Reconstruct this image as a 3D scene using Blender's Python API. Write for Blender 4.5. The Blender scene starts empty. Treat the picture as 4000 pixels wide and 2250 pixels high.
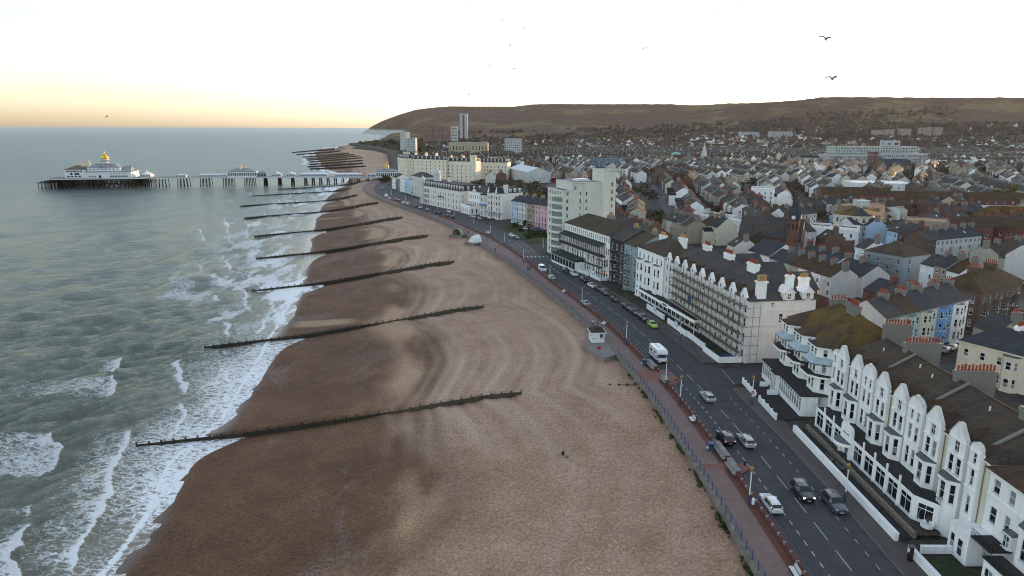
import bpy, math, random
import numpy as np
from mathutils import Vector, Matrix

random.seed(7)
R = math.radians
scene = bpy.context.scene
col = scene.collection

# ---------------------------------------------------------------- camera
HC = 50.0
FPX = 2700.0
PITCH = math.atan2(624, FPX)
ROLL = R(0.26)
cam_data = bpy.data.cameras.new('camera')
cam = bpy.data.objects.new('camera', cam_data)
col.objects.link(cam)
cam_data.sensor_width = 36
cam_data.lens = FPX / 4000 * 36
cam_data.clip_start = 0.5
cam_data.clip_end = 90000
cam.matrix_world = Matrix.Translation((0, 0, HC)) @ Matrix.Rotation(R(90) - PITCH, 4, 'X') @ Matrix.Rotation(ROLL, 4, 'Z')
scene.camera = cam

# ---------------------------------------------------------------- sky, sun, exposure
SUN_AZ, SUN_EL = R(46), R(4.0)
world = bpy.data.worlds.new('World')
scene.world = world
world.use_nodes = True
wt = world.node_tree
wt.nodes.clear()
wo = wt.nodes.new('ShaderNodeOutputWorld')
wb = wt.nodes.new('ShaderNodeBackground')
sky = wt.nodes.new('ShaderNodeTexSky')
sky.sky_type = 'NISHITA'
sky.sun_disc = False
sky.sun_elevation = SUN_EL
sky.sun_rotation = SUN_AZ
sky.altitude = 50
sky.air_density = 1.0
sky.dust_density = 1.0
sky.ozone_density = 2.4
# thin high cloud, the same all round the sky
wtc = wt.nodes.new('ShaderNodeTexCoord')
wmap = wt.nodes.new('ShaderNodeMapping')
wmap.inputs['Scale'].default_value = (1.1, 1.1, 6.5)
wn = wt.nodes.new('ShaderNodeTexNoise')
wn.inputs['Scale'].default_value = 1.7
wn.inputs['Detail'].default_value = 7
wn.inputs['Roughness'].default_value = 0.55
wr = wt.nodes.new('ShaderNodeValToRGB')
wr.color_ramp.elements[0].position = 0.28
wr.color_ramp.elements[1].position = 0.60
wmul = wt.nodes.new('ShaderNodeMath'); wmul.operation = 'MULTIPLY'; wmul.operation = 'MULTIPLY_ADD'; wmul.inputs[1].default_value = 0.5; wmul.inputs[2].default_value = 0.42
whs = wt.nodes.new('ShaderNodeHueSaturation')
whs.inputs['Saturation'].default_value = 0.36
whs.inputs['Value'].default_value = 1.0
wmix = wt.nodes.new('ShaderNodeMixRGB')
wt.links.new(wtc.outputs['Generated'], wmap.inputs['Vector'])
wt.links.new(wmap.outputs['Vector'], wn.inputs['Vector'])
wt.links.new(wn.outputs['Fac'], wr.inputs['Fac'])
wt.links.new(wr.outputs['Color'], wmul.inputs[0])
wt.links.new(wmul.outputs[0], wmix.inputs['Fac'])
wt.links.new(sky.outputs['Color'], wmix.inputs['Color1'])
wt.links.new(sky.outputs['Color'], whs.inputs['Color'])
wt.links.new(whs.outputs['Color'], wmix.inputs['Color2'])
wt.links.new(wmix.outputs['Color'], wb.inputs['Color'])
wb.inputs['Strength'].default_value = 0.15
wt.links.new(wb.outputs['Background'], wo.inputs['Surface'])

sun_data = bpy.data.lights.new('sun', 'SUN')
sun_data.energy = 1.2
sun_data.angle = R(0.6)
sun_data.color = (1.0, 0.62, 0.33)
sun = bpy.data.objects.new('sun', sun_data)
col.objects.link(sun)
to_sun = Vector((math.sin(SUN_AZ) * math.cos(SUN_EL), math.cos(SUN_AZ) * math.cos(SUN_EL), math.sin(SUN_EL)))
sun.rotation_euler = to_sun.to_track_quat('Z', 'Y').to_euler()
sun.location = (60, 120, 80)

vs = scene.view_settings
vs.view_transform = 'Standard'
vs.look = 'None'
vs.exposure = 2.45
vs.gamma = 1.0
vs.use_curve_mapping = False
scene.render.engine = 'CYCLES'
scene.cycles.use_denoising = True
scene.cycles.max_bounces = 5
scene.cycles.diffuse_bounces = 3
scene.cycles.glossy_bounces = 3
scene.cycles.transmission_bounces = 2
scene.cycles.volume_bounces = 0
scene.cycles.pixel_filter_type = 'BLACKMAN_HARRIS'
scene.cycles.filter_width = 1.05

# ---------------------------------------------------------------- helpers
def tag(o, label=None, cat=None, group=None, kind=None):
    if label: o['label'] = label
    if cat: o['category'] = cat
    if group: o['group'] = group
    if kind: o['kind'] = kind
    return o

def survey(px, py, z=0.0):
    """plan position of a surveyed point of height z (theodolite at the camera)"""
    u, v = px - 2000, py - 1125
    c, s = math.cos(ROLL), math.sin(ROLL)
    u, v = u * c + v * s, -u * s + v * c
    cp, sp = math.cos(PITCH), math.sin(PITCH)
    d = (u / FPX, cp - sp * v / FPX, -sp - cp * v / FPX)
    t = (z - HC) / d[2]
    return (d[0] * t, d[1] * t)

def link(name, data, parent=None, loc=(0, 0, 0), rz=0.0, scale=None):
    o = bpy.data.objects.new(name, data)
    col.objects.link(o)
    o.location = loc
    if rz: o.rotation_euler = (0, 0, rz)
    if scale: o.scale = scale
    if parent is not None: o.parent = parent
    return o

def empty(name, loc, rz=0.0):
    o = link(name, None, None, loc, rz)
    o.empty_display_size = 0.5
    return o

def copy_tree(o, parent=None, loc=None, rz=None):
    c = o.copy()
    col.objects.link(c)
    if parent is not None: c.parent = parent
    if loc is not None: c.location = loc
    if rz is not None: c.rotation_euler = (0, 0, rz)
    for ch in list(o.children):
        copy_tree(ch, c)
    return c

def set_mat(o, slot, m):
    o.material_slots[slot].link = 'OBJECT'
    o.material_slots[slot].material = m

class MB:
    def __init__(s):
        s.v = []; s.f = []; s.m = []
    def add(s, vs, fs, m=0):
        b = len(s.v)
        s.v.extend(vs)
        for f in fs:
            s.f.append([i + b for i in f]); s.m.append(m)
        return s
    def poly(s, pts, m=0):
        return s.add(list(pts), [list(range(len(pts)))], m)
    def box(s, x0, x1, y0, y1, z0, z1, m=0):
        v = [(x0, y0, z0), (x1, y0, z0), (x1, y1, z0), (x0, y1, z0), (x0, y0, z1), (x1, y0, z1), (x1, y1, z1), (x0, y1, z1)]
        return s.add(v, [(3, 2, 1, 0), (4, 5, 6, 7), (0, 1, 5, 4), (1, 2, 6, 5), (2, 3, 7, 6), (3, 0, 4, 7)], m)
    def prism(s, plan, z0, z1, m=0, cap=True, base=False):
        n = len(plan)
        v = [(p[0], p[1], z0) for p in plan] + [(p[0], p[1], z1) for p in plan]
        f = [(i, (i + 1) % n, n + (i + 1) % n, n + i) for i in range(n)]
        if cap: f.append(tuple(range(n, 2 * n)))
        if base: f.append(tuple(range(n - 1, -1, -1)))
        return s.add(v, f, m)
    def beam(s, p, q, w, h, m=0):
        """bar of section w (sideways) x h (up) from p to q (bottom centre line)"""
        p, q = Vector(p), Vector(q)
        d = (q - p)
        sd = Vector((d.y, -d.x, 0))
        sd = sd.normalized() * (w / 2) if sd.length > 1e-6 else Vector((w / 2, 0, 0))
        if abs(d.z) > 0.9 * d.length:
            up = Vector((0, h, 0)); p = p - up / 2; q = q - up / 2; sd = Vector((w / 2, 0, 0))
        else: up = Vector((0, 0, h))
        v = [p - sd, p + sd, p + sd + up, p - sd + up, q - sd, q + sd, q + sd + up, q - sd + up]
        return s.add([tuple(a) for a in v], [(0, 1, 2, 3), (7, 6, 5, 4), (1, 0, 4, 5), (2, 1, 5, 6), (3, 2, 6, 7), (0, 3, 7, 4)], m)
    def bar(s, p, q, r, n=6, m=0, r2=None):
        p, q = Vector(p), Vector(q)
        d = (q - p).normalized()
        a = d.orthogonal().normalized(); b = d.cross(a)
        r2 = r if r2 is None else r2
        v = []
        for c, rr in ((p, r), (q, r2)):
            for i in range(n):
                t = 2 * math.pi * i / n
                v.append(tuple(c + a * (rr * math.cos(t)) + b * (rr * math.sin(t))))
        f = [(i, (i + 1) % n, n + (i + 1) % n, n + i) for i in range(n)]
        f += [tuple(range(n - 1, -1, -1)), tuple(range(n, 2 * n))]
        return s.add(v, f, m)
    def lathe(s, prof, cx=0, cy=0, n=12, m=0, sx=1, sy=1):
        v = []; f = []
        for (r, z) in prof:
            for i in range(n):
                t = 2 * math.pi * i / n
                v.append((cx + sx * r * math.cos(t), cy + sy * r * math.sin(t), z))
        for k in range(len(prof) - 1):
            for i in range(n):
                j = (i + 1) % n
                f.append((k * n + i, k * n + j, (k + 1) * n + j, (k + 1) * n + i))
        f.append(tuple(range(n - 1, -1, -1)))
        L = (len(prof) - 1) * n
        f.append(tuple(range(L, L + n)))
        return s.add(v, f, m)
    def wall(s, p0, p1, z0, z1, ops=(), m=0, rev=0.16, mr=None):
        """upright wall p0->p1, its outside on the right; ops = (u0,u1,z0,z1) openings with reveals"""
        p0 = Vector((p0[0], p0[1], 0)); p1 = Vector((p1[0], p1[1], 0))
        L = (p1 - p0).length; d = (p1 - p0) / L
        nin = Vector((-d.y, d.x, 0))
        P = lambda u, z, k=0: tuple(p0 + d * u + nin * k + Vector((0, 0, z)))
        us = sorted({0.0, L} | {o[0] for o in ops} | {o[1] for o in ops})
        zs = sorted({z0, z1} | {o[2] for o in ops} | {o[3] for o in ops})
        zs = [z for z in zs if z0 - 1e-6 <= z <= z1 + 1e-6]
        us = [u for u in us if -1e-6 <= u <= L + 1e-6]
        for a, b in zip(zs, zs[1:]):
            zc = (a + b) / 2; run = None
            for u0, u1 in zip(us, us[1:]):
                uc = (u0 + u1) / 2
                hole = any(o[0] < uc < o[1] and o[2] < zc < o[3] for o in ops)
                if hole:
                    if run is not None: s.poly([P(run, a), P(u0, a), P(u0, b), P(run, b)], m); run = None
                elif run is None: run = u0
            if run is not None: s.poly([P(run, a), P(us[-1], a), P(us[-1], b), P(run, b)], m)
        mr = m if mr is None else mr
        for (a, b, c, e) in ops:
            s.poly([P(a, c), P(b, c), P(b, c, rev), P(a, c, rev)][::-1], mr)
            s.poly([P(a, e), P(b, e), P(b, e, rev), P(a, e, rev)], mr)
            s.poly([P(a, c), P(a, e), P(a, e, rev), P(a, c, rev)][::-1], mr)
            s.poly([P(b, c), P(b, e), P(b, e, rev), P(b, c, rev)], mr)
        return s
    def mesh(s, name, mats, smooth=False):
        me = bpy.data.meshes.new(name)
        me.from_pydata([tuple(a) for a in s.v], [], s.f)
        for mm in (mats if isinstance(mats, (list, tuple)) else [mats]): me.materials.append(mm)
        if isinstance(mats, (list, tuple)) and len(mats) > 1:
            me.polygons.foreach_set('material_index', s.m)
        if smooth: me.polygons.foreach_set('use_smooth', [True] * len(s.f))
        me.update()
        return me
    def build(s, name, mats, parent=None, loc=(0, 0, 0), rz=0.0, smooth=False):
        return link(name, s.mesh(name, mats, smooth), parent, loc, rz)

def grid_mesh(name, X, Y, Z, mats, attrs=None, smooth=True, keep=None):
    """mesh from 2-D arrays of coordinates"""
    ny, nx = X.shape
    me = bpy.data.meshes.new(name)
    co = np.stack([X, Y, Z], -1).reshape(-1, 3).astype(np.float32)
    idx = np.arange(nx * ny).reshape(ny, nx)
    q = np.stack([idx[:-1, :-1], idx[:-1, 1:], idx[1:, 1:], idx[1:, :-1]], -1).reshape(-1, 4)
    if keep is not None:
        k = keep.reshape(-1)
        q = q[k[q].any(1)]
    me.vertices.add(len(co)); me.vertices.foreach_set('co', co.ravel())
    me.loops.add(q.size); me.loops.foreach_set('vertex_index', q.ravel().astype(np.int32))
    me.polygons.add(len(q))
    me.polygons.foreach_set('loop_start', np.arange(0, q.size, 4, dtype=np.int32))
    me.update(calc_edges=True)
    me.polygons.foreach_set("use_smooth", np.full(len(q), bool(smooth)))
    for mm in (mats if isinstance(mats, (list, tuple)) else [mats]): me.materials.append(mm)
    for an, arr in (attrs or {}).items():
        a = me.attributes.new(an, 'FLOAT', 'POINT')
        a.data.foreach_set('value', np.ascontiguousarray(arr, dtype=np.float32).ravel())
    me.validate()
    return me

_rng = np.random.RandomState(3)
_T = _rng.rand(256, 256)
def vnoise(x, y):
    """tileable value noise for arrays"""
    x = np.asarray(x, float); y = np.asarray(y, float)
    xi = np.floor(x).astype(int); yi = np.floor(y).astype(int)
    fx = x - xi; fy = y - yi
    fx = fx * fx * (3 - 2 * fx); fy = fy * fy * (3 - 2 * fy)
    a = _T[yi % 256, xi % 256]; b = _T[yi % 256, (xi + 1) % 256]
    c = _T[(yi + 1) % 256, xi % 256]; d = _T[(yi + 1) % 256, (xi + 1) % 256]
    return (a + (b - a) * fx) * (1 - fy) + (c + (d - c) * fx) * fy
def fbm(x, y, o=4):
    s = 0; a = 0.5
    for i in range(o):
        s = s + a * vnoise(x * 2 ** i + 17 * i, y * 2 ** i + 5 * i); a *= 0.5
    return s
def sstep(a, b, x):
    t = np.clip((np.asarray(x, float) - a) / (b - a), 0, 1)
    return t * t * (3 - 2 * t)

# ---------------------------------------------------------------- materials
class NT:
    def __init__(s, mat):
        mat.use_nodes = True
        s.t = mat.node_tree
        s.p = s.t.nodes['Principled BSDF']
        s.out = s.t.nodes['Material Output']
    def n(s, typ, ins=None, **kw):
        nd = s.t.nodes.new(typ)
        for k, v in kw.items(): setattr(nd, k, v)
        for k, v in (ins or {}).items(): s.set(nd.inputs[k], v)
        return nd
    def set(s, sock, v):
        if isinstance(v, bpy.types.NodeSocket): s.t.links.new(v, sock)
        else:
            if hasattr(sock, 'default_value') and isinstance(v, tuple) and len(v) == 3 and sock.type == 'RGBA': v = (*v, 1)
            sock.default_value = v
    def pos(s, scale=(1, 1, 1), obj=False, rz=0.0):
        if obj: o = s.n('ShaderNodeTexCoord').outputs['Object']
        else: o = s.n('ShaderNodeNewGeometry').outputs['Position']
        return s.n('ShaderNodeMapping', {'Vector': o, 'Scale': scale, 'Rotation': (0, 0, rz)}).outputs['Vector']
    def noise(s, vec, scale, detail=3, rough=0.5, dist=0.0):
        return s.n('ShaderNodeTexNoise', {'Vector': vec, 'Scale': scale, 'Detail': detail, 'Roughness': rough, 'Distortion': dist}).outputs['Fac']
    def voro(s, vec, scale, feature='F1', rnd=1.0):
        return s.n('ShaderNodeTexVoronoi', {'Vector': vec, 'Scale': scale, 'Randomness': rnd}, feature=feature)
    def ramp(s, fac, stops):
        nd = s.n('ShaderNodeValToRGB', {'Fac': fac})
        cr = nd.color_ramp
        while len(cr.elements) < len(stops): cr.elements.new(0.5)
        for e, (p, c) in zip(cr.elements, stops):
            e.position = p
            e.color = (c, c, c, 1) if isinstance(c, (int, float)) else (*c, 1)
        return nd.outputs['Color']
    def mix(s, fac, a, b, mode='MIX'):
        return s.n('ShaderNodeMixRGB', {'Fac': fac, 'Color1': a, 'Color2': b}, blend_type=mode).outputs['Color']
    def math(s, op, a, b=0.0, c=0.0, clamp=False):
        return s.n('ShaderNodeMath', {0: a, 1: b, 2: c}, operation=op, use_clamp=clamp).outputs[0]
    def attr(s, name):
        return s.n('ShaderNodeAttribute', attribute_name=name).outputs['Fac']
    def bump(s, h, strength=0.3, dist=0.05):
        s.set(s.p.inputs['Normal'], s.n('ShaderNodeBump', {'Height': h, 'Strength': strength, 'Distance': dist}).outputs['Normal'])
    def put(s, base=None, rough=None, spec=None, metal=None):
        if base is not None: s.set(s.p.inputs['Base Color'], base)
        if rough is not None: s.set(s.p.inputs['Roughness'], rough)
        if spec is not None: s.set(s.p.inputs['Specular IOR Level'], spec)
        if metal is not None: s.set(s.p.inputs['Metallic'], metal)

def newmat(name):
    m = bpy.data.materials.new(name)
    return m, NT(m)
def c3(h, k=1.0):
    """sRGB hex to linear"""
    o = []
    for i in (0, 2, 4):
        v = int(h[i:i + 2], 16) / 255
        o.append(k * (v / 12.92 if v <= 0.04045 else ((v + 0.055) / 1.055) ** 2.4))
    return tuple(o)
_pl = {}
def plain(name, c, rough=0.6, var=0.12, scale=1.5, spec=0.3, metal=0.0, bump=0.0):
    if name in _pl: return _pl[name]
    m, n = newmat(name)
    f = n.noise(n.pos(), scale, 4, 0.6)
    lo = tuple(x * (1 - var) for x in c); hi = tuple(min(1, x * (1 + var)) for x in c)
    n.put(n.ramp(f, [(0.3, lo), (0.7, hi)]), rough, spec, metal)
    if bump: n.bump(n.noise(n.pos(), scale * 12, 3), bump, 0.02)
    _pl[name] = m
    return m
def stucco(name, c, dirt=0.35, dcol=(0.16, 0.15, 0.12)):
    """painted render with rain streaks and weathered patches"""
    if name in _pl: return _pl[name]
    m, n = newmat(name)
    st = n.noise(n.pos((2.2, 2.2, 0.16)), 1.0, 4, 0.62)
    bl = n.noise(n.pos(), 0.45, 4, 0.55)
    fine = n.noise(n.pos(), 9.0, 3, 0.6)
    k = n.math('MULTIPLY', n.ramp(n.math('ADD', n.math('MULTIPLY', st, 0.6), n.math('MULTIPLY', bl, 0.5)), [(0.47, 0.0), (0.80, 1.0)]), dirt)
    base = n.mix(k, c, dcol)
    base = n.mix(n.math('MULTIPLY', n.ramp(fine, [(0.35, 0.0), (0.75, 1.0)]), 0.10), base, tuple(x * 0.7 for x in c))
    n.put(base, 0.75, 0.25)
    n.bump(fine, 0.12, 0.02)
    _pl[name] = m
    return m
def roofmat(name, c, course=0.28, lichen=0.25, lcol=(0.17, 0.115, 0.035), slate=True):
    """slates or tiles: courses step down the slope, tabs differ, lichen in patches"""
    if name in _pl: return _pl[name]
    m, n = newmat(name)
    pos = n.n('ShaderNodeNewGeometry').outputs['Position']
    sep = n.n('ShaderNodeSeparateXYZ', {'Vector': pos})
    z = n.math('DIVIDE', sep.outputs['Z'], course)
    saw = n.math('FRACT', z)
    row = n.math('FLOOR', z)
    hor = n.math('ADD', sep.outputs['X'], n.math('MULTIPLY', sep.outputs['Y'], 1.13))
    tab = n.math('FLOOR', n.math('ADD', n.math('DIVIDE', hor, course * 1.35), n.math('MULTIPLY', row, 0.5)))
    cmb = n.n('ShaderNodeCombineXYZ', {'X': tab, 'Y': row, 'Z': 0.0}).outputs['Vector']
    rnd = n.n('ShaderNodeTexWhiteNoise', {'Vector': cmb}, noise_dimensions='3D').outputs['Value']
    big = n.noise(n.pos(), 0.22, 5, 0.62)
    c = tuple(x * 0.78 for x in c)
    lo = tuple(x * 0.6 for x in c); hi = tuple(x * 1.4 for x in c)
    base = n.mix(n.ramp(rnd, [(0.0, 0.15), (1.0, 0.85)]), lo, hi)
    base = n.mix(n.math('MULTIPLY', n.ramp(saw, [(0.0, 1.0), (0.16, 0.0)]), 0.55), base, tuple(x * 0.35 for x in c))
    base = n.mix(n.math('MULTIPLY', n.ramp(n.noise(n.pos(), 0.5, 4, 0.6), [(0.35, 0.0), (0.7, 1.0)]), 0.35), base, tuple(x * 1.9 for x in c))
    lm = n.math('MULTIPLY', n.ramp(n.math('ADD', n.math('MULTIPLY', big, 0.75), n.math('MULTIPLY', n.noise(n.pos(), 2.5, 3), 0.25)), [(0.40, 0.0), (0.58, 1.0)]), lichen)
    base = n.mix(lm, base, lcol)
    n.put(base, 0.92, 0.12)
    n.bump(n.math('ADD', saw, n.math('MULTIPLY', rnd, 0.4)), 0.6, 0.05)
    _pl[name] = m
    return m
def brickmat(name, c, mortar=None, scale=1.0):
    if name in _pl: return _pl[name]
    m, n = newmat(name)
    pos = n.n('ShaderNodeNewGeometry').outputs['Position']
    sep = n.n('ShaderNodeSeparateXYZ', {'Vector': pos})
    u = n.math('ADD', sep.outputs['X'], n.math('MULTIPLY', sep.outputs['Y'], 1.07))
    v = n.n('ShaderNodeCombineXYZ', {'X': u, 'Y': sep.outputs['Z'], 'Z': 0.0}).outputs['Vector']
    b = n.n('ShaderNodeTexBrick', {'Vector': v, 'Color1': tuple(x * 0.75 for x in c), 'Color2': tuple(x * 1.2 for x in c),
            'Mortar': mortar or tuple(0.5 * x + 0.08 for x in c), 'Scale': 1.0 / scale, 'Mortar Size': 0.012, 'Brick Width': 0.22, 'Row Height': 0.075})
    base = n.mix(n.math('MULTIPLY', n.ramp(n.noise(n.pos(), 0.4, 4), [(0.35, 0.0), (0.75, 1.0)]), 0.5), b.outputs['Color'], tuple(x * 0.55 for x in c))
    n.put(base, 0.85, 0.2)
    _pl[name] = m
    return m
def glassmat(name, dark=(0.012, 0.015, 0.02), pale=(0.30, 0.31, 0.30), cut=0.7):
    """window glass; some windows have pale curtains or blinds behind"""
    if name in _pl: return _pl[name]
    m, n = newmat(name)
    rnd = n.n('ShaderNodeObjectInfo').outputs['Random']
    f = n.noise(n.pos((1, 1, 0.6)), 0.55, 1)
    k = n.ramp(n.math('FRACT', n.math('ADD', rnd, f)), [(cut - 0.02, 0.0), (cut + 0.02, 0.75)])
    n.put(n.mix(k, dark, pale), 0.06, 0.55)
    _pl[name] = m
    return m
def metal(name, c, rough=0.45, m=0.0, spec=0.5):
    return plain(name, c, rough, 0.1, 2.0, spec, m)

# ================================================================ plan curves (x as a function of y)
def curve(pts):
    ys = np.array([p[1] for p in pts], float); xs = np.array([p[0] for p in pts], float)
    fy = np.arange(ys[0], ys[-1], 2.0); fx = np.interp(fy, ys, xs)
    k = np.ones(9) / 9
    pad = np.concatenate([np.full(4, fx[0]) , fx, np.full(4, fx[-1])])
    sx = np.convolve(pad, k, 'valid'); sx[:5] = fx[:5]; sx[-5:] = fx[-5:]
    return lambda y: np.interp(y, fy, sx)
RAIL = curve([(28.7, 20), (28.6, 70), (28.5, 89), (28.2, 99), (27.9, 107), (27.0, 123), (25.2, 141), (23.8, 150), (20.3, 171), (16, 191.5), (10.2, 215.6),
              (5.5, 233), (0.3, 255), (-4.7, 272), (-14.4, 305), (-35.6, 370), (-56, 415), (-67, 439), (-88, 483), (-98, 503), (-113, 543), (-126, 589),
              (-131.5, 623), (-137, 677), (-142, 740), (-155, 850), (-178, 1021), (-255, 1425), (-372, 1800), (-450, 2000), (-500, 2150), (-480, 2500),
              (-540, 3000), (-640, 3800), (-820, 4900), (-1050, 5500), (-1400, 6500), (-1500, 7600)])
WALL = curve([(33.7, 20), (33.7, 70), (33.5, 90), (33, 107), (32.2, 121), (31.6, 129), (29.1, 150), (27, 164.4), (24.8, 178), (21.9, 191), (17.9, 209),
              (14.3, 222), (7.9, 254), (5, 267), (-2.9, 298), (-12, 327), (-23, 353), (-32.7, 381), (-53, 422), (-72.7, 461), (-100, 527), (-114, 575),
              (-120, 620), (-124, 677), (-128, 740), (-140, 850), (-163, 1021), (-235, 1425), (-350, 1800)])
KERB = curve([(45.2, 20), (45.2, 97), (44.6, 111), (43.9, 124), (43.3, 133), (42.5, 141), (41.2, 151), (38.7, 167), (31.7, 199), (24.6, 228), (16, 258),
              (12.2, 274), (6.7, 303), (1.5, 328), (-8.5, 356), (-32.6, 416), (-50, 450), (-62, 474), (-84, 527), (-98, 575), (-104, 620), (-109, 677),
              (-114, 740), (-126, 850), (-149, 1021), (-220, 1425), (-335, 1800)])
WATER = curve([(-50.6, 30), (-50.6, 76.4), (-50.8, 82.2), (-52.8, 95.5), (-57.1, 104.3), (-56.8, 113.1), (-53.9, 118.0), (-57.0, 135.3), (-60.5, 159.4),
               (-63.5, 173.8), (-66.3, 192.9), (-73.0, 227.3), (-79.2, 252.6), (-88.7, 292.8), (-103.7, 347.5), (-122.6, 426.0), (-148, 548), (-159, 619.3),
               (-170, 710), (-185, 799), (-255, 950), (-350, 1250), (-455, 1600), (-475, 1900), (-520, 2100), (-540, 2500), (-560, 3000), (-660, 3800), (-840, 4900), (-1080, 5500),
               (-1430, 6500), (-1540, 7600)])
SEA = -5.0
GROYNES = [((-65.8, 112.1), (1.8, 129.4)), ((-78.1, 167.9), (-8.6, 198.0)), ((-90.3, 229.3), (-23.2, 267.8)), ((-109.2, 290.2), (-41.6, 335.7)),
           ((-132.5, 352.0), (-65.1, 404.6)), ((-165.3, 425.2), (-94.5, 485.6)), ((-193.1, 491.3), (-122, 545.0)), ((-212.4, 564.4), (-144, 619)),
           ((-212, 628), (-150, 684))]
FAR_GROYNES = [((-269.6, 934.9), (-200.2, 958.2)), ((-288.5, 987.9), (-221.6, 1042.5)), ((-303, 1048.1), (-241.0, 1127.5)), ((-325, 1123.8), (-262, 1227.2)),
               ((-348, 1191.4), (-283, 1300)), ((-366, 1242.1), (-309.4, 1376.4)), ((-392, 1316.8), (-337.3, 1452.0)), ((-440, 1431.7), (-387.3, 1581.8)),
               ((-485, 1547.4), (-446.0, 1767.5))]

GDROP = [0.45, 0.6, 0.95, 1.25, 1.5, 1.7, 1.8, 1.8, 1.6]
def beach_z(X, Y):
    X = np.asarray(X, float); Y = np.asarray(Y, float)
    W = WATER(Y); Rr = RAIL(Y)
    s = (X - W) / (Rr - W)
    prof = np.interp(s, [-1.2, -0.3, 0, 0.12, 0.3, 0.5, 0.62, 0.8, 1.0, 1.3], [-2.2, -0.42, -0.02, 0.13, 0.36, 0.60, 0.80, 0.93, 1.0, 1.0])
    z = SEA + prof * np.where(Y < 800, 4.1, 3.4)
    # curved shingle ridges of the upper beach, bowed between the groynes
    ga = [(g[0][0], g[0][1], (g[1][1] - g[0][1]) / (g[1][0] - g[0][0])) for g in GROYNES]
    yg = [a_[1] + (X - a_[0]) * a_[2] for a_ in ga]
    fr = np.clip((Y - (yg[0] - 58)) / 58, 0, 1)
    for k in range(len(yg) - 1): fr = np.where(Y > yg[k], (Y - yg[k]) / np.maximum(yg[k + 1] - yg[k], 20), fr)
    fr = np.clip(fr, 0, 1)
    sb = s - 0.10 * np.sin(np.pi * fr) + 0.05 * (fbm(X * 0.03 + 3, Y * 0.02, 3) - 0.5)
    up = sstep(0.30, 0.46, sb) * sstep(1.0, 0.92, s)
    t1 = sb * 8.5 + 2.6 * fbm(X * 0.014, Y * 0.014, 3); t2 = sb * 23 + 3.0 * fbm(X * 0.03, Y * 0.02, 3)
    rid = (0.62 * np.exp(-((t1 % 1.0 - 0.5) / 0.22) ** 2) + 0.45 * np.exp(-((t2 % 1.0 - 0.5) / 0.25) ** 2)) * up * sstep(0.2, 0.65, fbm(X * 0.045 + 7, Y * 0.022, 4)) * 1.35
    z = z + 0.34 * (rid - 0.3 * up)
    z = z + 0.12 * (fbm(X * 0.16, Y * 0.11, 3) - 0.5)
    for gi, (a, b) in enumerate(GROYNES):
        gy = a[1] + (X - a[0]) * (b[1] - a[1]) / (b[0] - a[0])
        d = Y - gy
        inx = sstep(a[0] - 2, a[0] + 6, X) * sstep(b[0] + 7, b[0] - 3, X)
        mid = (X - a[0]) / (b[0] - a[0])
        bury = 1 - (0.85 if gi < 2 else 0.3) * np.exp(-((mid - 0.63) / 0.09) ** 2)
        hi_ = sstep(0.4, 2.3, d)      # the shingle banks up behind the planking
        z = z + inx * ((1 - hi_) * -GDROP[gi] * np.exp(np.minimum(d, 0) / (5.0 + gi)) * bury + hi_ * 0.35 * np.exp(-np.maximum(d, 0) / 6.0))
    beach_z.sb = sb
    return z, s, rid

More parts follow.
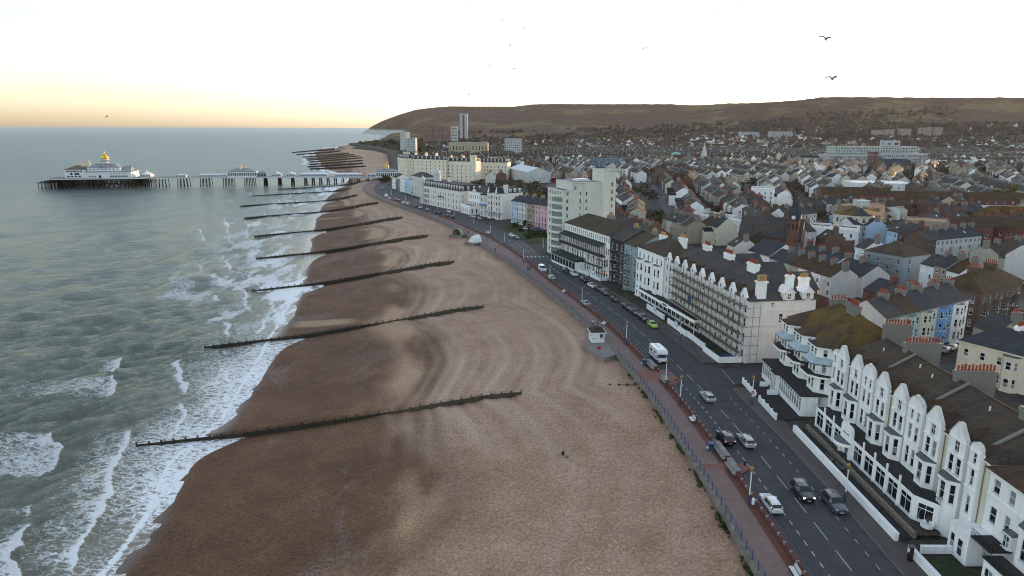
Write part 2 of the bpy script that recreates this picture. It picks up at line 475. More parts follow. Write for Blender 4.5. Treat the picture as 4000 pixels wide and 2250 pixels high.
# ================================================================ sea
def sea_mesh():
    na, nr = 470, 600
    az = np.concatenate([np.linspace(R(-66), R(-41), 60)[:-1], np.linspace(R(-41), R(4), na - 59)])
    inv = np.linspace(1 / 46.0, 1 / 3000.0, nr)
    r = np.concatenate([1 / inv, [3600, 4500, 6000, 9000, 15000, 30000, 60000, 85000]])
    A, Rr = np.meshgrid(az, r)
    X = Rr * np.sin(A); Y = Rr * np.cos(A)
    Yc = np.clip(Y, 30, 7000)
    off = WATER(Yc) - X                       # metres out from the waterline
    rng = np.random.RandomState(11)
    Z = np.zeros_like(X); tot = np.zeros_like(X)
    for i in range(20):
        lam = 2.6 * (1.15 ** i)
        th = R(-28) + rng.randn() * R(36)
        k = 2 * math.pi / lam
        ph = k * (X * math.cos(th) + Y * math.sin(th)) + rng.rand() * 6.28 + 2.2 * fbm(X / lam * 0.23, Y / lam * 0.23, 2)
        a = 0.070 * lam ** 0.48
        res = np.maximum(Rr * 0.0028, Rr ** 2 * 2.7e-5 * 1.2)
        Z += a * ((0.5 + 0.5 * np.sin(ph)) ** 1.7 - 0.35) * sstep(1.5, 4.0, lam / res)
    sh = sstep(0, 26, off)
    Z *= 0.25 + 0.75 * sh
    # breaking crests, surveyed from the photograph: (crest points, foam length seaward, strength, height)
    q1 = lambda x, y: survey(x * 0.69, 1250 + y * 0.69, -4.6)
    q2 = lambda x, y: survey(700 + x * 0.5047, 650 + y * 0.5047, -4.6)
    B = [([q1(*p) for p in [(285, 640), (345, 720), (310, 770), (300, 840), (210, 890)]], 32, 1.0, 0.7),
         ([q1(*p) for p in [(640, 325), (665, 365), (630, 430)]], 42, 0.95, 0.6),
         ([q1(*p) for p in [(680, 218), (690, 250), (650, 300)]], 12, 0.9, 0.35),
         ([q1(*p) for p in [(1020, 225), (1032, 300), (1052, 410)]], 3.5, 1.0, 0.4),
         ([q1(*p) for p in [(745, 600), (722, 690), (650, 830), (625, 960), (560, 1080), (480, 1200), (430, 1330), (415, 1460)]], 15, 0.85, 0.45),
         ([q1(*p) for p in [(155, 1060), (160, 1100)]], 11, 0.8, 0.35),
         ([q1(*p) for p in [(145, 1160), (125, 1250), (45, 1340), (130, 1440), (140, 1500)]], 9, 1.0, 0.6),
         ([q1(*p) for p in [(1045, 470), (1040, 560), (970, 660)]], 9, 0.8, 0.25),
         ([q1(*p) for p in [(1270, 250), (1312, 360), (1260, 480), (1190, 570)]], 13, 0.75, 0.12),
         ([q1(*p) for p in [(1300, 20), (1305, 100)]], 4, 0.9, 0.35),
         ([q1(*p) for p in [(900, 170), (1100, 165)]], 5, 0.5, 0.1),
         ([q2(*p) for p in [(350, 395), (380, 470), (390, 560), (435, 625)]], 14, 0.75, 0.3),
         ([q2(*p) for p in [(120, 470), (165, 490), (190, 550), (215, 600)]], 10, 0.8, 0.35),
         ([q2(*p) for p in [(510, 395), (540, 470), (530, 530), (600, 610), (645, 700)]], 22, 0.7, 0.2),
         ([q2(*p) for p in [(330, 670), (410, 790), (560, 850), (610, 890), (640, 945)]], 16, 0.8, 0.3),
         ([q2(*p) for p in [(130, 735), (195, 805)]], 13, 0.7, 0.3),
         ([q2(*p) for p in [(275, 830), (315, 890)]], 10, 0.85, 0.35),
         ([q2(*p) for p in [(460, 925), (525, 1000), (545, 1115)]], 14, 0.8, 0.3),
         ([q2(*p) for p in [(640, 690), (690, 790), (740, 870), (780, 920)]], 18, 0.6, 0.1),
         ([q2(*p) for p in [(680, 970), (745, 1065), (690, 1170), (610, 1310)]], 14, 0.75, 0.15),
         ([q2(*p) for p in [(290, 1000), (330, 1050)]], 9, 0.9, 0.4),
         ([q2(*p) for p in [(370, 1190), (405, 1320)]], 4, 0.8, 0.35),
         ([q2(*p) for p in [(580, 190), (560, 225)]], 16, 0.7, 0.3),
         ([q2(*p) for p in [(150, 270), (165, 275)]], 22, 0.6, 0.2),
         ([q2(*p) for p in [(400, 255), (415, 270)]], 10, 0.8, 0.3), ([q2(*p) for p in [(150, 410), (180, 420)]], 9, 0.8, 0.3)]
    # rows of surf along the far shore
    for k in range(9):
        y0 = 380 + 45 * k + 9 * (k % 3)
        for oo in (6, 17, 30):
            yy = [y0, y0 + 18, y0 + 40]
            B.append(([(float(WATER(v)) - oo - 3 * math.sin(v * .2) - 4 * (i == 1), v) for i, v in enumerate(yy)], 10 + oo * .3, 0.65, 0.15))
    foam = np.zeros_like(X)
    wig = 1.6 * (fbm(X * 0.22, Y * 0.22, 3) - 0.5) * 2
    for pts, Lt, st, h in B:
        pts = sorted(pts, key=lambda p: p[1])
        py = np.array([p[1] for p in pts]); px = np.array([p[0] for p in pts])
        m = (Y > py[0] - 4) & (Y < py[-1] + 4)
        if not m.any(): continue
        ym = Y[m]; xc = np.interp(ym, py, px) + wig[m]
        d = xc - X[m]                          # >0: seaward of the crest
        span = max(2.0, 0.25 * (py[-1] - py[0]))
        ends = sstep(py[0] - 2.5, py[0] + span * .4, ym) * sstep(py[-1] + 2.5, py[-1] - span * .4, ym)
        f = st * ends * np.where(d > 0, np.clip(1 - d / (Lt * 1.15), 0, 1) ** 0.8 * (0.44 + 0.36 * fbm(X[m] * 0.3, ym * 0.3, 3)) + (0.10 + 0.6 * fbm(X[m] * 0.5, ym * 0.5, 2)) * np.exp(-(d / 0.7) ** 2), np.exp(-(d / 0.45) ** 2))
        foam[m] = np.maximum(foam[m], f)
        Z[m] += h * ends * np.where(d > 0, np.exp(-d / 3.2), np.exp(-(d / 0.8) ** 2))
    # swash: broken water running up to the waterline
    swz = np.interp(Y, [60, 110, 160, 230, 420, 600], [20.0, 18.0, 26.0, 56.0, 64.0, 40.0]) * (0.65 + 0.8 * fbm(X * 0.03, Y * 0.045, 2))
    sw = np.clip(1 - off / swz, 0, 1) * (off > -14)
    sw = (0.30 + 0.32 * sw) * (1 + 0.30 * sstep(170, 230, Y)) * np.where(Y > 190, 0.35 + 0.75 * sstep(0.3, 0.6, fbm(X * 0.2 + 2, Y * 0.08, 4)), 1.0) * (sw > 0) * (0.45 + 1.0 * fbm(X * 0.08 + 9, Y * 0.06, 3))
    edge = (0.55 + 0.5 * fbm(X * 0.4, Y * 0.4, 2)) * np.exp(-((off - 0.8) / 0.8) ** 2)
    film = sstep(230, 300, Y) * sstep(620, 480, Y) * sstep(16, 5, off)     # smooth glassy run-out of the farther bays
    sw = sw * (1 - 0.45 * film)
    foam = np.maximum(foam, np.maximum(sw * sstep(1.5, 6, swz - off), edge * (1 - 0.55 * film)))
    # scattered whitecaps
    wc = sstep(0.80, 0.86, fbm(X * 0.11, Y * 0.07, 3) + 0.12 * fbm(X * .4, Y * .4, 2)) * sstep(600, 300, Rr) * sstep(40, 70, off)
    foam = np.maximum(foam, 0.7 * wc)
    Z = SEA + Z
    # thin run-up over the beach: the water sheet follows the shore and dips below it inland
    Z = np.where(off < 3, np.minimum(Z, SEA + 0.10 + 0.02 * off), Z)
    Z = np.where(off < -9, SEA - 1.5, Z)
    m, n = newmat('sea_water')
    fo = n.attr('foam')
    pos = n.pos()
    warp = n.n('ShaderNodeTexNoise', {'Vector': pos, 'Scale': 0.55, 'Detail': 3.0}).outputs['Color']
    wp = n.n('ShaderNodeVectorMath', {0: pos, 1: n.n('ShaderNodeVectorMath', {0: warp, 'Scale': 2.4}, operation='SCALE').outputs[0]}, operation='ADD').outputs[0]
    st = n.n('ShaderNodeMapping', {'Vector': wp, 'Scale': (0.8, 1.7, 1.0), 'Rotation': (0, 0, R(12))}).outputs['Vector']
    v1 = n.voro(st, 0.55, 'DISTANCE_TO_EDGE').outputs['Distance']
    v2 = n.voro(st, 1.5, 'DISTANCE_TO_EDGE').outputs['Distance']
    nz = n.noise(st, 1.1, 5, 0.7)
    lace = n.math('ADD', n.math('ADD', n.math('MULTIPLY', v1, 0.8), n.math('MULTIPLY', v2, 0.75)), n.math('MULTIPLY', nz, 0.62))
    fm = n.math('MULTIPLY', n.math('SUBTRACT', n.math('MULTIPLY', fo, 1.28), lace), 3.4, clamp=True)
    tur = n.noise(n.pos((0.6, 1, 1)), 0.05, 4)
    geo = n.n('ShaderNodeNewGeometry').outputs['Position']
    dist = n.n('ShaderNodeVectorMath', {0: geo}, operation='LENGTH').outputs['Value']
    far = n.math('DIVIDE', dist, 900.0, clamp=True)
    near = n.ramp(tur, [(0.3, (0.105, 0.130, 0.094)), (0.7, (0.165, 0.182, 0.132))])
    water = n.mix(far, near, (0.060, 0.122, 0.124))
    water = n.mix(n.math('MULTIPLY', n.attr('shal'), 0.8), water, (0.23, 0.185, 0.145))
    base = n.mix(fm, water, (0.78, 0.80, 0.80))
    rough = n.math('ADD', n.math('MULTIPLY', fm, 0.55), n.math('ADD', 0.12, n.math('MULTIPLY', far, 0.2)))
    n.put(base, rough, 0.5)
    n.set(n.p.inputs['IOR'], 1.33)
    b1 = n.noise(n.pos((1.0, 1.2, 1)), 0.8, 6, 0.7)
    b2 = n.noise(n.pos((1.0, 1.5, 1)), 0.22, 5, 0.68)
    n.bump(n.math('ADD', n.math('ADD', n.math('MULTIPLY', b1, 1.9), n.math('MULTIPLY', b2, 4.2)), n.math('MULTIPLY', fm, 0.25)), n.math('MULTIPLY', n.math('SUBTRACT', 1.0, n.math('MULTIPLY', n.attr('shal'), 0.85)), 0.95), 0.7)
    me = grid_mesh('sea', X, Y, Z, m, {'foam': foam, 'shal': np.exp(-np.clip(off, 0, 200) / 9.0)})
    o = link('sea', me)
    tag(o, kind='structure')
sea_mesh()

# ================================================================ beach
def beach_mesh():
    ncol = 230
    sc = np.concatenate([np.linspace(-0.9, -0.12, 24)[:-1], np.linspace(-0.12, 1.004, ncol)])
    ys = np.concatenate([45 * np.exp(np.linspace(0, math.log(800 / 45), 560)), 800 * np.exp(np.linspace(0.01, math.log(2300 / 800), 70))])
    S, Y = np.meshgrid(sc, ys)
    X = WATER(Y) + S * (RAIL(Y) - WATER(Y))
    Z, s, rid = beach_z(X, Y)
    Z = np.where(S > 1.0, -3.2, Z)
    nb = fbm(X * 0.035, Y * 0.02, 4)
    arc = beach_z.sb + 0.04 + 0.05 * (fbm(X * .05, Y * .03, 3) - 0.5)
    dry = sstep(0.42, 0.56, arc)
    sand = np.exp(-((arc - 0.40 - 0.06 * (nb - .5)) / 0.055) ** 2) * sstep(0.42, 0.62, fbm(X * 0.06 + 4, Y * 0.028, 4)) * 1.4
    sand = np.maximum(sand, 0.85 * sstep(0.60, 0.72, fbm(X * 0.018 + 31, Y * 0.09, 4)) * sstep(0.02, 0.08, s) * sstep(0.36, 0.2, s) * sstep(130, 170, Y))
    wet = sstep(0.055, 0.0, s) + 0.0
    tide = sstep(0.36, 0.05, s) * 0.6
    m, n = newmat('shingle')
    a_dry, a_sand, a_wet, a_rid, a_tide = (n.attr(k) for k in ('dry', 'sand', 'wet', 'rid', 'tide'))
    p = n.pos()
    peb = n.voro(p, 5.5)
    peb2 = n.voro(p, 1.9)
    pn = n.noise(p, 2.2, 5, 0.75)
    big = n.noise(p, 0.12, 5, 0.6)
    low = n.ramp(n.math('ADD', n.math('MULTIPLY', big, 0.6), n.math('MULTIPLY', pn, 0.4)), [(0.33, (0.068, 0.029, 0.012)), (0.55, (0.130, 0.062, 0.029)), (0.74, (0.200, 0.112, 0.062))])
    high = n.ramp(n.math('ADD', n.math('MULTIPLY', big, 0.55), n.math('MULTIPLY', pn, 0.45)), [(0.33, (0.225, 0.130, 0.078)), (0.52, (0.325, 0.200, 0.128)), (0.72, (0.420, 0.288, 0.202))])
    pat = n.noise(n.pos((1, 0.6, 1)), 0.075, 5, 0.68, 0.6)
    spec_ = n.noise(p, 2.0, 6, 0.85)
    low = n.mix(n.math('MULTIPLY', n.ramp(pat, [(0.52, 0.0), (0.66, 1.0)]), n.ramp(spec_, [(0.42, 0.15), (0.62, 0.85)])), low, (0.175, 0.145, 0.130))
    base = n.mix(a_dry, low, high)
    base = n.mix(1.0, base, n.ramp(spec_, [(0.30, 0.48), (0.5, 1.0), (0.70, 1.6)]), 'MULTIPLY')
    base = n.mix(n.math('MULTIPLY', a_rid, 0.62, clamp=True), base, n.ramp(pn, [(0.3, (0.33, 0.225, 0.150)), (0.7, (0.54, 0.405, 0.300))]))
    base = n.mix(n.math('MULTIPLY', a_sand, n.ramp(pn, [(0.3, 0.35), (0.6, 0.95)])), base, (0.44, 0.285, 0.165))
    grain = n.ramp(peb.outputs['Color'], [(0.0, 0.55), (1.0, 1.45)])
    base = n.mix(0.75, base, grain, 'MULTIPLY')
    spk = n.ramp(peb2.outputs['Distance'], [(0.0, 1.0), (0.13, 0.0)])
    base = n.mix(n.math('MULTIPLY', spk, n.math('MULTIPLY', n.ramp(peb2.outputs['Color'], [(0.55, 0.0), (0.7, 1.0)]), 0.4)), base, (0.42, 0.38, 0.34))
    base = n.mix(n.math('MULTIPLY', a_wet, 0.5), base, (0.075, 0.055, 0.045))
    n.put(base, n.math('SUBTRACT', 0.85, n.math('MULTIPLY', a_wet, 0.68)), 0.35)
    n.bump(n.math('ADD', n.math('MULTIPLY', peb.outputs['Distance'], 0.35), n.math('MULTIPLY', pn, 0.8)), 0.6, 0.16)
    me = grid_mesh('beach', X, Y, Z, m, {'dry': dry, 'sand': np.clip(sand, 0, 1), 'wet': np.clip(wet, 0, 1), 'rid': rid, 'tide': tide})
    tag(link('beach', me), kind='structure')
beach_mesh()

# ================================================================ land and downs
RU = [1380, 1420, 1460, 1500, 1560, 1620, 1700, 1760, 1900, 2000, 2080, 2160, 2400, 2620, 2700, 2850, 3000, 3120, 3190, 3300, 3450, 3600, 3800, 4000, 4600]
RP = [505, 503, 487, 470, 448, 430, 420, 416, 417, 417, 408, 407, 408, 408, 412, 405, 400, 392, 381, 380, 380, 382, 382, 382, 380]
def land_z(X, Y):
    X = np.asarray(X, float); Y = np.asarray(Y, float)
    u = 2000 + 2771 * X / np.maximum(Y, 50)
    dp = (501 + (u - 2000) * 0.0045) - np.interp(u, RU, RP)
    Yr = np.interp(u, [1380, 1500, 1700, 2000, 2500, 3200, 4000, 4600], [6600, 6000, 5300, 4600, 4000, 3400, 3100, 3000])
    zr = 50 + Yr * dp / 2845 + 4 * (fbm(u * 0.012, u * 0 + 3.3, 3) - 0.5)
    y0 = 1150.0
    t = np.clip((Y - y0) / (Yr - y0), 0, 1.6)
    p = 2.7
    up = zr * np.where(t <= 1, t ** p, 1 - (t - 1) * 0.6)
    nn = fbm(X * 0.0028, Y * 0.0022, 4) - 0.47
    up = up + 80 * nn * np.clip(t, 0, 1) ** 1.6 * np.clip(1 - t, 0, 1) * 1.5
    up = up + 2.5 * sstep(700, 1150, Y)
    # chalk cliff where the downs meet the sea
    cd = X - RAIL(np.clip(Y, 20, 7500))
    cl = sstep(0, 130, cd)
    up = np.where(Y > 3600, SEA + (up - SEA) * np.clip(0.25 * sstep(0, 30, cd) + 0.75 * cl, 0, 1), up)
    return up - 0.06
def land_mesh():
    cols = np.concatenate([[0.0, 0.0], np.linspace(0.004, 0.12, 60), np.linspace(0.125, 1, 150)])
    ys = np.concatenate([np.linspace(20, 700, 120), 700 * np.exp(np.linspace(0.008, math.log(7600 / 700), 230))])
    C, Y = np.meshgrid(cols, ys)
    x0 = RAIL(Y); x1 = 1.25 * Y + 420
    X = x0 + (x1 - x0) * C
    Z = land_z(X, Y)
    Z[:, 0] = -8
    m, n = newmat('land')
    p = n.pos()
    sep = n.n('ShaderNodeSeparateXYZ', {'Vector': p})
    nor = n.n('ShaderNodeSeparateXYZ', {'Vector': n.n('ShaderNodeNewGeometry').outputs['Normal']}).outputs['Z']
    n1 = n.noise(n.pos((1, 0.7, 1)), 0.0026, 6, 0.6); n2 = n.noise(p, 0.016, 6, 0.7); n3 = n.noise(p, 0.07, 4, 0.7)
    wood = n.ramp(n.math('ADD', n.math('MULTIPLY', n2, 0.5), n.math('MULTIPLY', n3, 0.5)), [(0.38, (0.040, 0.020, 0.011)), (0.5, (0.082, 0.042, 0.024)), (0.62, (0.130, 0.070, 0.040))])
    grass = n.ramp(n2, [(0.35, (0.095, 0.074, 0.024)), (0.65, (0.165, 0.115, 0.045))])
    hill = n.mix(n.ramp(n.math('ADD', n.math('MULTIPLY', n1, 0.8), n.math('MULTIPLY', n2, 0.2)), [(0.52, 0.0), (0.57, 1.0)]), wood, grass)
    town = n.ramp(n3, [(0.35, (0.040, 0.038, 0.036)), (0.5, (0.070, 0.064, 0.058)), (0.62, (0.055, 0.060, 0.030)), (0.75, (0.10, 0.09, 0.08))])
    base = n.mix(n.ramp(n.math('DIVIDE', sep.outputs['Z'], 26.0), [(0.1, 0.0), (0.6, 1.0)]), town, hill)
    chalk = n.ramp(n.noise(n.pos((1, 1, 0.25)), 0.05, 5, 0.7), [(0.38, (0.12, 0.12, 0.08)), (0.5, (0.50, 0.49, 0.46)), (0.8, (0.62, 0.61, 0.57))])
    far = n.math('GREATER_THAN', sep.outputs['Y'], 3300.0)
    ck = n.math('MULTIPLY', n.ramp(nor, [(0.80, 1.0), (0.93, 0.0)]), far)
    ck = n.math('MULTIPLY', ck, n.math('LESS_THAN', sep.outputs['X'], -600.0))
    ck = n.math('MULTIPLY', ck, n.ramp(n.math('ADD', n.math('DIVIDE', sep.outputs['Z'], 90.0), n.math('MULTIPLY', n2, .35)), [(0.48, 1.0), (0.62, 0.0)]))
    n.put(n.mix(ck, base, chalk), 0.9, 0.15)
    n.bump(n.math('ADD', n2, n3), 0.7, 6.0)
    tag(link('ground', grid_mesh('ground', X, Y, Z, m)), kind='structure')
land_mesh()

# ================================================================ roads and pavements
def strip(name, a, b, y0, y1, z, mat, step=3.0, side=None, kind='structure', parent=None):
    """sheet between the curves a(y) and b(y); side = depth of skirts on both edges"""
    ys = np.arange(y0, y1 + 0.01, step)
    if ys[-1] < y1 - 0.01: ys = np.append(ys, y1)
    xa = np.array([a(y) for y in ys], float); xb = np.array([b(y) for y in ys], float)
    if side:
        X = np.stack([xa, xa, xb, xb], 1); Z = np.tile([z - side, z, z, z - side], (len(ys), 1)).astype(float)
    else:
        X = np.stack([xa, xb], 1); Z = np.full((len(ys), 2), float(z))
    Y = np.tile(ys[:, None], (1, X.shape[1]))
    o = link(name, grid_mesh(name, X, Y, Z, mat, smooth=False), parent)
    if parent is None: tag(o, kind=kind)
    return o
off = lambda f, d: (lambda y: float(f(y)) + d)

def asphalt(name, c):
    m, n = newmat(name)
    p = n.pos()
    a = n.noise(p, 0.35, 5, 0.6); b = n.noise(p, 14, 3, 0.7); t = n.noise(n.pos((1.0, 0.05, 1)), 0.9, 3)
    base = n.ramp(n.math('ADD', n.math('MULTIPLY', a, 0.45), n.math('ADD', n.math('MULTIPLY', b, 0.25), n.math('MULTIPLY', t, 0.3))), [(0.35, tuple(x * 0.72 for x in c)), (0.65, tuple(x * 1.35 for x in c))])
    ck = n.voro(n.pos((1, 0.5, 1)), 0.16, 'DISTANCE_TO_EDGE').outputs['Distance']
    base = n.mix(n.math('MULTIPLY', n.ramp(ck, [(0.0, 1.0), (0.008, 0.0)]), 0.5), base, tuple(x * 0.5 for x in c))
    n.put(base, 0.78, 0.3); n.bump(b, 0.2, 0.02)
    return m
M_ROAD = asphalt('asphalt', (0.052, 0.051, 0.053))
M_PAVE = asphalt('pavement', (0.088, 0.072, 0.068))
def paving(name, c, w=0.6, h=0.6):
    m, n = newmat(name)
    b = n.n('ShaderNodeTexBrick', {'Vector': n.pos(), 'Color1': tuple(x * 0.93 for x in c), 'Color2': tuple(x * 1.07 for x in c), 'Mortar': tuple(x * 0.75 for x in c), 'Scale': 1.0, 'Mortar Size': 0.012, 'Brick Width': w, 'Row Height': h})
    st = n.noise(n.pos(), 0.5, 5, 0.65)
    n.put(n.mix(n.math('MULTIPLY', n.ramp(st, [(0.35, 0.0), (0.7, 1.0)]), 0.4), b.outputs['Color'], tuple(x * 0.55 for x in c)), 0.85, 0.2)
    return m
M_PROM = paving('promenade_paving', (0.215, 0.150, 0.132))
M_REDPAVE = paving('red_brick_paving', (0.150, 0.062, 0.044), 0.22, 0.11)
M_REDPALE = paving('red_tactile_paving', (0.235, 0.110, 0.090), 0.4, 0.4)
M_PAINT = plain('road_paint', (0.42, 0.43, 0.43), 0.7, 0.4, 3.0)
M_KERB = plain('kerb_concrete', (0.13, 0.125, 0.12), 0.85, 0.25, 2.0)
M_CONC = plain('sea_wall_concrete', (0.17, 0.155, 0.135), 0.9, 0.35, 0.8, bump=0.3)

strip('road', WALL, KERB, 20, 1000, 0.0, M_ROAD, 3)
strip('promenade', off(RAIL, 0.35), off(WALL, -1.35), 20, 1000, 0.10, M_PROM, 3, side=0.4)
strip('red_brick_strip', off(WALL, -1.36), off(WALL, -0.02), 20, 1000, 0.104, M_REDPAVE, 3)
for (y0, y1) in ((20, 129), (144, 272), (392, 1000)):
    strip('pavement', off(KERB, 0.16), off(KERB, 3.4 if y0 < 300 else 3.0), y0, y1, 0.115, M_PAVE, 3, side=0.3)
    strip('kerb', KERB, off(KERB, 0.155), y0, y1, 0.125, M_KERB, 3, side=0.3)
strip('sea_wall', off(RAIL, -0.25), off(RAIL, 0.35), 20, 1000, 0.22, M_CONC, 3, side=3.6)
# side street by the seafront: mouth at y 131..141, runs inland
def sheet(name, pts, z, mat, parent=None, kind='structure'):
    o = MB().poly([(p[0], p[1], z) for p in pts]).build(name, mat, parent)
    if parent is None and kind: tag(o, kind=kind)
    return o
sheet('side_street', [(42.4, 129.5), (45.5, 131.2), (64, 133.2), (150, 142), (150, 150), (64, 141.5), (45.5, 140.0), (41.8, 143.5)], 0.004, M_ROAD)
sheet('side_street', [(20, 277), (34, 280), (60, 300), (62, 296), (36, 272), (15, 262)], 0.004, M_ROAD)

# ================================================================ shared small meshes
def unit_box(name, mat):
    return MB().box(-0.5, 0.5, -0.5, 0.5, 0, 1).mesh(name, mat)
def wood(name, c):
    m, n = newmat(name)
    p = n.pos()
    g = n.noise(n.pos((3, 3, 0.8)), 2.0, 5, 0.7); b = n.noise(p, 0.35, 3)
    base = n.ramp(g, [(0.3, tuple(x * 0.5 for x in c)), (0.7, tuple(x * 1.5 for x in c))])
    base = n.mix(n.math('MULTIPLY', n.ramp(b, [(0.45, 0.0), (0.65, 1.0)]), 0.5), base, (0.045, 0.05, 0.022))
    n.put(base, 0.85, 0.25); n.bump(g, 0.4, 0.03)
    return m
M_GROYNE = wood('groyne_timber', (0.040, 0.033, 0.026))
M_GROYNE_DRY = wood('dry_groyne_timber', (0.095, 0.075, 0.058))
GPOST = unit_box('post', M_GROYNE); GPLANK = unit_box('plank', M_GROYNE)
GPOST_D = unit_box('post', M_GROYNE_DRY); GPLANK_D = unit_box('plank', M_GROYNE_DRY)

ORD = ['first', 'second', 'third', 'fourth', 'fifth', 'sixth', 'seventh', 'eighth', 'ninth', 'tenth', 'eleventh', 'twelfth', 'thirteenth',
       'fourteenth', 'fifteenth', 'sixteenth', 'seventeenth', 'eighteenth', 'nineteenth', 'twentieth']
def groyne(i, a, b):
    a = Vector((a[0], a[1], 0)); b = Vector((b[0], b[1], 0))
    L = (b - a).length; d = (b - a) / L; ang = math.atan2(d.y, d.x)
    root = empty('groyne', (*((a + b) / 2).xy, -4), ang)
    lab = 'weathered timber groyne nearest the camera, half buried in shingle' if i == 0 else \
          'timber groyne with upright posts, %s from the camera along the beach' % ORD[i]
    tag(root, lab, 'groyne', 'timber groynes along the near beach')
    sp = 1.95; n = int(L / sp)
    us = np.arange(n + 1) * (L / n)
    xs = a.x + d.x * us; yy = a.y + d.y * us
    nx, ny = -d.y, d.x
    zf, _, _ = beach_z(xs + nx * 2.6, yy + ny * 2.6)
    zn, _, _ = beach_z(xs - nx * 0.6, yy - ny * 0.6)
    top = np.maximum(zf, SEA + 0.45) + np.interp(us / L, [0, 0.05, 0.2, 0.5, 0.63, 0.75, 0.97, 1], [0.05, 0.25, 0.32, 0.25, 0.02 if i < 2 else 0.25, 0.40, 0.35, 0.05])
    k = np.ones(5) / 5
    top = np.convolve(np.pad(top, 2, mode='edge'), k, 'valid')
    loc0 = lambda u: u - L / 2
    rng = random.Random(i)
    for j, u in enumerate(us):
        hi = top[j] + 0.42 + rng.uniform(-0.07, 0.10); lo = min(zn[j], zf[j]) - 0.7
        dry = u / L > 0.6
        link('post', GPOST_D if dry else GPOST, root, (loc0(u), -0.22, lo + 4), rng.uniform(-.06, .06), (0.27, 0.27, hi - lo))
    step = 1 if i < 2 else (2 if i < 4 else 4)
    j = 0
    while j < n:
        e = min(n, j + step)
        z1 = (top[j] + top[e]) / 2; z0 = min(zn[j], zn[e], zf[j]) - 0.35
        sl = math.atan2(top[e] - top[j], us[e] - us[j])
        z = z1; kk = 0
        while z > z0 and kk < (7 if i < 2 else 5):
            h = 0.23 if i < 2 else max(0.30, (z1 - z0) / 5)
            dry = us[j] / L > 0.6
            o = link('plank', GPLANK_D if dry else GPLANK, root, ((loc0(us[j]) + loc0(us[e])) / 2, rng.uniform(-0.012, 0.012), z - h + 4), 0, (us[e] - us[j] + (0.0 if kk % 2 else 0.04), 0.09, h - 0.025))
            o.rotation_euler = (0, -sl, 0)
            z -= h; kk += 1
        j = e
    return root
for gi, (a, b) in enumerate(GROYNES): groyne(gi, a, b)

# ruined groynes beyond the pier: dark, weed covered, posts too small to pick apart
for gi, (a, b) in enumerate(FAR_GROYNES):
    a = Vector((a[0], a[1], 0)); b = Vector((b[0], b[1], 0)); L = (b - a).length; d = (b - a) / L
    mb = MB(); pb = MB(); n = int(L / 5)
    for j in range(n):
        p = a + d * (L * j / n); q = a + d * (L * (j + 1) / n)
        zp = SEA + 1.5 + 2.9 * (j / n); zq = SEA + 1.5 + 2.9 * ((j + 1) / n)
        c = (a + b) / 2
        P = p - c; Q = q - c
        mb.add([(P.x, P.y, zp - 4), (Q.x, Q.y, zq - 4), (Q.x, Q.y, zq), (P.x, P.y, zp), (P.x - 2, P.y + 5, zp - 4), (Q.x - 2, Q.y + 5, zq - 4), (Q.x - 2, Q.y + 5, zq), (P.x - 2, P.y + 5, zp)],
               [(0, 1, 2, 3), (7, 6, 5, 4), (3, 2, 6, 7), (0, 3, 7, 4), (1, 5, 6, 2)])
        pb.box(P.x - .3, P.x + .3, P.y - .9, P.y - .3, zp - 3, zp + 0.7)
    r = empty('groyne', (c.x, c.y, 0))
    mb.build('planking', M_GROYNE, r); pb.build('posts', M_GROYNE, r)['kind'] = 'stuff'
    tag(r, 'dark weedy groyne beyond the pier, %s past it' % ORD[gi], 'groyne', 'dark groynes beyond the pier')

# ================================================================ pier
M_IRON = plain('pier_iron', (0.008, 0.008, 0.008), 0.9, 0.3, 1.5, 0.1)
M_PWHITE = stucco('pier_white_paint', (0.70, 0.72, 0.72), 0.18)
M_PBLUE = plain('pier_blue_paint', (0.20, 0.29, 0.37), 0.6)
M_PROOF = roofmat('pier_lead_roof', (0.30, 0.33, 0.34), 0.6, 0.12)
M_PROOF2 = roofmat('pier_brown_roof', (0.17, 0.15, 0.11), 0.5, 0.3)
M_GOLD = plain('gold_paint', (0.75, 0.43, 0.04), 0.28, 0.1, 1.5, 0.6, 0.55)
M_DECK = plain('pier_deck_boards', (0.20, 0.19, 0.17), 0.85, 0.3, 1.2)
M_GLASS = glassmat('window_glass')
M_DGLASS = glassmat('dark_window_glass', cut=0.97)
PA = R(13.2)
PO = Vector((-425.0, 612.9, 0))
def pw(u, v, z=0): return (PO.x + math.cos(PA) * u - math.sin(PA) * v, PO.y + math.sin(PA) * u + math.cos(PA) * v, z)
def dz(u): return float(np.interp(u, [0, 92, 160, 230, 300, 330], [4.4, 4.4, 4.0, 3.4, 2.2, 1.6]))
pier = empty('pier', pw(0, 0, 0), PA)
tag(pier, 'long seaside pier on dark iron legs running out from the promenade', 'pier')
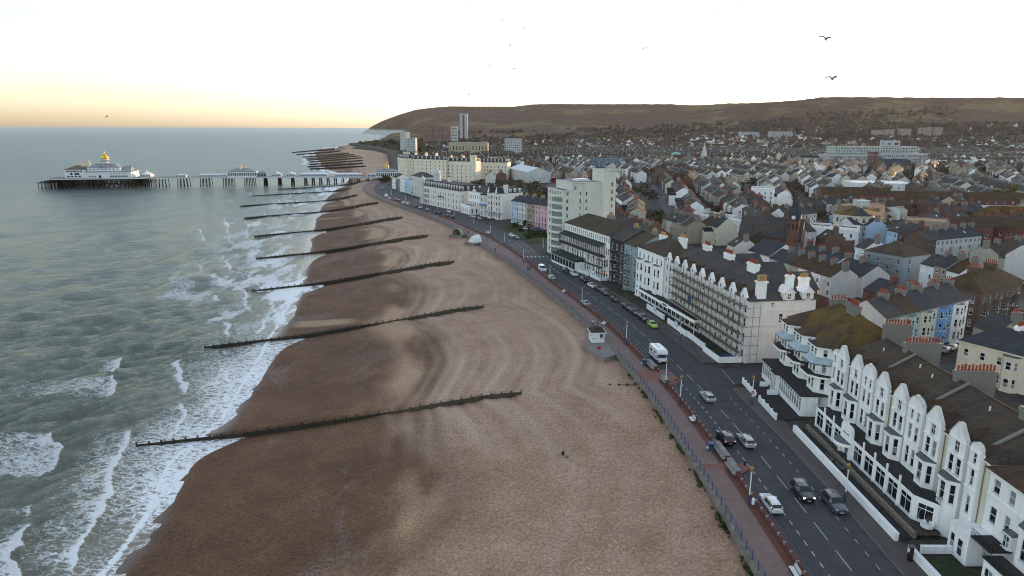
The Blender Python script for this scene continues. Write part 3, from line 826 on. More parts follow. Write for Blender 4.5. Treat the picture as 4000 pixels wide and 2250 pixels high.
def build_pier():
    # deck of the head: long platform with cut corners, lower landing stage at the seaward end
    head = [(11, 10), (21, 0), (86, 0), (97, 7), (97, 24), (84, 38), (22, 38), (11, 30)]
    MB().prism(head, 3.7, 4.4, 0, True, True).build('head_deck', M_DECK, pier)
    mb = MB()
    for i in range(len(head)):
        p, q = head[i], head[(i + 1) % len(head)]
        mb.beam((*p, 3.75), (*q, 3.75), 0.25, 0.62)
    mb.build('fascia', M_PWHITE, pier)
    m2 = MB(); fr = MB()
    uu = [97, 130, 160, 195, 230, 262, 295, 330]
    for a, b in zip(uu, uu[1:]):
        za, zb = dz(a), dz(b); v0, v1 = (5, 19)
        m2.add([(a, v0, za), (b, v0, zb), (b, v1, zb), (a, v1, za), (a, v0, za - .6), (b, v0, zb - .6), (b, v1, zb - .6), (a, v1, za - .6)], [(0, 1, 2, 3), (7, 6, 5, 4), (0, 4, 5, 1), (2, 6, 7, 3), (1, 5, 6, 2), (3, 7, 4, 0)])
        fr.beam((a, v0 - .12, za - .7), (b, v0 - .12, zb - .7), 0.2, 0.55)
    m2.build('neck_deck', M_DECK, pier); fr.build('neck_fascia', M_PWHITE, pier)
    lo = MB().box(3, 19, 6, 30, 0.4, 0.8); lo.build('landing_stage', M_IRON, pier)
    # legs: one mesh per trestle row
    rng = random.Random(5)
    for u in np.arange(13.5, 97, 3.1):
        t = MB()
        for v in (1.5, 8, 15, 22, 29, 36):
            if (u > 86 or u < 20) and (v < 6 or v > 30): continue
            lean = 0.5 if v < 2 else 0
            t.bar((u, v - lean, -9), (u, v, 3.8), 0.36, 6)
            if v < 30: t.bar((u, v, -3 + rng.uniform(-1, 1)), (u, v + 6, 2.6), 0.13, 4)
        t.bar((u, 1, 2.9), (u, 36, 2.9), 0.2, 4); t.bar((u, 1, -1.6), (u, 30, -1.6), 0.16, 4)
        t.bar((u, 1.2, -4), (u + 4.2, 1.2, 2.5), 0.11, 4); t.bar((u + 4.2, 1.2, -4), (u, 1.2, 2.5), 0.11, 4)
        t.build('trestle', M_IRON, pier)
    for u in np.arange(4, 14, 3):
        t = MB()
        for v in (7, 13, 19, 25, 29): t.bar((u, v, -9), (u, v, 2.4 if u > 6 else 1.6), 0.28, 6)
        t.build('trestle', M_IRON, pier)
    for u in (105, 123.5, 143, 163, 182):
        t = MB()
        for k in (-4.5, -1.5, 1.5, 4.5):
            for v in (6, 17):
                t.bar((u + k * 1.08, v - .3, -9), (u + k * .85, v, dz(u) - .5), 0.34, 6)
        for z in (-3.2, -0.6, 1.8):
            t.bar((u - 4.6, 5.8, z), (u + 4.6, 5.8, z), 0.13, 4)
        for k in (-4.5, -1.5, 1.5): t.bar((u + k, 5.8, -3.2), (u + k + 3, 5.8, -0.6), .1, 4); t.bar((u + k + 3, 5.8, -.6), (u + k, 5.8, 1.8), .1, 4)
        t.build('trestle', M_IRON, pier)
    for u in (196, 209, 221, 233, 240, 247, 254, 261, 268, 275, 283, 292, 303, 314):
        t = MB()
        for k in (-1.0, 1.0):
            for v in (6, 12, 18): t.bar((u + k * 1.2, v, -9), (u + k * .7, v, dz(u) - .5), 0.40, 6)
        t.bar((u - 1, 5.9, -1), (u + 1, 5.9, -1), .12, 4); t.bar((u - 1, 5.9, -3.5), (u + 1, 5.9, 1.2), .1, 4)
        t.build('trestle', M_IRON, pier)
    for z0_ in (-.6, 1.6): MB().box(22, 86, 1.0, 1.35, z0_, z0_ + .5).build('waling', M_IRON, pier)
    # balustrade
    pb = MB(); rl = MB()
    path = [(head[i], head[(i + 1) % len(head)], 4.4, 4.4) for i in range(len(head))] + [((a, 5.1), (b, 5.1), dz(a), dz(b)) for a, b in zip(uu, uu[1:])]
    for p, q, z0, z1 in path:
        rl.bar((*p, z0 + 1.1), (*q, z1 + 1.1), 0.06, 4); rl.bar((*p, z0 + .55), (*q, z1 + .55), 0.04, 4)
        n = max(1, int(math.dist(p, q) / 2.4))
        for j in range(n):
            t = j / n
            x = p[0] + (q[0] - p[0]) * t; y = p[1] + (q[1] - p[1]) * t; z = z0 + (z1 - z0) * t
            pb.box(x - .07, x + .07, y - .07, y + .07, z, z + 1.15)
    r = rl.build('balustrade', M_PBLUE, pier); pb.build('baluster_posts', M_PBLUE, r)['kind'] = 'stuff'
build_pier()

def hip(mb, x0, x1, y0, y1, z0, z1, ins=None, m=0, ov=0.4):
    """hipped roof; ins = inset of the ridge ends"""
    x0 -= ov; x1 += ov; y0 -= ov; y1 += ov
    w, d = x1 - x0, y1 - y0
    i = min(w, d) / 2 if ins is None else ins
    if w >= d: A, B = (x0 + i, (y0 + y1) / 2, z1), (x1 - i, (y0 + y1) / 2, z1)
    else: A, B = ((x0 + x1) / 2, y0 + i, z1), ((x0 + x1) / 2, y1 - i, z1)
    c = [(x0, y0, z0), (x1, y0, z0), (x1, y1, z0), (x0, y1, z0)]
    v = c + [A, B]
    if w >= d: f = [(0, 1, 5, 4), (1, 2, 5), (2, 3, 4, 5), (3, 0, 4)]
    else: f = [(0, 1, 4), (1, 2, 5, 4), (2, 3, 5), (3, 0, 4, 5)]
    mb.add(v, f + [(3, 2, 1, 0)], m)
    return A, B
def gable(mb, x0, x1, y0, y1, z0, z1, axis='x', m=0, ov=0.3, th=0.14, ge=0.1):
    """two thick slopes; ridge along axis"""
    if axis == 'x':
        a0, a1 = x0 - ge, x1 + ge; b0, b1 = y0 - ov, y1 + ov; P = lambda a, b, z: (a, b, z)
    else:
        a0, a1 = y0 - ge, y1 + ge; b0, b1 = x0 - ov, x1 + ov; P = lambda a, b, z: (b, a, z)
    c = (b0 + b1) / 2
    sl = (z1 - z0) / ((b1 - b0) / 2 - ov); zl = z0 - sl * ov
    v = [P(a0, b0, zl), P(a1, b0, zl), P(a1, c, z1), P(a0, c, z1), P(a1, b1, zl), P(a0, b1, zl)]
    v += [(p[0], p[1], p[2] + th) for p in v]
    f = [(6, 7, 8, 9), (9, 8, 10, 11), (1, 0, 3, 2), (2, 3, 5, 4), (0, 1, 7, 6), (4, 5, 11, 10), (1, 2, 8, 7), (2, 4, 10, 8), (3, 0, 6, 9), (5, 3, 9, 11)]
    mb.add(v, f, m)
def gable_wall(mb, x0, x1, y, z0, z1, m=0, axis='y'):
    if axis == 'y': mb.poly([(x0, y, z0), (x1, y, z0), ((x0 + x1) / 2, y, z1)], m)
    else: mb.poly([(y, x0, z0), (y, x1, z0), (y, (x0 + x1) / 2, z1)], m)

def cupola(parent, x, y, z, r, mw, md, n=8, drum=1.0, name='cupola'):
    mb = MB(); mb.lathe([(r * .9, z), (r * .9, z + drum), (r * 1.1, z + drum), (r * 1.1, z + drum + .15)], x, y, n)
    o = mb.build(name, mw, parent)
    d = MB(); b = z + drum + .15
    d.lathe([(r * 1.0, b), (r * 1.12, b + r * .35), (r * .98, b + r * .75), (r * .62, b + r * 1.15), (r * .25, b + r * 1.5), (r * .1, b + r * 1.9), (.05, b + r * 2.6)], x, y, n)
    d.build('dome', md, o, smooth=n > 10)
    return o

def pier_pavilion():
    t = empty('pier_pavilion', pw(57, 18, 4.4), PA)
    tag(t, 'white theatre pavilion with large golden onion dome at the end of the pier', 'pavilion')
    # local x: -33..33, y: -13..13
    w = MB(); tr = MB(); gl = []
    def block(x0, x1, y0, y1, z1, ops_front, ops_side=()):
        w.wall((x0, y0), (x1, y0), 0, z1, ops_front); w.wall((x1, y0), (x1, y1), 0, z1, ops_side)
        w.wall((x1, y1), (x0, y1), 0, z1); w.wall((x0, y1), (x0, y0), 0, z1, ops_side)
        for o in ops_front: gl.append((x0 + o[0], x0 + o[1], y0 + .15, o[2], o[3]))
        tr.box(x0 - .2, x1 + .2, y0 - .2, y0 + .05, z1 - .35, z1)
    f1 = [(2 + 3.0 * k, 4 + 3.0 * k, 0.9, 2.3) for k in range(4)] + [(1.5 + 1.9 * k, 2.9 + 1.9 * k, 5.4, 6.8) for k in range(7)] + [(4.5, 6.5, 3.0, 4.6), (8, 12, 3.0, 4.6)]
    block(-31, -14, -11, 11, 7.8, f1)
    f2 = [(3 + 2.2 * k, 4.2 + 2.2 * k, 1.0, 2.2) for k in range(3)] + [(11, 13, 0, 2.6)] + [(20 + 2.2 * k, 21.5 + 2.2 * k, 0.9, 2.2) for k in range(7)] + [(21 + 2.4 * k, 21.7 + 2.4 * k, 3.2, 4.6) for k in range(6)]
    block(-14, 24, -12.5, 12.5, 5.6, f2)
    f3 = [(2 + 3.2 * k, 3 + 3.2 * k, 7.2, 8.0) for k in range(8)]
    w.wall((-13, -9), (14, -9), 5.6, 9.0, f3); w.wall((14, -9), (14, 9), 5.6, 9.0); w.wall((-13, 9), (-13, -9), 5.6, 9.0)
    for o in f3: gl.append((-13 + o[0], -13 + o[1], -8.85, o[2], o[3]))
    w.build('wall', M_PWHITE, t); tr.build('cornice', M_PBLUE, t)
    for (a, b, y, z0, z1) in gl:
        MB().box(a, b, y, y + .05, z0, z1).build('window', M_DGLASS, t)
    fl = MB(); fl.box(-14, 25.5, -13, 13, 5.6, 5.95); fl.build('terrace', M_PROOF, t)
    rf = MB(); hip(rf, -31, -14, -11, 11, 7.8, 11.2, 7.5); rf.build('roof', M_PROOF2, t)
    r2 = MB(); A, B = hip(r2, -13, 14, -9, 9, 9.0, 13.2, 7.5); ro = r2.build('roof', M_PROOF, t)
    g = MB(); gable(g, -3, 3, -10.2, -4, 9.2, 11.2, 'y', 0, .3); gable_wall(g, -3, 3, -10.1, 9.1, 11.1); g.build('gablet', M_PROOF, ro)
    tr2 = MB(); tr2.box(-5, 5, -3.4, 3.4, 12.6, 13.0)
    for x in np.arange(-5, 5.1, 1.25): tr2.box(x - .06, x + .06, -3.45, -3.3, 13, 14)
    tr2.box(-5, 5, -3.45, -3.35, 13.9, 14.05)
    tr2.build('lantern_platform', M_PWHITE, t)
    st = MB()
    for k in range(8): st.box(5 + 1.6 * k, 6.6 + 1.6 * k, -2, 2, 12.6 - .85 * k - .3, 13.0 - .85 * k)
    st.bar((5, -2, 14), (18, -2, 7.4), .12, 5); st.build('roof_stair', M_PWHITE, t)
    gg = MB(); gable(gg, 15, 22, -6, 6, 6.0, 10.2, 'x', 0, .3); gable_wall(gg, -6, 6, 22, 5.9, 10.1, 0, 'x'); gable_wall(gg, -6, 6, 15, 5.9, 10.1, 0, 'x'); gg.build('end_gable', M_PROOF, t)
    d = MB(); d.lathe([(3.0, 13.0), (3.0, 15.9), (3.5, 16.0), (3.5, 16.5)], 0, 0, 16); dr = d.build('drum', M_PWHITE, t)
    for k in range(12):
        an = 2 * math.pi * k / 12
        MB().box(-.4, .4, -.05, .05, 0, 1.8).build('window', M_DGLASS, dr, (3.02 * math.sin(an), -3.02 * math.cos(an), 13.6), an)
    g2 = MB(); g2.lathe([(2.9, 16.5), (3.2, 17.2), (3.15, 18.0), (2.6, 19.1), (1.75, 20.2), (.95, 21.1), (.5, 21.9), (.4, 22.5), (.45, 22.8), (.1, 23.4), (.05, 25)], 0, 0, 20)
    g2.build('golden_dome', M_GOLD, t, smooth=True)
    for (x, y) in ((-18, -4), (-15.5, 6)):
        cupola(t, x, y, 10.4, 1.1, M_PWHITE, M_GOLD, 8, 1.2)
    for k in range(24):
        p = MB(); p.box(-.15, .15, -.15, .15, 0, 1.0); p.build('baluster', M_PWHITE, t, (-13 + 38 * k / 23, -12.9, 5.95))
pier_pavilion()

def pier_hut(name, label, cat, u0, u1, v0, v1, h, rh, kind='hip', wall=None, roof=None, win=2.0, cup=()):
    um = (u0 + u1) / 2
    t = empty(name, pw(um, (v0 + v1) / 2, dz(um)), PA)
    tag(t, label, cat)
    w, d = (u1 - u0) / 2, (v1 - v0) / 2
    n = max(2, int(2 * w / win)); st = 2 * w / n
    ops = [(st * k + st * .22, st * k + st * .78, h * .28, h * .82) for k in range(n)]
    mb = MB().wall((-w, -d), (w, -d), 0, h, ops); mb.wall((w, -d), (w, d), 0, h); mb.wall((w, d), (-w, d), 0, h); mb.wall((-w, d), (-w, -d), 0, h)
    mb.build('wall', wall or M_PWHITE, t)
    gm = MB().box(-st * .28, st * .28, .1, .14, h * .28, h * .82).mesh('window', M_DGLASS)
    for k in range(n): link('window', gm, t, (-w + st * (k + .5), -d, 0))
    fb = MB().box(-w - .25, w + .25, -d - .25, d + .25, h, h + .22); fb.build('cornice', M_PBLUE, t)
    r = MB()
    if kind == 'hip': hip(r, -w, w, -d, d, h + .22, h + rh, d * 1.2)
    elif kind == 'gable': gable(r, -w, w, -d, d, h + .22, h + rh, 'y'); gable_wall(r, -w, w, -d, h + .22, h + rh)
    elif kind == 'tent': r.lathe([(w * 1.15, h + .2), (w * .7, h + rh * .35), (w * .3, h + rh * .62), (.2, h + rh), (.06, h + rh + 1.2)], 0, 0, 8, 0, 1, d / w)
    ro = r.build('roof', roof or M_PROOF, t)
    for (x, y, rr) in cup: cupola(t, x, y, h + rh * .75, rr, M_PWHITE, M_GOLD, 8, 1.1)
    return t
pier_hut('marquee', 'white marquee beside the golden domed pavilion on the pier', 'marquee', 87, 96, 9, 22, 2.4, 3.4, 'tent', roof=M_PWHITE)
pier_hut('kiosk', 'small round tent roofed kiosk on the pier, seaward of the long shelter', 'kiosk', 117, 126, 9, 15, 1.7, 1.5, 'tent', roof=M_PWHITE)
pier_hut('shelter', 'long low white shelter on the pier next to the blue pavilion', 'shelter', 137, 161, 9, 15, 1.8, 1.2, 'hip', roof=M_PWHITE, win=2.6)
pier_hut('tea_pavilion', 'blue and white pavilion with two golden cupolas halfway along the pier', 'pavilion', 163.6, 189, 4.6, 18, 5.0, 3.2, 'hip', roof=M_PROOF, win=1.9,
         cup=((-1.5, -4.0, .95), (1.8, 3.0, .95)))
pier_hut('annexe', 'small blue gabled building joined to the blue pier pavilion', 'building', 189.6, 197.5, 7, 15, 3.6, 2.0, 'hip', wall=M_PBLUE)
pier_hut('kiosk', 'cream gabled kiosk on the pier, nearer the blue pavilion', 'kiosk', 202.5, 210.8, 7, 14, 2.4, 2.2, 'gable', roof=M_PWHITE)
pier_hut('kiosk', 'cream gabled kiosk on the pier, nearer the shore shelters', 'kiosk', 215.6, 224, 7, 14, 2.4, 2.2, 'gable', roof=M_PWHITE)
pier_hut('shelter', 'long white glazed shelter on the pier, seaward of two', 'shelter', 227.5, 253.5, 7, 15, 2.7, 1.5, 'hip', roof=M_PWHITE, win=1.6)
pier_hut('shelter', 'long white glazed shelter on the pier, shoreward of two', 'shelter', 261, 287, 7, 15, 2.7, 1.5, 'hip', roof=M_PWHITE, win=1.6)
pier_hut('entrance_pavilion', 'pale two tier entrance pavilion at the shore end of the pier', 'pavilion', 300, 322, 3, 21, 5.6, 3.6, 'hip', roof=M_PROOF, win=2.0, cup=((0, 0, 2.2),))
pier_hut('ticket_hut', 'low white ticket hut seaward of the pier entrance', 'hut', 292, 299.5, 7, 15, 3.0, .6, 'hip', roof=M_PWHITE)

# ================================================================ promenade furniture
M_BLUE = metal('blue_railing_paint', (0.035, 0.055, 0.12), 0.5)
M_WPAINT = plain('white_gloss_paint', (0.70, 0.71, 0.70), 0.45, 0.1, 3.0)
M_BRICK = brickmat('red_wall_brick', (0.155, 0.062, 0.045))
M_BLACK = plain('black_paint', (0.012, 0.012, 0.014), 0.45)
M_LAMPGOLD = plain('lantern_gold', (0.36, 0.22, 0.06), 0.4, 0.2, 3.0, 0.5, 0.4)
M_RED = plain('red_plastic', (0.45, 0.02, 0.02), 0.45)

def along(f, y):
    """position and heading on a plan curve"""
    dx = float(f(y + .5) - f(y - .5))
    return float(f(y)), math.atan2(1.0, dx)

RPM = MB(); RPM.box(-.045, .045, -.045, .045, 0, 1.15); RPM.box(-.09, .09, -.09, .09, 0, .08); RPM.box(-.06, .06, -.06, .06, 1.15, 1.22)
RPOST = RPM.mesh('post', M_BLUE)
def railing(y0, y1, step, label, curve_=RAIL, dx=0.1, z=0.22):
    ym = (y0 + y1) / 2; cx = float(curve_(ym)) + dx
    t = empty('railing', (cx, ym, z))
    tag(t, label, 'railing')
    y = y0; pts = []
    while y <= y1 + .01:
        x, h = along(curve_, y)
        pts.append((x + dx - cx, y - ym)); link('post', RPOST, t, (x + dx - cx, y - ym, 0), h)
        y += step
    for zz in (0.38, 0.74, 1.08):
        r = MB()
        for p, q in zip(pts, pts[1:]): r.bar((*p, zz), (*q, zz), 0.028, 5)
        r.build('rail', M_BLUE, t)
railing(40, 149.6, 2.05, 'blue railing along the sea wall from the foreground to the concrete slipway')
railing(170.5, 300, 2.1, 'blue railing along the sea wall between the white kiosk and the white shell shelter')
railing(322, 520, 2.4, 'distant blue railing along the sea wall curving towards the pier')

# low brick wall between promenade and road, with a rail on white brackets
BRK = MB().box(-.30, .10, -.11, .11, 0, .13); BRK.box(-.24, -.05, -.08, .08, -.28, 0)
BRACKET = BRK.mesh('bracket', plain('bracket_concrete', (0.33, 0.31, 0.28), 0.8, 0.2))
WP = MB(); WP.bar((0, 0, 0), (0, 0, .55), .035, 6); WPOST = WP.mesh('post', M_BLUE)
def low_wall(y0, y1, label, h=0.62):
    ym = (y0 + y1) / 2; cx = float(WALL(ym))
    t = empty('low_wall', (cx, ym, 0.1)); tag(t, label, 'wall')
    ys = np.append(np.arange(y0, y1, 3.0), y1)
    X = np.array([[float(WALL(y)) - cx - .02, float(WALL(y)) - cx - .02, float(WALL(y)) - cx + .32, float(WALL(y)) - cx + .32] for y in ys])
    Z = np.tile([-.15, h, h, -.15], (len(ys), 1)); Y = np.tile((ys - ym)[:, None], (1, 4))
    link('brickwork', grid_mesh('brickwork', X, Y, Z, M_BRICK, smooth=False), t)
    pts = []
    y = y0 + .6
    while y < y1:
        x, hd = along(WALL, y)
        link('bracket', BRACKET, t, (x - cx + .12, y - ym, h - .12), hd - math.pi / 2)
        link('post', WPOST, t, (x - cx + .2, y - ym, h), 0)
        pts.append((x - cx + .2, y - ym)); y += 1.95
    r = MB()
    for p, q in zip(pts, pts[1:]): r.bar((*p, h + .5), (*q, h + .5), 0.05, 6)
    r.build('rail', M_BLUE, t)
low_wall(40, 93, 'low red brick wall with blue rail and white brackets in the foreground')
low_wall(103.5, 130, 'low red brick wall with blue rail between the two red paved crossings')
low_wall(143.5, 262, 'low red brick wall with blue rail running from the motorhome past the kiosk')
low_wall(270, 400, 'distant low red brick wall beside the promenade near the shell shelters')
M_SLATP = plain('worn_slat_paint', (.30, .29, .27), .7, .25, 3)
def seat_wall(y0, y1, label):
    t = empty('seat_wall', (float(WALL((y0 + y1) / 2)), (y0 + y1) / 2, .1), along(WALL, (y0 + y1) / 2)[1] - math.pi / 2)
    tag(t, label, 'wall'); L = (y1 - y0) / 2
    MB().box(-.30, .32, -L, L, -.1, .95).build('brickwork', M_BRICK, t)
    MB().box(-.40, .42, -L - .06, L + .06, .953, 1.08).build('coping', plain('coping_stone', (0.22, 0.21, 0.195), .85, .25), t)
    for k, zz in enumerate((.42, .62, .80)):
        MB().box(-.36 - .0, -.305, -L + .1, L - .1, zz, zz + .11).build('slat', M_SLATP, t)
    MB().box(-.75, -.31, -L + .1, L - .1, .36, .42).build('seat', M_SLATP, t)
seat_wall(97.8, 102.8, 'thick brick seat wall with pale coping behind the parked black car')
seat_wall(92.9, 97.0, 'thick brick seat wall with pale coping on the near side of the small red crossing')
seat_wall(138.7, 143.2, 'thick brick seat wall with white slats in front of the motorhome')
seat_wall(130.4, 133.9, 'thick brick seat wall below the lamp post with a blue sign')
sheet('crossing_paving', [(26.0, 138.3), (30.6, 139.4), (33.4, 139.6), (34.3, 132.8), (32.6, 130.0), (31.0, 133.5), (26.8, 132.2)], 0.112, M_REDPALE)
sheet('crossing_paving', [(29.0, 96.9), (33.2, 97.2), (36.0, 97.2), (36.0, 95.6), (33.9, 93.4), (33.2, 95.2), (29.0, 95.2)], 0.112, M_REDPALE)

# lamp standards
LB = MB(); LB.lathe([(.17, 0), (.17, .9), (.14, .95), (.14, 1.5), (.11, 1.55)], 0, 0, 10)
LCm = MB(); LCm.lathe([(.085, 1.55), (.075, 4.6), (.12, 4.65), (.12, 4.8), (.06, 4.85)], 0, 0, 10)
LLm = MB(); LLm.lathe([(.10, 4.85), (.16, 5.0), (.26, 5.45), (.28, 5.5), (.12, 5.7), (.04, 5.8), (.03, 6.0)], 0, 0, 8)
LR = MB(); LR.bar((-.45, 0, 4.4), (.45, 0, 4.4), .03, 6)
LMS = (LB.mesh('lamp_base', M_BLUE), LCm.mesh('lamp_column', M_WPAINT), LLm.mesh('lantern', M_LAMPGOLD), LR.mesh('ladder_bar', M_BLUE))
def lamp(x, y, label, z=.11):
    t = empty('street_lamp', (x, y, z)); tag(t, label, 'street lamp', 'seafront lamp standards')
    for nm, me in zip(('lamp_base', 'lamp_column', 'lantern', 'ladder_bar'), LMS): link(nm, me, t)
    return t
PL = [(32.4, 85.2), (31.3, 120.3), (30.5, 129.1), (27.1, 156.6), (20.1, 192.3), (12.6, 224.6), (4.3, 258.7), (-3.3, 299.9), (-10.4, 327.5), (-19.9, 355.7),
      (-32.7, 389), (-45.1, 419), (-59.7, 446), (-71.8, 465), (-88.4, 508)]
for i, (x, y) in enumerate(PL):
    lab = ['nearest seafront lamp with gold lantern, beside the white estate car', 'seafront lamp on the near side of the red paved crossing', 'seafront lamp with blue sign board by the red paved crossing',
           'seafront lamp beside the promenade opposite the white kiosk'][i] if i < 4 else 'white and blue seafront lamp, %s along the promenade side' % ORD[i]
    t = lamp(x, y, lab)
    if i == 0:
        b = MB(); b.lathe([(.2, .15), (.22, .2), (.24, .9), (.16, 1.05)], .55, -.1, 10); b.build('litter_basket', M_WPAINT, t)
    if i == 2:
        s = MB(); s.prism([(-.55, -.03), (.55, -.03), (.55, .03), (-.55, .03)], 2.6, 3.05); s.build('sign_board', plain('sign_blue', (.02, .08, .25), .4), t)
        MB().box(-.4, .4, -.045, -.035, 2.78, 2.87).build('sign_line', M_WPAINT, t)
for i, (x, y) in enumerate([(45.9, 86.1), (44.6, 120.3), (40.7, 160.1), (16.5, 261.5), (12.8, 282.6), (42.5, 155.1)]):
    t = lamp(x, y, 'lamp standard on the hotel side, ' + ['beside the dark car facing the camera', 'with a red round sign near the side street', 'by the scaffolded hotel garden wall',
             'outside the tall cream tower', 'at the corner of the small park', 'second by the scaffolded hotel garden wall'][i])
    if i == 1:
        s = MB(); s.bar((0, -.12, 2.5), (0, -.16, 2.5), .3, 14); s.build('round_sign', M_RED, t)
        MB().box(-.2, .2, -.185, -.175, 2.45, 2.55).build('sign_bar', M_WPAINT, t)
        MB().box(-.1, .75, -.1, -.06, 2.05, 2.6).build('notice', M_WPAINT, t)

# benches
def bench(x, y, label, rz):
    t = empty('bench', (x, y, .105), rz); tag(t, label, 'bench', 'white promenade benches')
    for k in range(4): MB().box(-.62 + .15 * k, -.50 + .15 * k, -.95, .95, .44, .48).build('seat_slat', M_WPAINT, t)
    for k in range(3): MB().box(.02 + .05 * k, .06 + .05 * k, -.95, .95, .56 + .15 * k, .67 + .15 * k).build('back_slat', M_WPAINT, t)
    for s in (-.8, .8):
        l = MB(); l.box(-.58, -.5, s - .03, s + .03, 0, .44); l.box(-.05, .05, s - .03, s + .03, 0, .5); l.beam((0, s, .45), (.17, s, 1.0), .06, .06); l.box(-.58, .05, s - .03, s + .03, .40, .438); l.build('leg', M_BLACK, t)
bench(32.9, 70.1, 'white slatted bench at the bottom edge beside the low brick wall', R(0))
bench(31.9, 112.8, 'white slatted bench on the red strip above the blue bin', R(2))
bench(24.1, 173.5, 'white slatted bench on the promenade above the white kiosk', R(10))
bench(16.2, 209.6, 'white slatted bench on the promenade farther along towards the zebra crossing', R(14))
def litter_bin(x, y, label):
    t = empty('litter_bin', (x, y, .105)); tag(t, label, 'bin', 'blue litter bins')
    MB().box(-.4, .4, -.4, .4, 0, 1.15).build('body', M_BLUE, t)
    MB().box(-.44, .44, -.44, .44, 1.153, 1.3).build('lid', plain('bin_lid', (.05, .10, .22), .5), t)
    MB().box(-.25, .25, -.41, -.403, .75, 1.0).build('slot', M_BLACK, t)
    MB().box(-.62, -.41, -.2, .2, .3, .55).build('notice', M_WPAINT, t)
litter_bin(31.8, 101.7, 'blue litter bin by the low wall level with the black estate car')
litter_bin(28.7, 142.3, 'blue litter bin beside the motorhome')
for (x, y, l) in ((33.5, 132.5, 'short black bollard on the kerb of the larger red crossing'), (35.6, 96.6, 'short black bollard on the small red crossing'), (30.9, 138.0, 'black bollard at the end of the seat wall by the motorhome')):
    t = empty('bollard', (x, y, .11)); tag(t, l, 'bollard', 'black bollards')
    b = MB(); b.lathe([(.13, 0), (.11, .1), (.10, .95), (.13, 1.0), (.10, 1.15)], 0, 0, 10); b.build('shaft', M_BLACK, t)
    b = MB(); b.lathe([(.106, .75), (.106, .88)], 0, 0, 10); b.build('band', M_WPAINT, t)

# white kiosk on its concrete slab
def kiosk():
    o = MB().prism([(18.2, 164.5), (17.4, 156), (20.6, 146.5), (24.0, 149.6), (22.6, 162.5)], -3, 0.20).build('kiosk_slab', plain('slab_concrete', (.20, .185, .17), .9, .2)); tag(o, kind='structure')
    t = empty('kiosk', (20.45, 159.8, .20), R(4)); tag(t, 'small white kiosk hut with dark pyramid roof on the sea wall', 'kiosk')
    w, d, h = 1.55, 1.85, 2.35
    ops = [(1.9, 2.8, 1.2, 2.1)]
    mb = MB().wall((-w, -d), (w, -d), 0, h, ops, rev=.06); mb.wall((w, -d), (w, d), 0, h); mb.wall((w, d), (-w, d), 0, h); mb.wall((-w, d), (-w, -d), 0, h, [(1.9, 3.1, 1.2, 2.0)], rev=.06)
    mb.build('wall', stucco('kiosk_white', (.72, .73, .74), .15), t)
    MB().box(.4, 1.2, -d + .05, -d + .06, 1.22, 2.08).build('poster', plain('poster_dark', (.06, .09, .10), .3, .5, 4), t)
    MB().box(-w + .05, -w + .06, -d + .65, -d + 1.75, 1.22, 1.98).build('menu_board', plain('menu_green', (.02, .10, .04), .4, .6, 5), t)
    MB().box(-.35, .42, -d - .03, -d - .003, .05, 2.15).build('door', M_WPAINT, t)
    MB().box(-w - .02, w + .02, -d - .025, -d - .002, .95, 1.03).build('dado_rail', M_BLUE, t)
    r = MB(); r.box(-w - .4, w + .4, -d - .4, d + .4, h, h + .18); r.build('fascia', M_WPAINT, t)
    r = MB(); hip(r, -w, w, -d, d, h + .183, h + 1.15, 1.6, 0, .3); r.build('roof', roofmat('kiosk_felt', (.045, .036, .030), .3, .1), t)
    r = MB(); r.box(-.25, .25, -.35, .35, h + .95, h + 1.35); r.build('roof_vent', plain('brown_felt', (.07, .05, .04)), t)
kiosk()
t = empty('life_ring_stand', (19.9, 150.8, .2)); tag(t, 'red life ring holder standing by the slipway railing', 'life ring')
MB().bar((0, 0, 0), (0, 0, 1.1), .05, 8).build('post', M_BLUE, t)
b = MB(); b.lathe([(.30, .75), (.42, .9), (.42, 1.3), (.30, 1.45)], 0, 0, 14, 0, 1, .35); b.build('case', M_RED, t)
for i, (x, y) in enumerate([(20.0, 132.7), (21.8, 132.6), (23.6, 132.8), (25.2, 133.0)]):
    zz = float(beach_z(x, y)[0])
    t = empty('timber_stump', (x, y, zz)); tag(t, 'dark timber stump in the shingle, %s from the sea wall of the row of four' % ['farthest', 'third', 'second', 'nearest'][i], 'stump', 'row of stumps by the sea wall')
    MB().box(-.22, .22, -.2, .2, -.5, .22 + .07 * i).build('post_head', M_GROYNE, t)
    if i in (1, 2): MB().box(.2, 1.7, -.05, .05, -.2, .12).build('plank', M_GROYNE, t)

# shell shelters on the beach edge
def shell(x, y, label, cin, cout, rz):
    t = empty('shell_shelter', (x, y, 0), rz); tag(t, label, 'shelter')
    MB().box(-3.6, 3.6, -3.2, 3.0, -3.0, .15).build('plinth', M_CONC, t)
    ribs = 9
    for k in range(ribs):
        a0 = math.pi * k / ribs; a1 = math.pi * (k + 1) / ribs
        v = []; f = []
        for j in range(5):
            yy = -2.2 + 1.05 * j; rr = 2.3 - .06 * j * j; bz = 1.28
            for a in (a0 + .02, (a0 + a1) / 2, a1 - .02):
                bul = 1.0 + (.07 if abs(a - (a0 + a1) / 2) < .01 else 0)
                v.append((-rr * bul * math.cos(a), yy, .15 + rr * bul * bz * math.sin(a)))
        for j in range(4):
            for q in range(2): f.append((j * 3 + q, (j + 1) * 3 + q, (j + 1) * 3 + q + 1, j * 3 + q + 1))
        m = MB(); m.add(v, f)
        o = m.build('rib', cout, t, smooth=False); md = o.modifiers.new('thick', 'SOLIDIFY'); md.thickness = .18
    bk = MB(); pts = [(-1.4 * math.cos(math.pi * k / 16), 2.0, .15 + 1.4 * 1.28 * math.sin(math.pi * k / 16)) for k in range(17)]
    bk.poly(pts); bk.build('back', cin, t)
    MB().box(-1.9, 1.9, .9, 1.4, .15, .6).build('seat', cin, t)
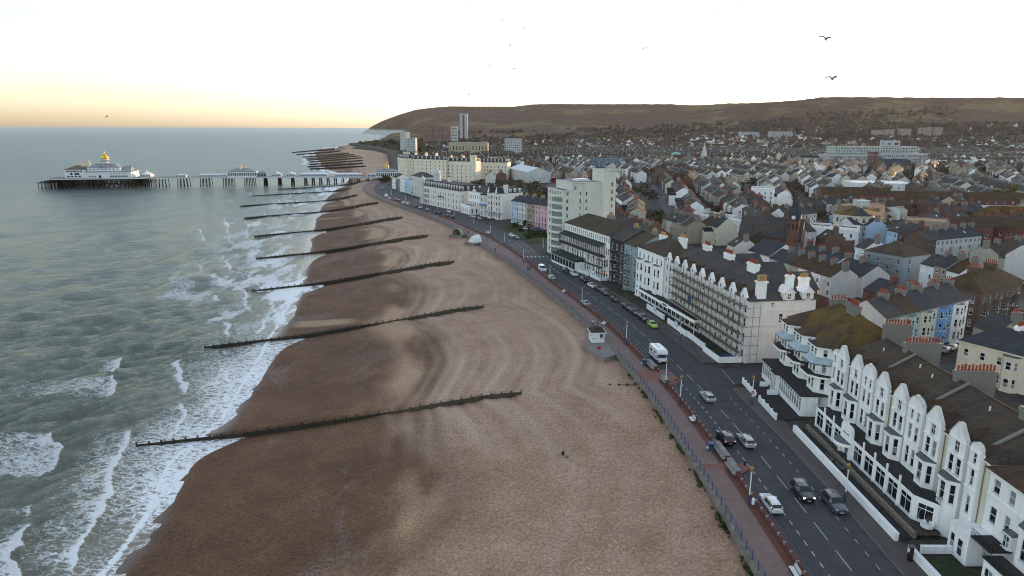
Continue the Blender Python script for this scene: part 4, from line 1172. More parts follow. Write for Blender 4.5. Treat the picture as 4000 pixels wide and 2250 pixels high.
shell(-25.6, 329.3, 'grey stone shell shelter with dark arched mouth on the beach edge', plain('shell_dark', (.09, .08, .07), .8), plain('shell_stone', (.34, .31, .26), .85, .2), R(-28))
shell(-16.9, 307.0, 'white shell shelter seen from behind on the beach edge', M_WPAINT, plain('shell_white', (.70, .70, .68), .7, .08), R(130))

# weeds along the foot of the sea wall
def weeds():
    rng = random.Random(2); mb = MB()
    for k in range(520):
        y = 44 + 95 * rng.random() ** 1.4
        if math.sin(y * .55) + rng.uniform(-.8, .8) < 0: continue
        x = float(RAIL(y)) - .35 - abs(rng.gauss(0, .28)); z = float(beach_z(x, y)[0])
        for j in range(7):
            a = rng.uniform(0, 6.28); l = rng.uniform(.12, .38); h = rng.uniform(.15, .5)
            dx, dy = math.cos(a) * l, math.sin(a) * l
            mb.poly([(x - dy * .3, y + dx * .3, z), (x + dy * .3, y - dx * .3, z), (x + dx + dy * .2, y + dy - dx * .2, z + h), (x + dx - dy * .2, y + dy + dx * .2, z + h * .9)])
    o = mb.build('weeds', plain('weed_green', (.055, .085, .022), .8, .5, 3.0)); tag(o, 'green weeds growing along the foot of the sea wall', 'weeds', kind='stuff')
weeds()

# ================================================================ road markings
def marks():
    def dashes(name, f, y0, y1, ln, gap, w):
        y = y0; mb = MB()
        while y < y1:
            pts = [(float(f(y)), y), (float(f(min(y + ln, y1))), min(y + ln, y1))]
            (a, b), (c, d) = pts
            mb.add([(a - w / 2, b, .006), (a + w / 2, b, .006), (c + w / 2, d, .006), (c - w / 2, d, .006)], [(0, 1, 2, 3)])
            y += ln + gap
        o = mb.build(name, M_PAINT); tag(o, kind='structure')
    dashes('bay_line', off(WALL, 2.95), 40, 131, 1.0, 1.25, .14)
    dashes('centre_line', off(WALL, 6.0), 40, 262, 4.0, 2.2, .11)
    dashes('parking_line', off(KERB, -2.1), 40, 124, 1.0, 1.6, .10)
    dashes('bay_line', off(WALL, 2.6), 146, 240, .8, 1.6, .09)
    dashes('give_way_line', lambda y: 44.9 + (y - 130) * .0, 131.5, 140, .6, .4, .16)
    dashes('centre_line', off(WALL, 6.2), 282, 640, 4.0, 3.0, .14)
    for i in range(2):   # zig-zags either side of the zebra crossing
        for c in (3.5, 6.0, 8.8):
            mb = MB(); y = (240, 284)[i]; s = 1
            for k in range(9):
                x0 = float(WALL(y)) + c + .5 * s; x1 = float(WALL(y + 2)) + c - .5 * s
                mb.add([(x0, y, .006), (x0 + .12, y, .006), (x1 + .12, y + 2, .006), (x1, y + 2, .006)], [(0, 1, 2, 3)]); y += 2; s = -s
            tag(mb.build('zigzag_line', M_PAINT), kind='structure')
    for k in range(7):
        y = 272.0; a = float(WALL(y)) + .7 + 1.6 * k
        tag(sheet('zebra_stripe', [(a, y - 1.5 + .12 * k), (a + .75, y - 1.5 + .12 * k), (a + .1, y + 1.6 + .12 * k), (a - .65, y + 1.6 + .12 * k)], .007, M_PAINT, kind=None), kind='structure')
marks()

# ================================================================ building kit
M_FRAME = plain('window_frame_white', (.70, .71, .71), .5, .06)
M_WHITE = stucco('white_stucco', (.86, .86, .83), .30)
M_CREAM = stucco('cream_stucco', (.66, .62, .49), .32)
M_PALE = stucco('pale_stucco', (.62, .60, .55), .40)
M_PIPE = plain('pipe_brown', (.20, .15, .10), .7)
M_LEAD = plain('lead_flat', (.10, .11, .12), .6, .3)
M_ZINC = plain('zinc_sheet', (.33, .40, .44), .38, .12, 1.0, .5)
M_FELT = plain('dark_felt', (.035, .032, .030), .9, .35)
M_SLATE = roofmat('grey_slate', (.066, .067, .074), .25, .22)
M_SLATE_B = roofmat('brown_slate', (.070, .056, .048), .30, .28, (.130, .085, .030))
M_SLATE2 = roofmat('blue_slate', (.052, .060, .075), .25, .10)
M_TILE = roofmat('brown_tile', (.072, .048, .036), .30, .22)
M_TILE_L = roofmat('lichened_tile', (.070, .048, .032), .32, .80, (.150, .095, .022))
M_TILE_R = roofmat('red_tile', (.105, .048, .033), .28, .15)
M_SLATE_L = roofmat('lichened_slate', (.072, .060, .050), .25, .42, (.125, .085, .035))
M_POT = plain('terracotta', (.26, .065, .035), .8, .35, 6.0)
M_POTY = plain('buff_terracotta', (.42, .27, .11), .8, .2, 6.0)
M_RENDER = stucco('grey_render', (.20, .19, .165), .5)
M_IRONB = plain('black_ironwork', (.02, .02, .022), .5, .2)

_wc = {}
def wmesh(w, h, style, near, fm=None, gm=None):
    key = (round(w, 2), round(h, 2), style, near, fm.name if fm else '', gm.name if gm else '')
    if key in _wc: return _wc[key]
    fm = fm or M_FRAME; gm = gm or M_GLASS
    t = min(.09, w * .09); f = MB(); g = []
    def rect(mb, x0, x1, z0, z1, y0, y1): mb.box(x0, x1, y0, y1, z0, z1)
    a, b = -w / 2, w / 2
    rect(f, a, a + t, 0, h, -.05, .03); rect(f, b - t, b, 0, h, -.05, .03)
    rect(f, a + t, b - t, 0, t, -.05, .03); rect(f, a + t, b - t, h - t, h, -.05, .03)
    rect(f, a - .08, b + .08, -.10, 0, -.22, .03)
    zs = [t, h - t]; xs = [a + t, b - t]
    if style in ('sash', 'sash4', 'sash6'):
        m = h * .5; rect(f, a + t, b - t, m - .035, m + .035, -.05, .03); zs = [t, m - .035, m + .035, h - t]
    if style == 'top':
        m = h * .70; rect(f, a + t, b - t, m - .05, m + .05, -.05, .03); zs = [t, m - .05, m + .05, h - t]
    nb = {'sash4': 1, 'top': 1, 'pair': 1, 'sash6': 2, 'trip': 2}.get(style, 0)
    cuts = [a + t]
    for k in range(nb):
        x = a + w * (k + 1) / (nb + 1); rect(f, x - .025, x + .025, t, h - t, -.045, .025); cuts += [x - .025, x + .025]
    cuts.append(b - t)
    for k in range(0, len(zs), 2):
        for j in range(0, len(cuts), 2): g.append((cuts[j], cuts[j + 1], zs[k], zs[k + 1]))
    if near:
        fmesh = f.mesh('window', fm)
        panes = []
        for (x0, x1, z0, z1) in g: panes.append(MB().poly([(x0, 0, z0), (x1, 0, z0), (x1, 0, z1), (x0, 0, z1)]).mesh('pane', gm))
        r = (fmesh, panes)
    else:
        f2 = MB()
        for (x0, x1, z0, z1) in g: f2.poly([(x0, 0, z0), (x1, 0, z0), (x1, 0, z1), (x0, 0, z1)], 1)
        if near is None:       # plainest: frame rectangle and glass
            f = MB().poly([(a, -.02, 0), (b, -.02, 0), (b, -.02, t), (a, -.02, t)]); f.poly([(a, -.02, h * .48), (b, -.02, h * .48), (b, -.02, h * .53), (a, -.02, h * .53)])
            f.poly([(a, -.02, h - t), (b, -.02, h - t), (b, -.02, h), (a, -.02, h)]); f.poly([(a, -.02, t), (a + t, -.02, t), (a + t, -.02, h - t), (a, -.02, h - t)]); f.poly([(b - t, -.02, t), (b, -.02, t), (b, -.02, h - t), (b - t, -.02, h - t)])
        f.add(f2.v, f2.f, 1)
        r = (f.mesh('window', [fm, gm]), [])
    _wc[key] = r
    return r
def put_win(parent, loc, rz, w, h, style='sash', near=False, fm=None, gm=None):
    fmesh, panes = wmesh(w, h, style, near, fm, gm)
    o = link('window', fmesh, parent, loc, rz)
    for p in panes: link('pane', p, o)
    return o

class Trim:
    def __init__(s): s.l = []
    @property
    def f(s): return s.l
    def __getattr__(s, k):
        def g(*a, **kw):
            m = MB(); getattr(m, k)(*a, **kw); s.l.append(m)
        return g
class Bld:
    def __init__(s, name, label, cat, loc, rz, mat, near=False, group=None):
        s.t = empty(name, loc, rz); tag(s.t, label, cat, group)
        s.w = MB(); s.tr = Trim() if near else MB(); s.mat = mat; s.near = near; s.fm = None; s.gm = None
    def face(s, p0, p1, z0, z1, wins=(), rev=.14, m=0):
        d = Vector((p1[0] - p0[0], p1[1] - p0[1], 0)); L = d.length; d /= L
        nin = Vector((-d.y, d.x, 0)); ops = []
        for q in wins:
            u, z, w, h = q[:4]; st = q[4] if len(q) > 4 else 'sash'
            if u - w / 2 < .05 or u + w / 2 > L - .05: continue
            ops.append((u - w / 2, u + w / 2, z, z + h))
            p = Vector((p0[0], p0[1], z)) + d * u + nin * (rev * .8)
            put_win(s.t, p, math.atan2(d.y, d.x), w, h, st, s.near, s.fm, s.gm)
        s.w.wall(p0, p1, z0, z1, ops, m, rev)
    def bay(s, xc, w, dep, z0, z1, floors, cant=.75, y=0.0, lead=True, roofmat=None, wins=(1.15, .65)):
        """canted bay; floors = [(sill, height)]"""
        P = [(xc - w / 2, y), (xc - w / 2 + cant, y - dep), (xc + w / 2 - cant, y - dep), (xc + w / 2, y)]
        for k in range(3):
            L = math.dist(P[k], P[k + 1]); ww = wins[0] if k == 1 else wins[1]
            ww = min(ww, L - .25)
            if k == 1 and w > 4.6: ws = [(L * .27, a, ww, b) for a, b in floors] + [(L * .73, a, ww, b) for a, b in floors]
            else: ws = [(L / 2, a, ww, b) for a, b in floors]
            s.face(P[k], P[k + 1], z0, z1, ws)
        Q = [(xc - w / 2 - .12, y), (xc - w / 2 + cant - .1, y - dep - .16), (xc + w / 2 - cant + .1, y - dep - .16), (xc + w / 2 + .12, y)]
        s.tr.prism(Q, z1 - .42, z1 - .12, 0, True, True); s.tr.prism(Q, z0 - .12, z0 + .1, 0, True, True)
        if lead: MB().prism(Q, z1, z1 + .12, 0, True, True).build('bay_roof', roofmat or M_LEAD, s.t)
    def band(s, p0, p1, z, h=.22, out=.12):
        d = Vector((p1[0] - p0[0], p1[1] - p0[1], 0)).normalized(); n = Vector((d.y, -d.x, 0)) * out
        s.tr.prism([(p0[0], p0[1]), (p1[0], p1[1]), (p1[0] + n.x, p1[1] + n.y), (p0[0] + n.x, p0[1] + n.y)][::-1], z, z + h, 0, True, True)
    def part(s, name, mb, mat, parent=None, **k): return mb.build(name, mat, parent or s.t, **k)
    def done(s, tm=None):
        s.w.build('wall', s.mat, s.t)
        if s.tr.f:
            f = s.mat[0] if isinstance(s.mat, list) else s.mat
            if s.near:
                for m_ in s.tr.l: m_.build('moulding', tm or f, s.t)
            else: s.tr.build('moulding', tm or f, s.t)['kind'] = 'stuff'
        return s.t
    def chimney(s, x, y, z, w, d, h, pots, mat=None, pot=None, along_x=True, near=True):
        mb = MB(); mb.box(-w / 2, w / 2, -d / 2, d / 2, -1.5, h); mb.box(-w / 2 - .12, w / 2 + .12, -d / 2 - .12, d / 2 + .12, h - .5, h - .15); mb.box(-w / 2 - .06, w / 2 + .06, -d / 2 - .06, d / 2 + .06, h, h + .1)
        c = mb.build('chimney', mat or M_RENDER, s.t, (x, y, z))
        pm = POTS[pot or 'red']
        for k in range(pots):
            t = (k + .5) / pots - .5
            link('chimney_pot', pm, c, (t * (w - .1) if along_x else 0, t * (d - .1) if not along_x else 0, h + .1), 0, (1, 1, .85 + .3 * ((k * 7) % 5) / 5))
        return c
_p = MB(); _p.lathe([(.16, 0), (.19, .06), (.15, .12), (.13, .75), (.17, .8), (.17, .9), (.13, .92)], 0, 0, 8)
POTS = {'red': _p.mesh('chimney_pot', M_POT), 'buff': _p.mesh('chimney_pot', M_POTY)}
def iron_rail(parent, pts, z, h=.9, gap=.35, mat=None, name='balcony_rail'):
    mb = MB()
    for p, q in zip(pts, pts[1:]):
        mb.bar((*p, z + h), (*q, z + h), .03, 4); mb.bar((*p, z + .08), (*q, z + .08), .02, 4)
        n = max(1, int(math.dist(p, q) / gap))
        for k in range(n + 1):
            t = k / n; x = p[0] + (q[0] - p[0]) * t; y = p[1] + (q[1] - p[1]) * t
            mb.box(x - .014, x + .014, y - .014, y + .014, z, z + h)
            if k < n: mb.beam((x, y, z + .1), (x + (q[0] - p[0]) / n, y + (q[1] - p[1]) / n, z + h * .75), .02, .03)
    return mb.build(name, mat or M_IRONB, parent)

SEA_FRONT = -math.pi / 2      # fronts that face the sea: local x runs towards the camera

# ================================================================ gabled hotel in the foreground
def gabled_hotel():
    X0, Y0 = 55.9, 113.3
    b = Bld('gabled_hotel', 'long white stucco hotel with a row of pointed and rounded gables in the foreground', 'hotel', (X0, Y0, 0.1), SEA_FRONT, [M_WHITE, M_CREAM], True)
    L = 39.5; EZ = 12.1; D = 13.0
    units = [(1.0, 'R', 1.9), (3.0 + .0, 'P', 0)]
    ys = [(112.6, 'r'), (110.2, 'P'), (105.3, 'P'), (101.4, 'R'), (97.3, 'P'), (92.4, 'P'), (88.5, 'R'), (84.3, 'P'), (79.3, 'P'), (75.9, 'r')]
    spans = []
    for (y, k) in ys:
        w = {'P': 3.3, 'R': 3.5, 'r': 2.0 if y < 100 else 1.3}[k]; xc = Y0 - y; spans.append((xc, w, k))
    # recessed main wall between the units (cream, with rainwater pipes)
    edges = [0.0]
    for xc, w, k in spans: edges += [xc - w / 2, xc + w / 2]
    edges.append(L)
    for a, c in zip(edges[0::2], edges[1::2]):
        if c - a > .05: b.face((a, 0.0), (c, 0.0), 0, EZ, [], m=1); b.tr.box(a, c, -.12, .1, EZ - .3, EZ)
        if c - a > .5: MB().bar((a + .3, -.1, .2), (a + .3, -.1, EZ - .3), .055, 6).build('rainwater_pipe', M_PIPE, b.t)
    for xc, w, k in spans:
        x0, x1 = xc - w / 2, xc + w / 2; f = -.55
        if k == 'r':
            up = [(w / 2, 8.3, .66, 2.0), (w / 2, 11.1, .55, 1.35)]; low = [(w / 2, 4.6, .66, 2.3), (w / 2, .7, .66, 2.2)]
        elif k == 'R':
            up = [(w * .29, 8.2, .78, 2.1), (w * .71, 8.2, .78, 2.1), (w * .29, 11.1, .58, 1.35), (w * .71, 11.1, .58, 1.35)]; low = [(w * .29, 4.5, .8, 2.5), (w * .71, 4.5, .8, 2.5)]
        else:
            up = [(w * .28, 8.1, .92, 2.2), (w * .72, 8.1, .92, 2.2), (w * .5, 10.95, .95, 1.6, 'sash4')]; low = []
        b.face((x0, f), (x1, f), 0, 12.6, up + low)
        b.w.wall((x0, 0), (x0, f), 0, 12.6); b.w.wall((x1, f), (x1, 0), 0, 12.6)
        # gable head: pointed with small shoulders, or rounded
        if k == 'P':
            top = [(x0, 12.6), (x1, 12.6), (x1, 12.9), (xc + .28, 14.75), (xc - .28, 14.75), (x0, 12.9)]
        else:
            r = w / 2; top = [(x0, 12.6), (x1, 12.6)] + [(xc + r * math.cos(a), 12.7 + (r * 1.0) * math.sin(a)) for a in np.linspace(.15, math.pi - .15, 11)]
        n = len(top)
        hm = MB(); hm.add([(p[0], f, p[1]) for p in top] + [(p[0], f + .42, p[1]) for p in top], [tuple(range(n)), tuple(range(2 * n - 1, n - 1, -1))] + [(i, i + n, (i + 1) % n + n, (i + 1) % n) for i in range(n)])
        hd = hm.build('gable', M_WHITE, b.t)
        cp = MB()
        for i in range(2, n - 1):
            cp.beam((top[i][0], f + .2, top[i][1]), (top[i + 1][0], f + .2, top[i + 1][1]), .56, .09)
        cp.build('coping', M_PALE, hd)
        if k == 'R': MB().box(xc - .16, xc + .16, f - .08, f + .3, 14.0, 14.75).build('finial', M_WHITE, hd)
        # little roof running back from the gable into the main slope
        g = MB(); gable(g, x0 + .1, x1 - .1, .0, 4.6, 12.2, 14.0 if k != 'r' else 13.4, 'y', 0, .05); g.build('gable_roof', M_TILE, b.t)
        for z in (7.75, 10.55): b.band((x0, f), (x1, f), z, .2, .13)
        b.band((x0, f), (x1, f), 12.45, .2, .1)
        if k == 'P': b.bay(xc, w + .1, 1.05, 0.0, 7.55, [(4.45, 2.55)], .85, f, wins=(1.05, .62))
    # sides and back
    b.w.wall((L, 0), (L, D), 0, EZ); b.w.wall((L, D), (0, D), 0, EZ); b.w.wall((0, D), (0, 0), 0, EZ)
    # main roof
    rf = MB(); A, B = hip(rf, 0, L, 0, D, EZ, 16.0, 3.0, 0, .25); ro = rf.build('roof', M_SLATE_B, b.t)
    rd = MB(); rd.bar(A, B, .14, 6); rd.build('ridge_tiles', M_TILE, ro)
    for xx in (11.6, 24.3, 37.2):
        fw = MB()
        fw.beam((xx, -.2, EZ + .02), (xx, D / 2, 16.1), .4, .28); fw.build('fire_wall', M_RENDER, ro)
    for xx in (9.2, 22.0, 35.0):
        b.chimney(xx, 8.8, 13.6, .95, 5.6, 3.6, 11, M_RENDER, 'red', False)
    for xx, yy, zz in ((6.0, 4.6, 14.8), (15.2, 5.2, 15.2), (18.8, 4.9, 15.0), (31, 5, 15.1)):
        MB().bar((xx, yy, zz), (xx, yy, zz + .6), .11, 8).build('vent_pipe', M_FRAME, ro)
    # glazed sun lounge along the front
    v0, v1 = 2.6, 32.0; fy = -3.7; vz = 3.75
    sl = Bld.__new__(Bld); sl.t = b.t; sl.near = True; sl.fm = None; sl.gm = M_DGLASS; sl.w = MB(); sl.tr = MB()
    bays = 9; bw = (v1 - v0) / bays
    for k in range(bays):
        a = v0 + bw * k; c = a + bw
        if k == 3: sl.face((a, fy), (c, fy), 0, vz + .1, [(bw / 2, .1, 1.5, 2.4, 'pair')])
        else: sl.face((a, fy), (c, fy), 0, vz + .1, [(bw / 2, .75, bw - .75, 2.5, 'top')])
        if k: b.tr.box(a - .16, a + .16, fy - .14, fy + .02, 0, vz + 1.0)
        if k: b.tr.lathe([(.17, vz + 1.0), (.12, vz + 1.15), (.02, vz + 1.2)], a, fy - .06, 8)
    sl.w.wall((v0, -1.6), (v0, fy), 0, vz + .1); sl.face((v1, fy), (v1 + 2.6, fy + 1.9), 0, vz + .1, [(1.6, .75, 2.0, 2.4, 'top')]); sl.w.wall((v1 + 2.6, fy + 1.9), (v1 + 2.6, -1.6), 0, vz + .1)
    sl.w.build('sun_lounge_wall', M_WHITE, b.t)
    MB().prism([(v0 + .02, fy + .05), (v1, fy + .05), (v1 + 2.5, fy + 1.95), (v1 + 2.5, -.5), (v0 + .02, -.5)], vz - .25, vz, 0, True, True).build('flat_roof', M_FELT, b.t)
    iron_rail(b.t, [(v1 - 1.5, fy + .9), (v1 + 2.3, fy + 2.0)], vz, .8)
    # entrance with name panel and rounded canopy
    ex = v0 + bw * 3.5
    en = MB(); en.box(ex - 1.7, ex + 1.7, fy - .35, fy + .05, 2.9, 5.2); en.box(ex - 1.1, ex + 1.1, fy - .3, fy + .0, 5.2, 5.65); en.lathe([(.16, 5.65), (.2, 5.85), (.05, 6.1)], ex, fy - .15, 8)
    for sx in (-1.55, 1.55): en.lathe([(.14, 5.2), (.18, 5.4), (.04, 5.65)], ex + sx, fy - .15, 8); en.box(ex + sx - .2, ex + sx + .2, fy - .5, fy, 0, 2.9)
    eo = en.build('entrance_porch', M_WHITE, b.t)
    cv = [(ex - 1.9, fy - .3)] + [(ex + 1.9 * math.cos(a), fy - .3 - 1.9 * math.sin(a)) for a in np.linspace(math.pi, 2 * math.pi, 9)[1:-1] - math.pi][::1] if False else [(ex + 1.9 * math.cos(a), fy - .3 - 1.7 * math.sin(a)) for a in np.linspace(math.pi, 0, 11)]
    MB().prism(cv, 2.55, 3.0, 0, True, True).build('canopy', M_WHITE, eo)
    MB().prism([(p[0] * .97 + ex * .03, p[1] * .97 + (fy - .3) * .03) for p in cv], 3.0, 3.06, 0, True, True).build('canopy_roof', M_LEAD, eo)
    lt = MB(); rr_ = random.Random(4); x = ex - 1.0
    while x < ex + 1.0:
        h_ = rr_.choice((.22, .22, .36)); lt.box(x, x + .05, fy - .375, fy - .352, 4.0, 4.0 + h_); lt.box(x + .05, x + .13, fy - .375, fy - .352, 4.0 + h_ - .06, 4.0 + h_); x += .17
    lt.build('name_lettering', plain('sign_navy', (.01, .03, .16), .4), eo)['kind'] = 'stuff'
    b.done()
gabled_hotel()

# ================================================================ corner house at the bottom right
def corner_house():
    X0, Y0 = 55.9, 73.7
    b = Bld('guest_house', 'white stucco guest house with canted bays and black iron balconies at the bottom right corner', 'hotel', (X0, Y0, .1), SEA_FRONT, M_WHITE, True)
    L = 26; D = 12; EZ = 11.6
    wins = [(1.3, 9.1, 1.1, 1.7, 'sash'), (3.8, 9.1, 1.0, 1.7), (6.6, 9.1, 1.0, 1.7), (1.4, 5.4, 1.1, 2.0), (3.7, 5.4, .85, 2.2), (1.4, 1.2, 1.0, 2.2)] + [(9 + 2.9 * k, 9.1, 1.0, 1.7) for k in range(6)] + [(13 + 5.5 * k, 5.3, 1.0, 2.1) for k in range(3)]
    b.face((0, 0), (L, 0), 0, EZ, wins)
    b.w.wall((L, 0), (L, D), 0, EZ); b.w.wall((L, D), (0, D), 0, EZ); b.w.wall((0, D), (0, 0), 0, EZ)
    b.bay(8.3, 4.2, 1.3, 0, 8.6, [(1.2, 2.2), (5.0, 2.5)], 1.0)
    b.bay(17.5, 4.2, 1.3, 0, 8.6, [(1.2, 2.2), (5.0, 2.5)], 1.0)
    for z in (4.2, 8.5): b.band((0, 0), (L, 0), z, .22, .14)
    b.band((0, 0), (L, 0), 11.35, .25, .3)
    # porch with a balcony on top
    pm = MB(); pm.box(-1.6, 1.9, -2.6, -.01, 0, 4.0); b.part('porch', pm, M_WHITE)
    put_win(b.t, (.7, -2.64, .6), 0, 1.0, 2.2, 'sash', True); put_win(b.t, (-.75, -2.64, .6), 0, .8, 2.2, 'sash', True)
    MB().box(1.9, 5.2, -2.5, -.02, 3.9, 4.1).build('balcony', M_FELT, b.t)
    iron_rail(b.t, [(1.9, -2.45), (5.15, -2.45), (5.15, -.1)], 4.1, .95, .22)
    MB().box(5.6, 14, -3.6, -1.35, 3.75, 3.95).build('balcony', M_FELT, b.t); iron_rail(b.t, [(5.6, -3.55), (14, -3.55)], 3.95, .95, .22)
    MB().box(5.7, 14, -3.4, -1.4, 0, 3.74).build('sun_porch', M_WHITE, b.t)
    for k in range(4): put_win(b.t, (6.8 + 2 * k, -3.44, .8), 0, 1.3, 2.2, 'sash4', True)
    # small oriel
    ob = MB(); ob.box(4.6, 5.9, -.9, -.02, 4.6, 6.4); oo = b.part('oriel', ob, M_WHITE); MB().box(4.5, 6.0, -1.0, -.01, 6.4, 6.55).build('oriel_roof', M_LEAD, oo)
    put_win(b.t, (5.25, -.95, 4.75), 0, 1.0, 1.5, 'sash4', True)
    rf = MB(); hip(rf, 0, L, 0, D, EZ + .02, 15.0, 6, 0, .5); b.part('roof', rf, M_TILE)
    b.done()
    # steps, low walls and lawn in front (garden belongs to the setting)
    sheet('lawn', [(49.3, 73.0), (53.0, 73.6), (53.2, 69.6), (49.4, 67.6)], .13, plain('lawn_grass', (.030, .045, .014), .95, .5, 2.5, bump=.4))
    for nm, x0, x1, y0, y1, z, lab in (('garden_wall', 48.0, 48.45, 67.4, 74.4, .95, 'white garden wall beside the lawn at the bottom right'), ('garden_wall', 48.45, 53.2, 66.9, 67.35, .8, 'low white wall along the near edge of the small lawn'), ('garden_wall', 49.6, 53.4, 74.2, 74.55, .9, 'low white wall along the far edge of the small lawn'),
                                      ('garden_wall', 48.3, 55, 64.0, 64.4, .9, 'white wall on the near side of the guest house steps')):
        g = MB(); g.box(x0, x1, y0, y1, 0, z); g.box(x0 - .05, x1 + .05, y0 - .05, y1 + .05, z, z + .1)
        o = g.build(nm, M_WHITE, None, (0, 0, .1)); tag(o, lab, 'wall')
    st = empty('steps', (51, 65.7, .1)); tag(st, 'dark steps climbing to the guest house door at the bottom right', 'steps')
    for k in range(6): MB().box(.6 * k - 1, .6 * k - .4 + (4 if k == 5 else 0), -1.2, 1.1, 0, .17 * (k + 1)).build('step', M_RENDER, st)
corner_house()

# ================================================================ hotel with zinc verandas and three bays
def bay_hotel():
    b = Bld('bay_hotel', 'white three bay hotel with zinc veranda roofs and mossy tiled roof', 'hotel', (57.0, 136.6, .1), SEA_FRONT - R(1.5), M_WHITE, True)
    L = 22.2; D = 14; EZ = 12.5
    gaps = []
    cs = [4.0, 11.1, 18.2]; bw = 6.2
    for k, c in enumerate(cs):
        b.bay(c, bw, 2.3, 0.0, EZ, [(4.6, 2.4), (7.75, 2.3), (10.75, 1.45)], 1.55, 0, False, wins=(1.05, .75))
    for a, c in ((0, .9), (7.1, 8.0), (14.2, 15.1), (21.3, L)):
        b.face((a, 0), (c, 0), 0, EZ, [])
    b.w.wall((L, 0), (L, D), 0, EZ); b.w.wall((L, D), (0, D), 0, EZ); b.w.wall((0, D), (0, 0), 0, EZ)
    # balcony deck at second floor, white edge, zinc canopies above
    def outline(e, y1=.3):
        o = [(-.2, y1)]
        for c in cs: o += [(c - bw / 2 - .2, -.8 - e), (c - bw / 2 + 1.4, -2.3 - e), (c + bw / 2 - 1.4, -2.3 - e), (c + bw / 2 + .2, -.8 - e)]
        return o + [(L + .2, y1)]
    MB().prism(outline(1.5), 7.05, 7.4, 0, True, True).build('balcony', M_WHITE, b.t)
    MB().prism(outline(1.35), 7.405, 7.46, 0, True, True).build('balcony_floor', M_FELT, b.t)
    iron_rail(b.t, outline(1.4)[1:-1], 7.46, .9, .4)
    for c in cs:
        e0 = [(c - 3.4, -.6), (c - 2.0, -3.4), (c + 2.0, -3.4), (c + 3.4, -.6)]
        e1 = [(c - 3.05, 0), (c - 1.55, -2.3), (c + 1.55, -2.3), (c + 3.05, 0)]
        v = [(p[0], p[1], 9.55) for p in e0] + [(p[0], p[1], 10.6) for p in e1]
        m = MB(); m.add(v + [(p[0], p[1], p[2] - .1) for p in v[:4]], [(0, 1, 5, 4), (1, 2, 6, 5), (2, 3, 7, 6), (0, 8, 9, 1), (1, 9, 10, 2), (2, 10, 11, 3)])
        cn = m.build('veranda_roof', M_ZINC, b.t)
        sm = MB()
        for k in range(9):
            t = k / 8
            def lp(e, t):
                segs = [math.dist(e[i], e[i + 1]) for i in range(3)]; s = t * sum(segs)
                for i in range(3):
                    if s <= segs[i] or i == 2: f = min(1, s / segs[i]); return (e[i][0] + (e[i + 1][0] - e[i][0]) * f, e[i][1] + (e[i + 1][1] - e[i][1]) * f)
                    s -= segs[i]
            p, q = lp(e0, t), lp(e1, t); sm.beam((*p, 9.56), (*q, 10.61), .05, .05)
        sm.build('seam', M_ZINC, cn)
        ed = MB()
        for i in range(3): ed.beam((*e0[i], 9.42), (*e0[i + 1], 9.42), .1, .12)
        ed.build('gutter', M_IRONB, cn)
        for px_, py_ in ((c - 2.0, -3.35), (c + 2.0, -3.35)): MB().bar((px_, py_, 7.46), (px_, py_, 9.5), .05, 6).build('veranda_post', M_IRONB, b.t)
    # roof with projecting bay hips
    rf = MB(); A, B_ = hip(rf, 0, L, -.2, D, EZ, 17.0, 6.5, 0, .45); ro = rf.build('roof', M_TILE_L, b.t)
    for c in cs:
        h = MB(); e = [(c - 3.5, .0), (c - 2.0, -2.8), (c + 2.0, -2.8), (c + 3.5, .0)]
        v = [(p[0], p[1], EZ) for p in e] + [(c, 2.4, 14.4), (c - 3.5, 2.4, EZ + .9), (c + 3.5, 2.4, EZ + .9)]
        h.add(v, [(0, 1, 4), (1, 2, 4), (2, 3, 4), (3, 6, 4), (5, 0, 4), (3, 2, 1, 0)]); h.build('bay_hip', M_TILE, ro)
        g = MB()
        for i in range(3): g.beam((*e[i], EZ - .12), (*e[i + 1], EZ - .12), .14, .14)
        g.build('gutter', M_FRAME, ro)
    rd = MB(); rd.bar(A, B_, .15, 6); rd.build('ridge_tiles', M_TILE, ro)
    sl = (17.0 - EZ) / (D / 2 + .45)
    for xx in (7.0, 8.0, 11.5):
        z0 = EZ + sl * 2.6; m = MB(); m.add([(xx - .4, 2.2, z0 + .1), (xx + .4, 2.2, z0 + .1), (xx + .4, 3.8, z0 + .1 + sl * 1.6), (xx - .4, 3.8, z0 + .1 + sl * 1.6)], [(0, 1, 2, 3)])
        m.build('skylight', plain('skylight_glass', (.35, .42, .47), .05, .05, 1, .9), ro)
    b.chimney(12.6, 6.6, 14.6, 3.6, 1.1, 3.8, 10, M_RENDER, 'red', True)
    b.chimney(21.0, 10.5, 13.4, 1.0, 4.6, 3.6, 9, M_RENDER, 'red', False)
    # glazed ground floor front
    fy = -5.0; zt = 3.75
    gl = Bld.__new__(Bld); gl.t = b.t; gl.near = True; gl.fm = None; gl.gm = M_DGLASS; gl.w = MB(); gl.tr = MB()
    for (a, c, f, n) in ((1.4, 8.0, fy - .2, 6), (8.0, 10.6, fy - .7, 3), (10.6, 21.6, fy, 10)):
        wd = (c - a) / n
        gl.face((a, f), (c, f), 0, zt, [(wd * (k + .5), .9 if n != 3 else .1, wd - .14, 2.6 if n != 3 else 3.3, 'top') for k in range(n)], rev=.08)
        gl.w.wall((a, -2.0), (a, f), 0, zt); gl.w.wall((c, f), (c, -2.0), 0, zt)
    gl.w.build('sun_lounge_wall', M_WHITE, b.t)
    MB().prism([(1.2, fy - .45), (8.0, fy - .45), (8.0, fy - .95), (10.8, fy - .95), (10.8, fy - .25), (21.8, fy - .25), (21.8, -.4), (1.2, -.4)], zt, zt + .2, 0, True, True).build('flat_roof', M_FELT, b.t)
    b.chimney(-.3, 9.5, 13.2, 1.0, 3.2, 3.0, 5, M_RENDER, 'red', False)
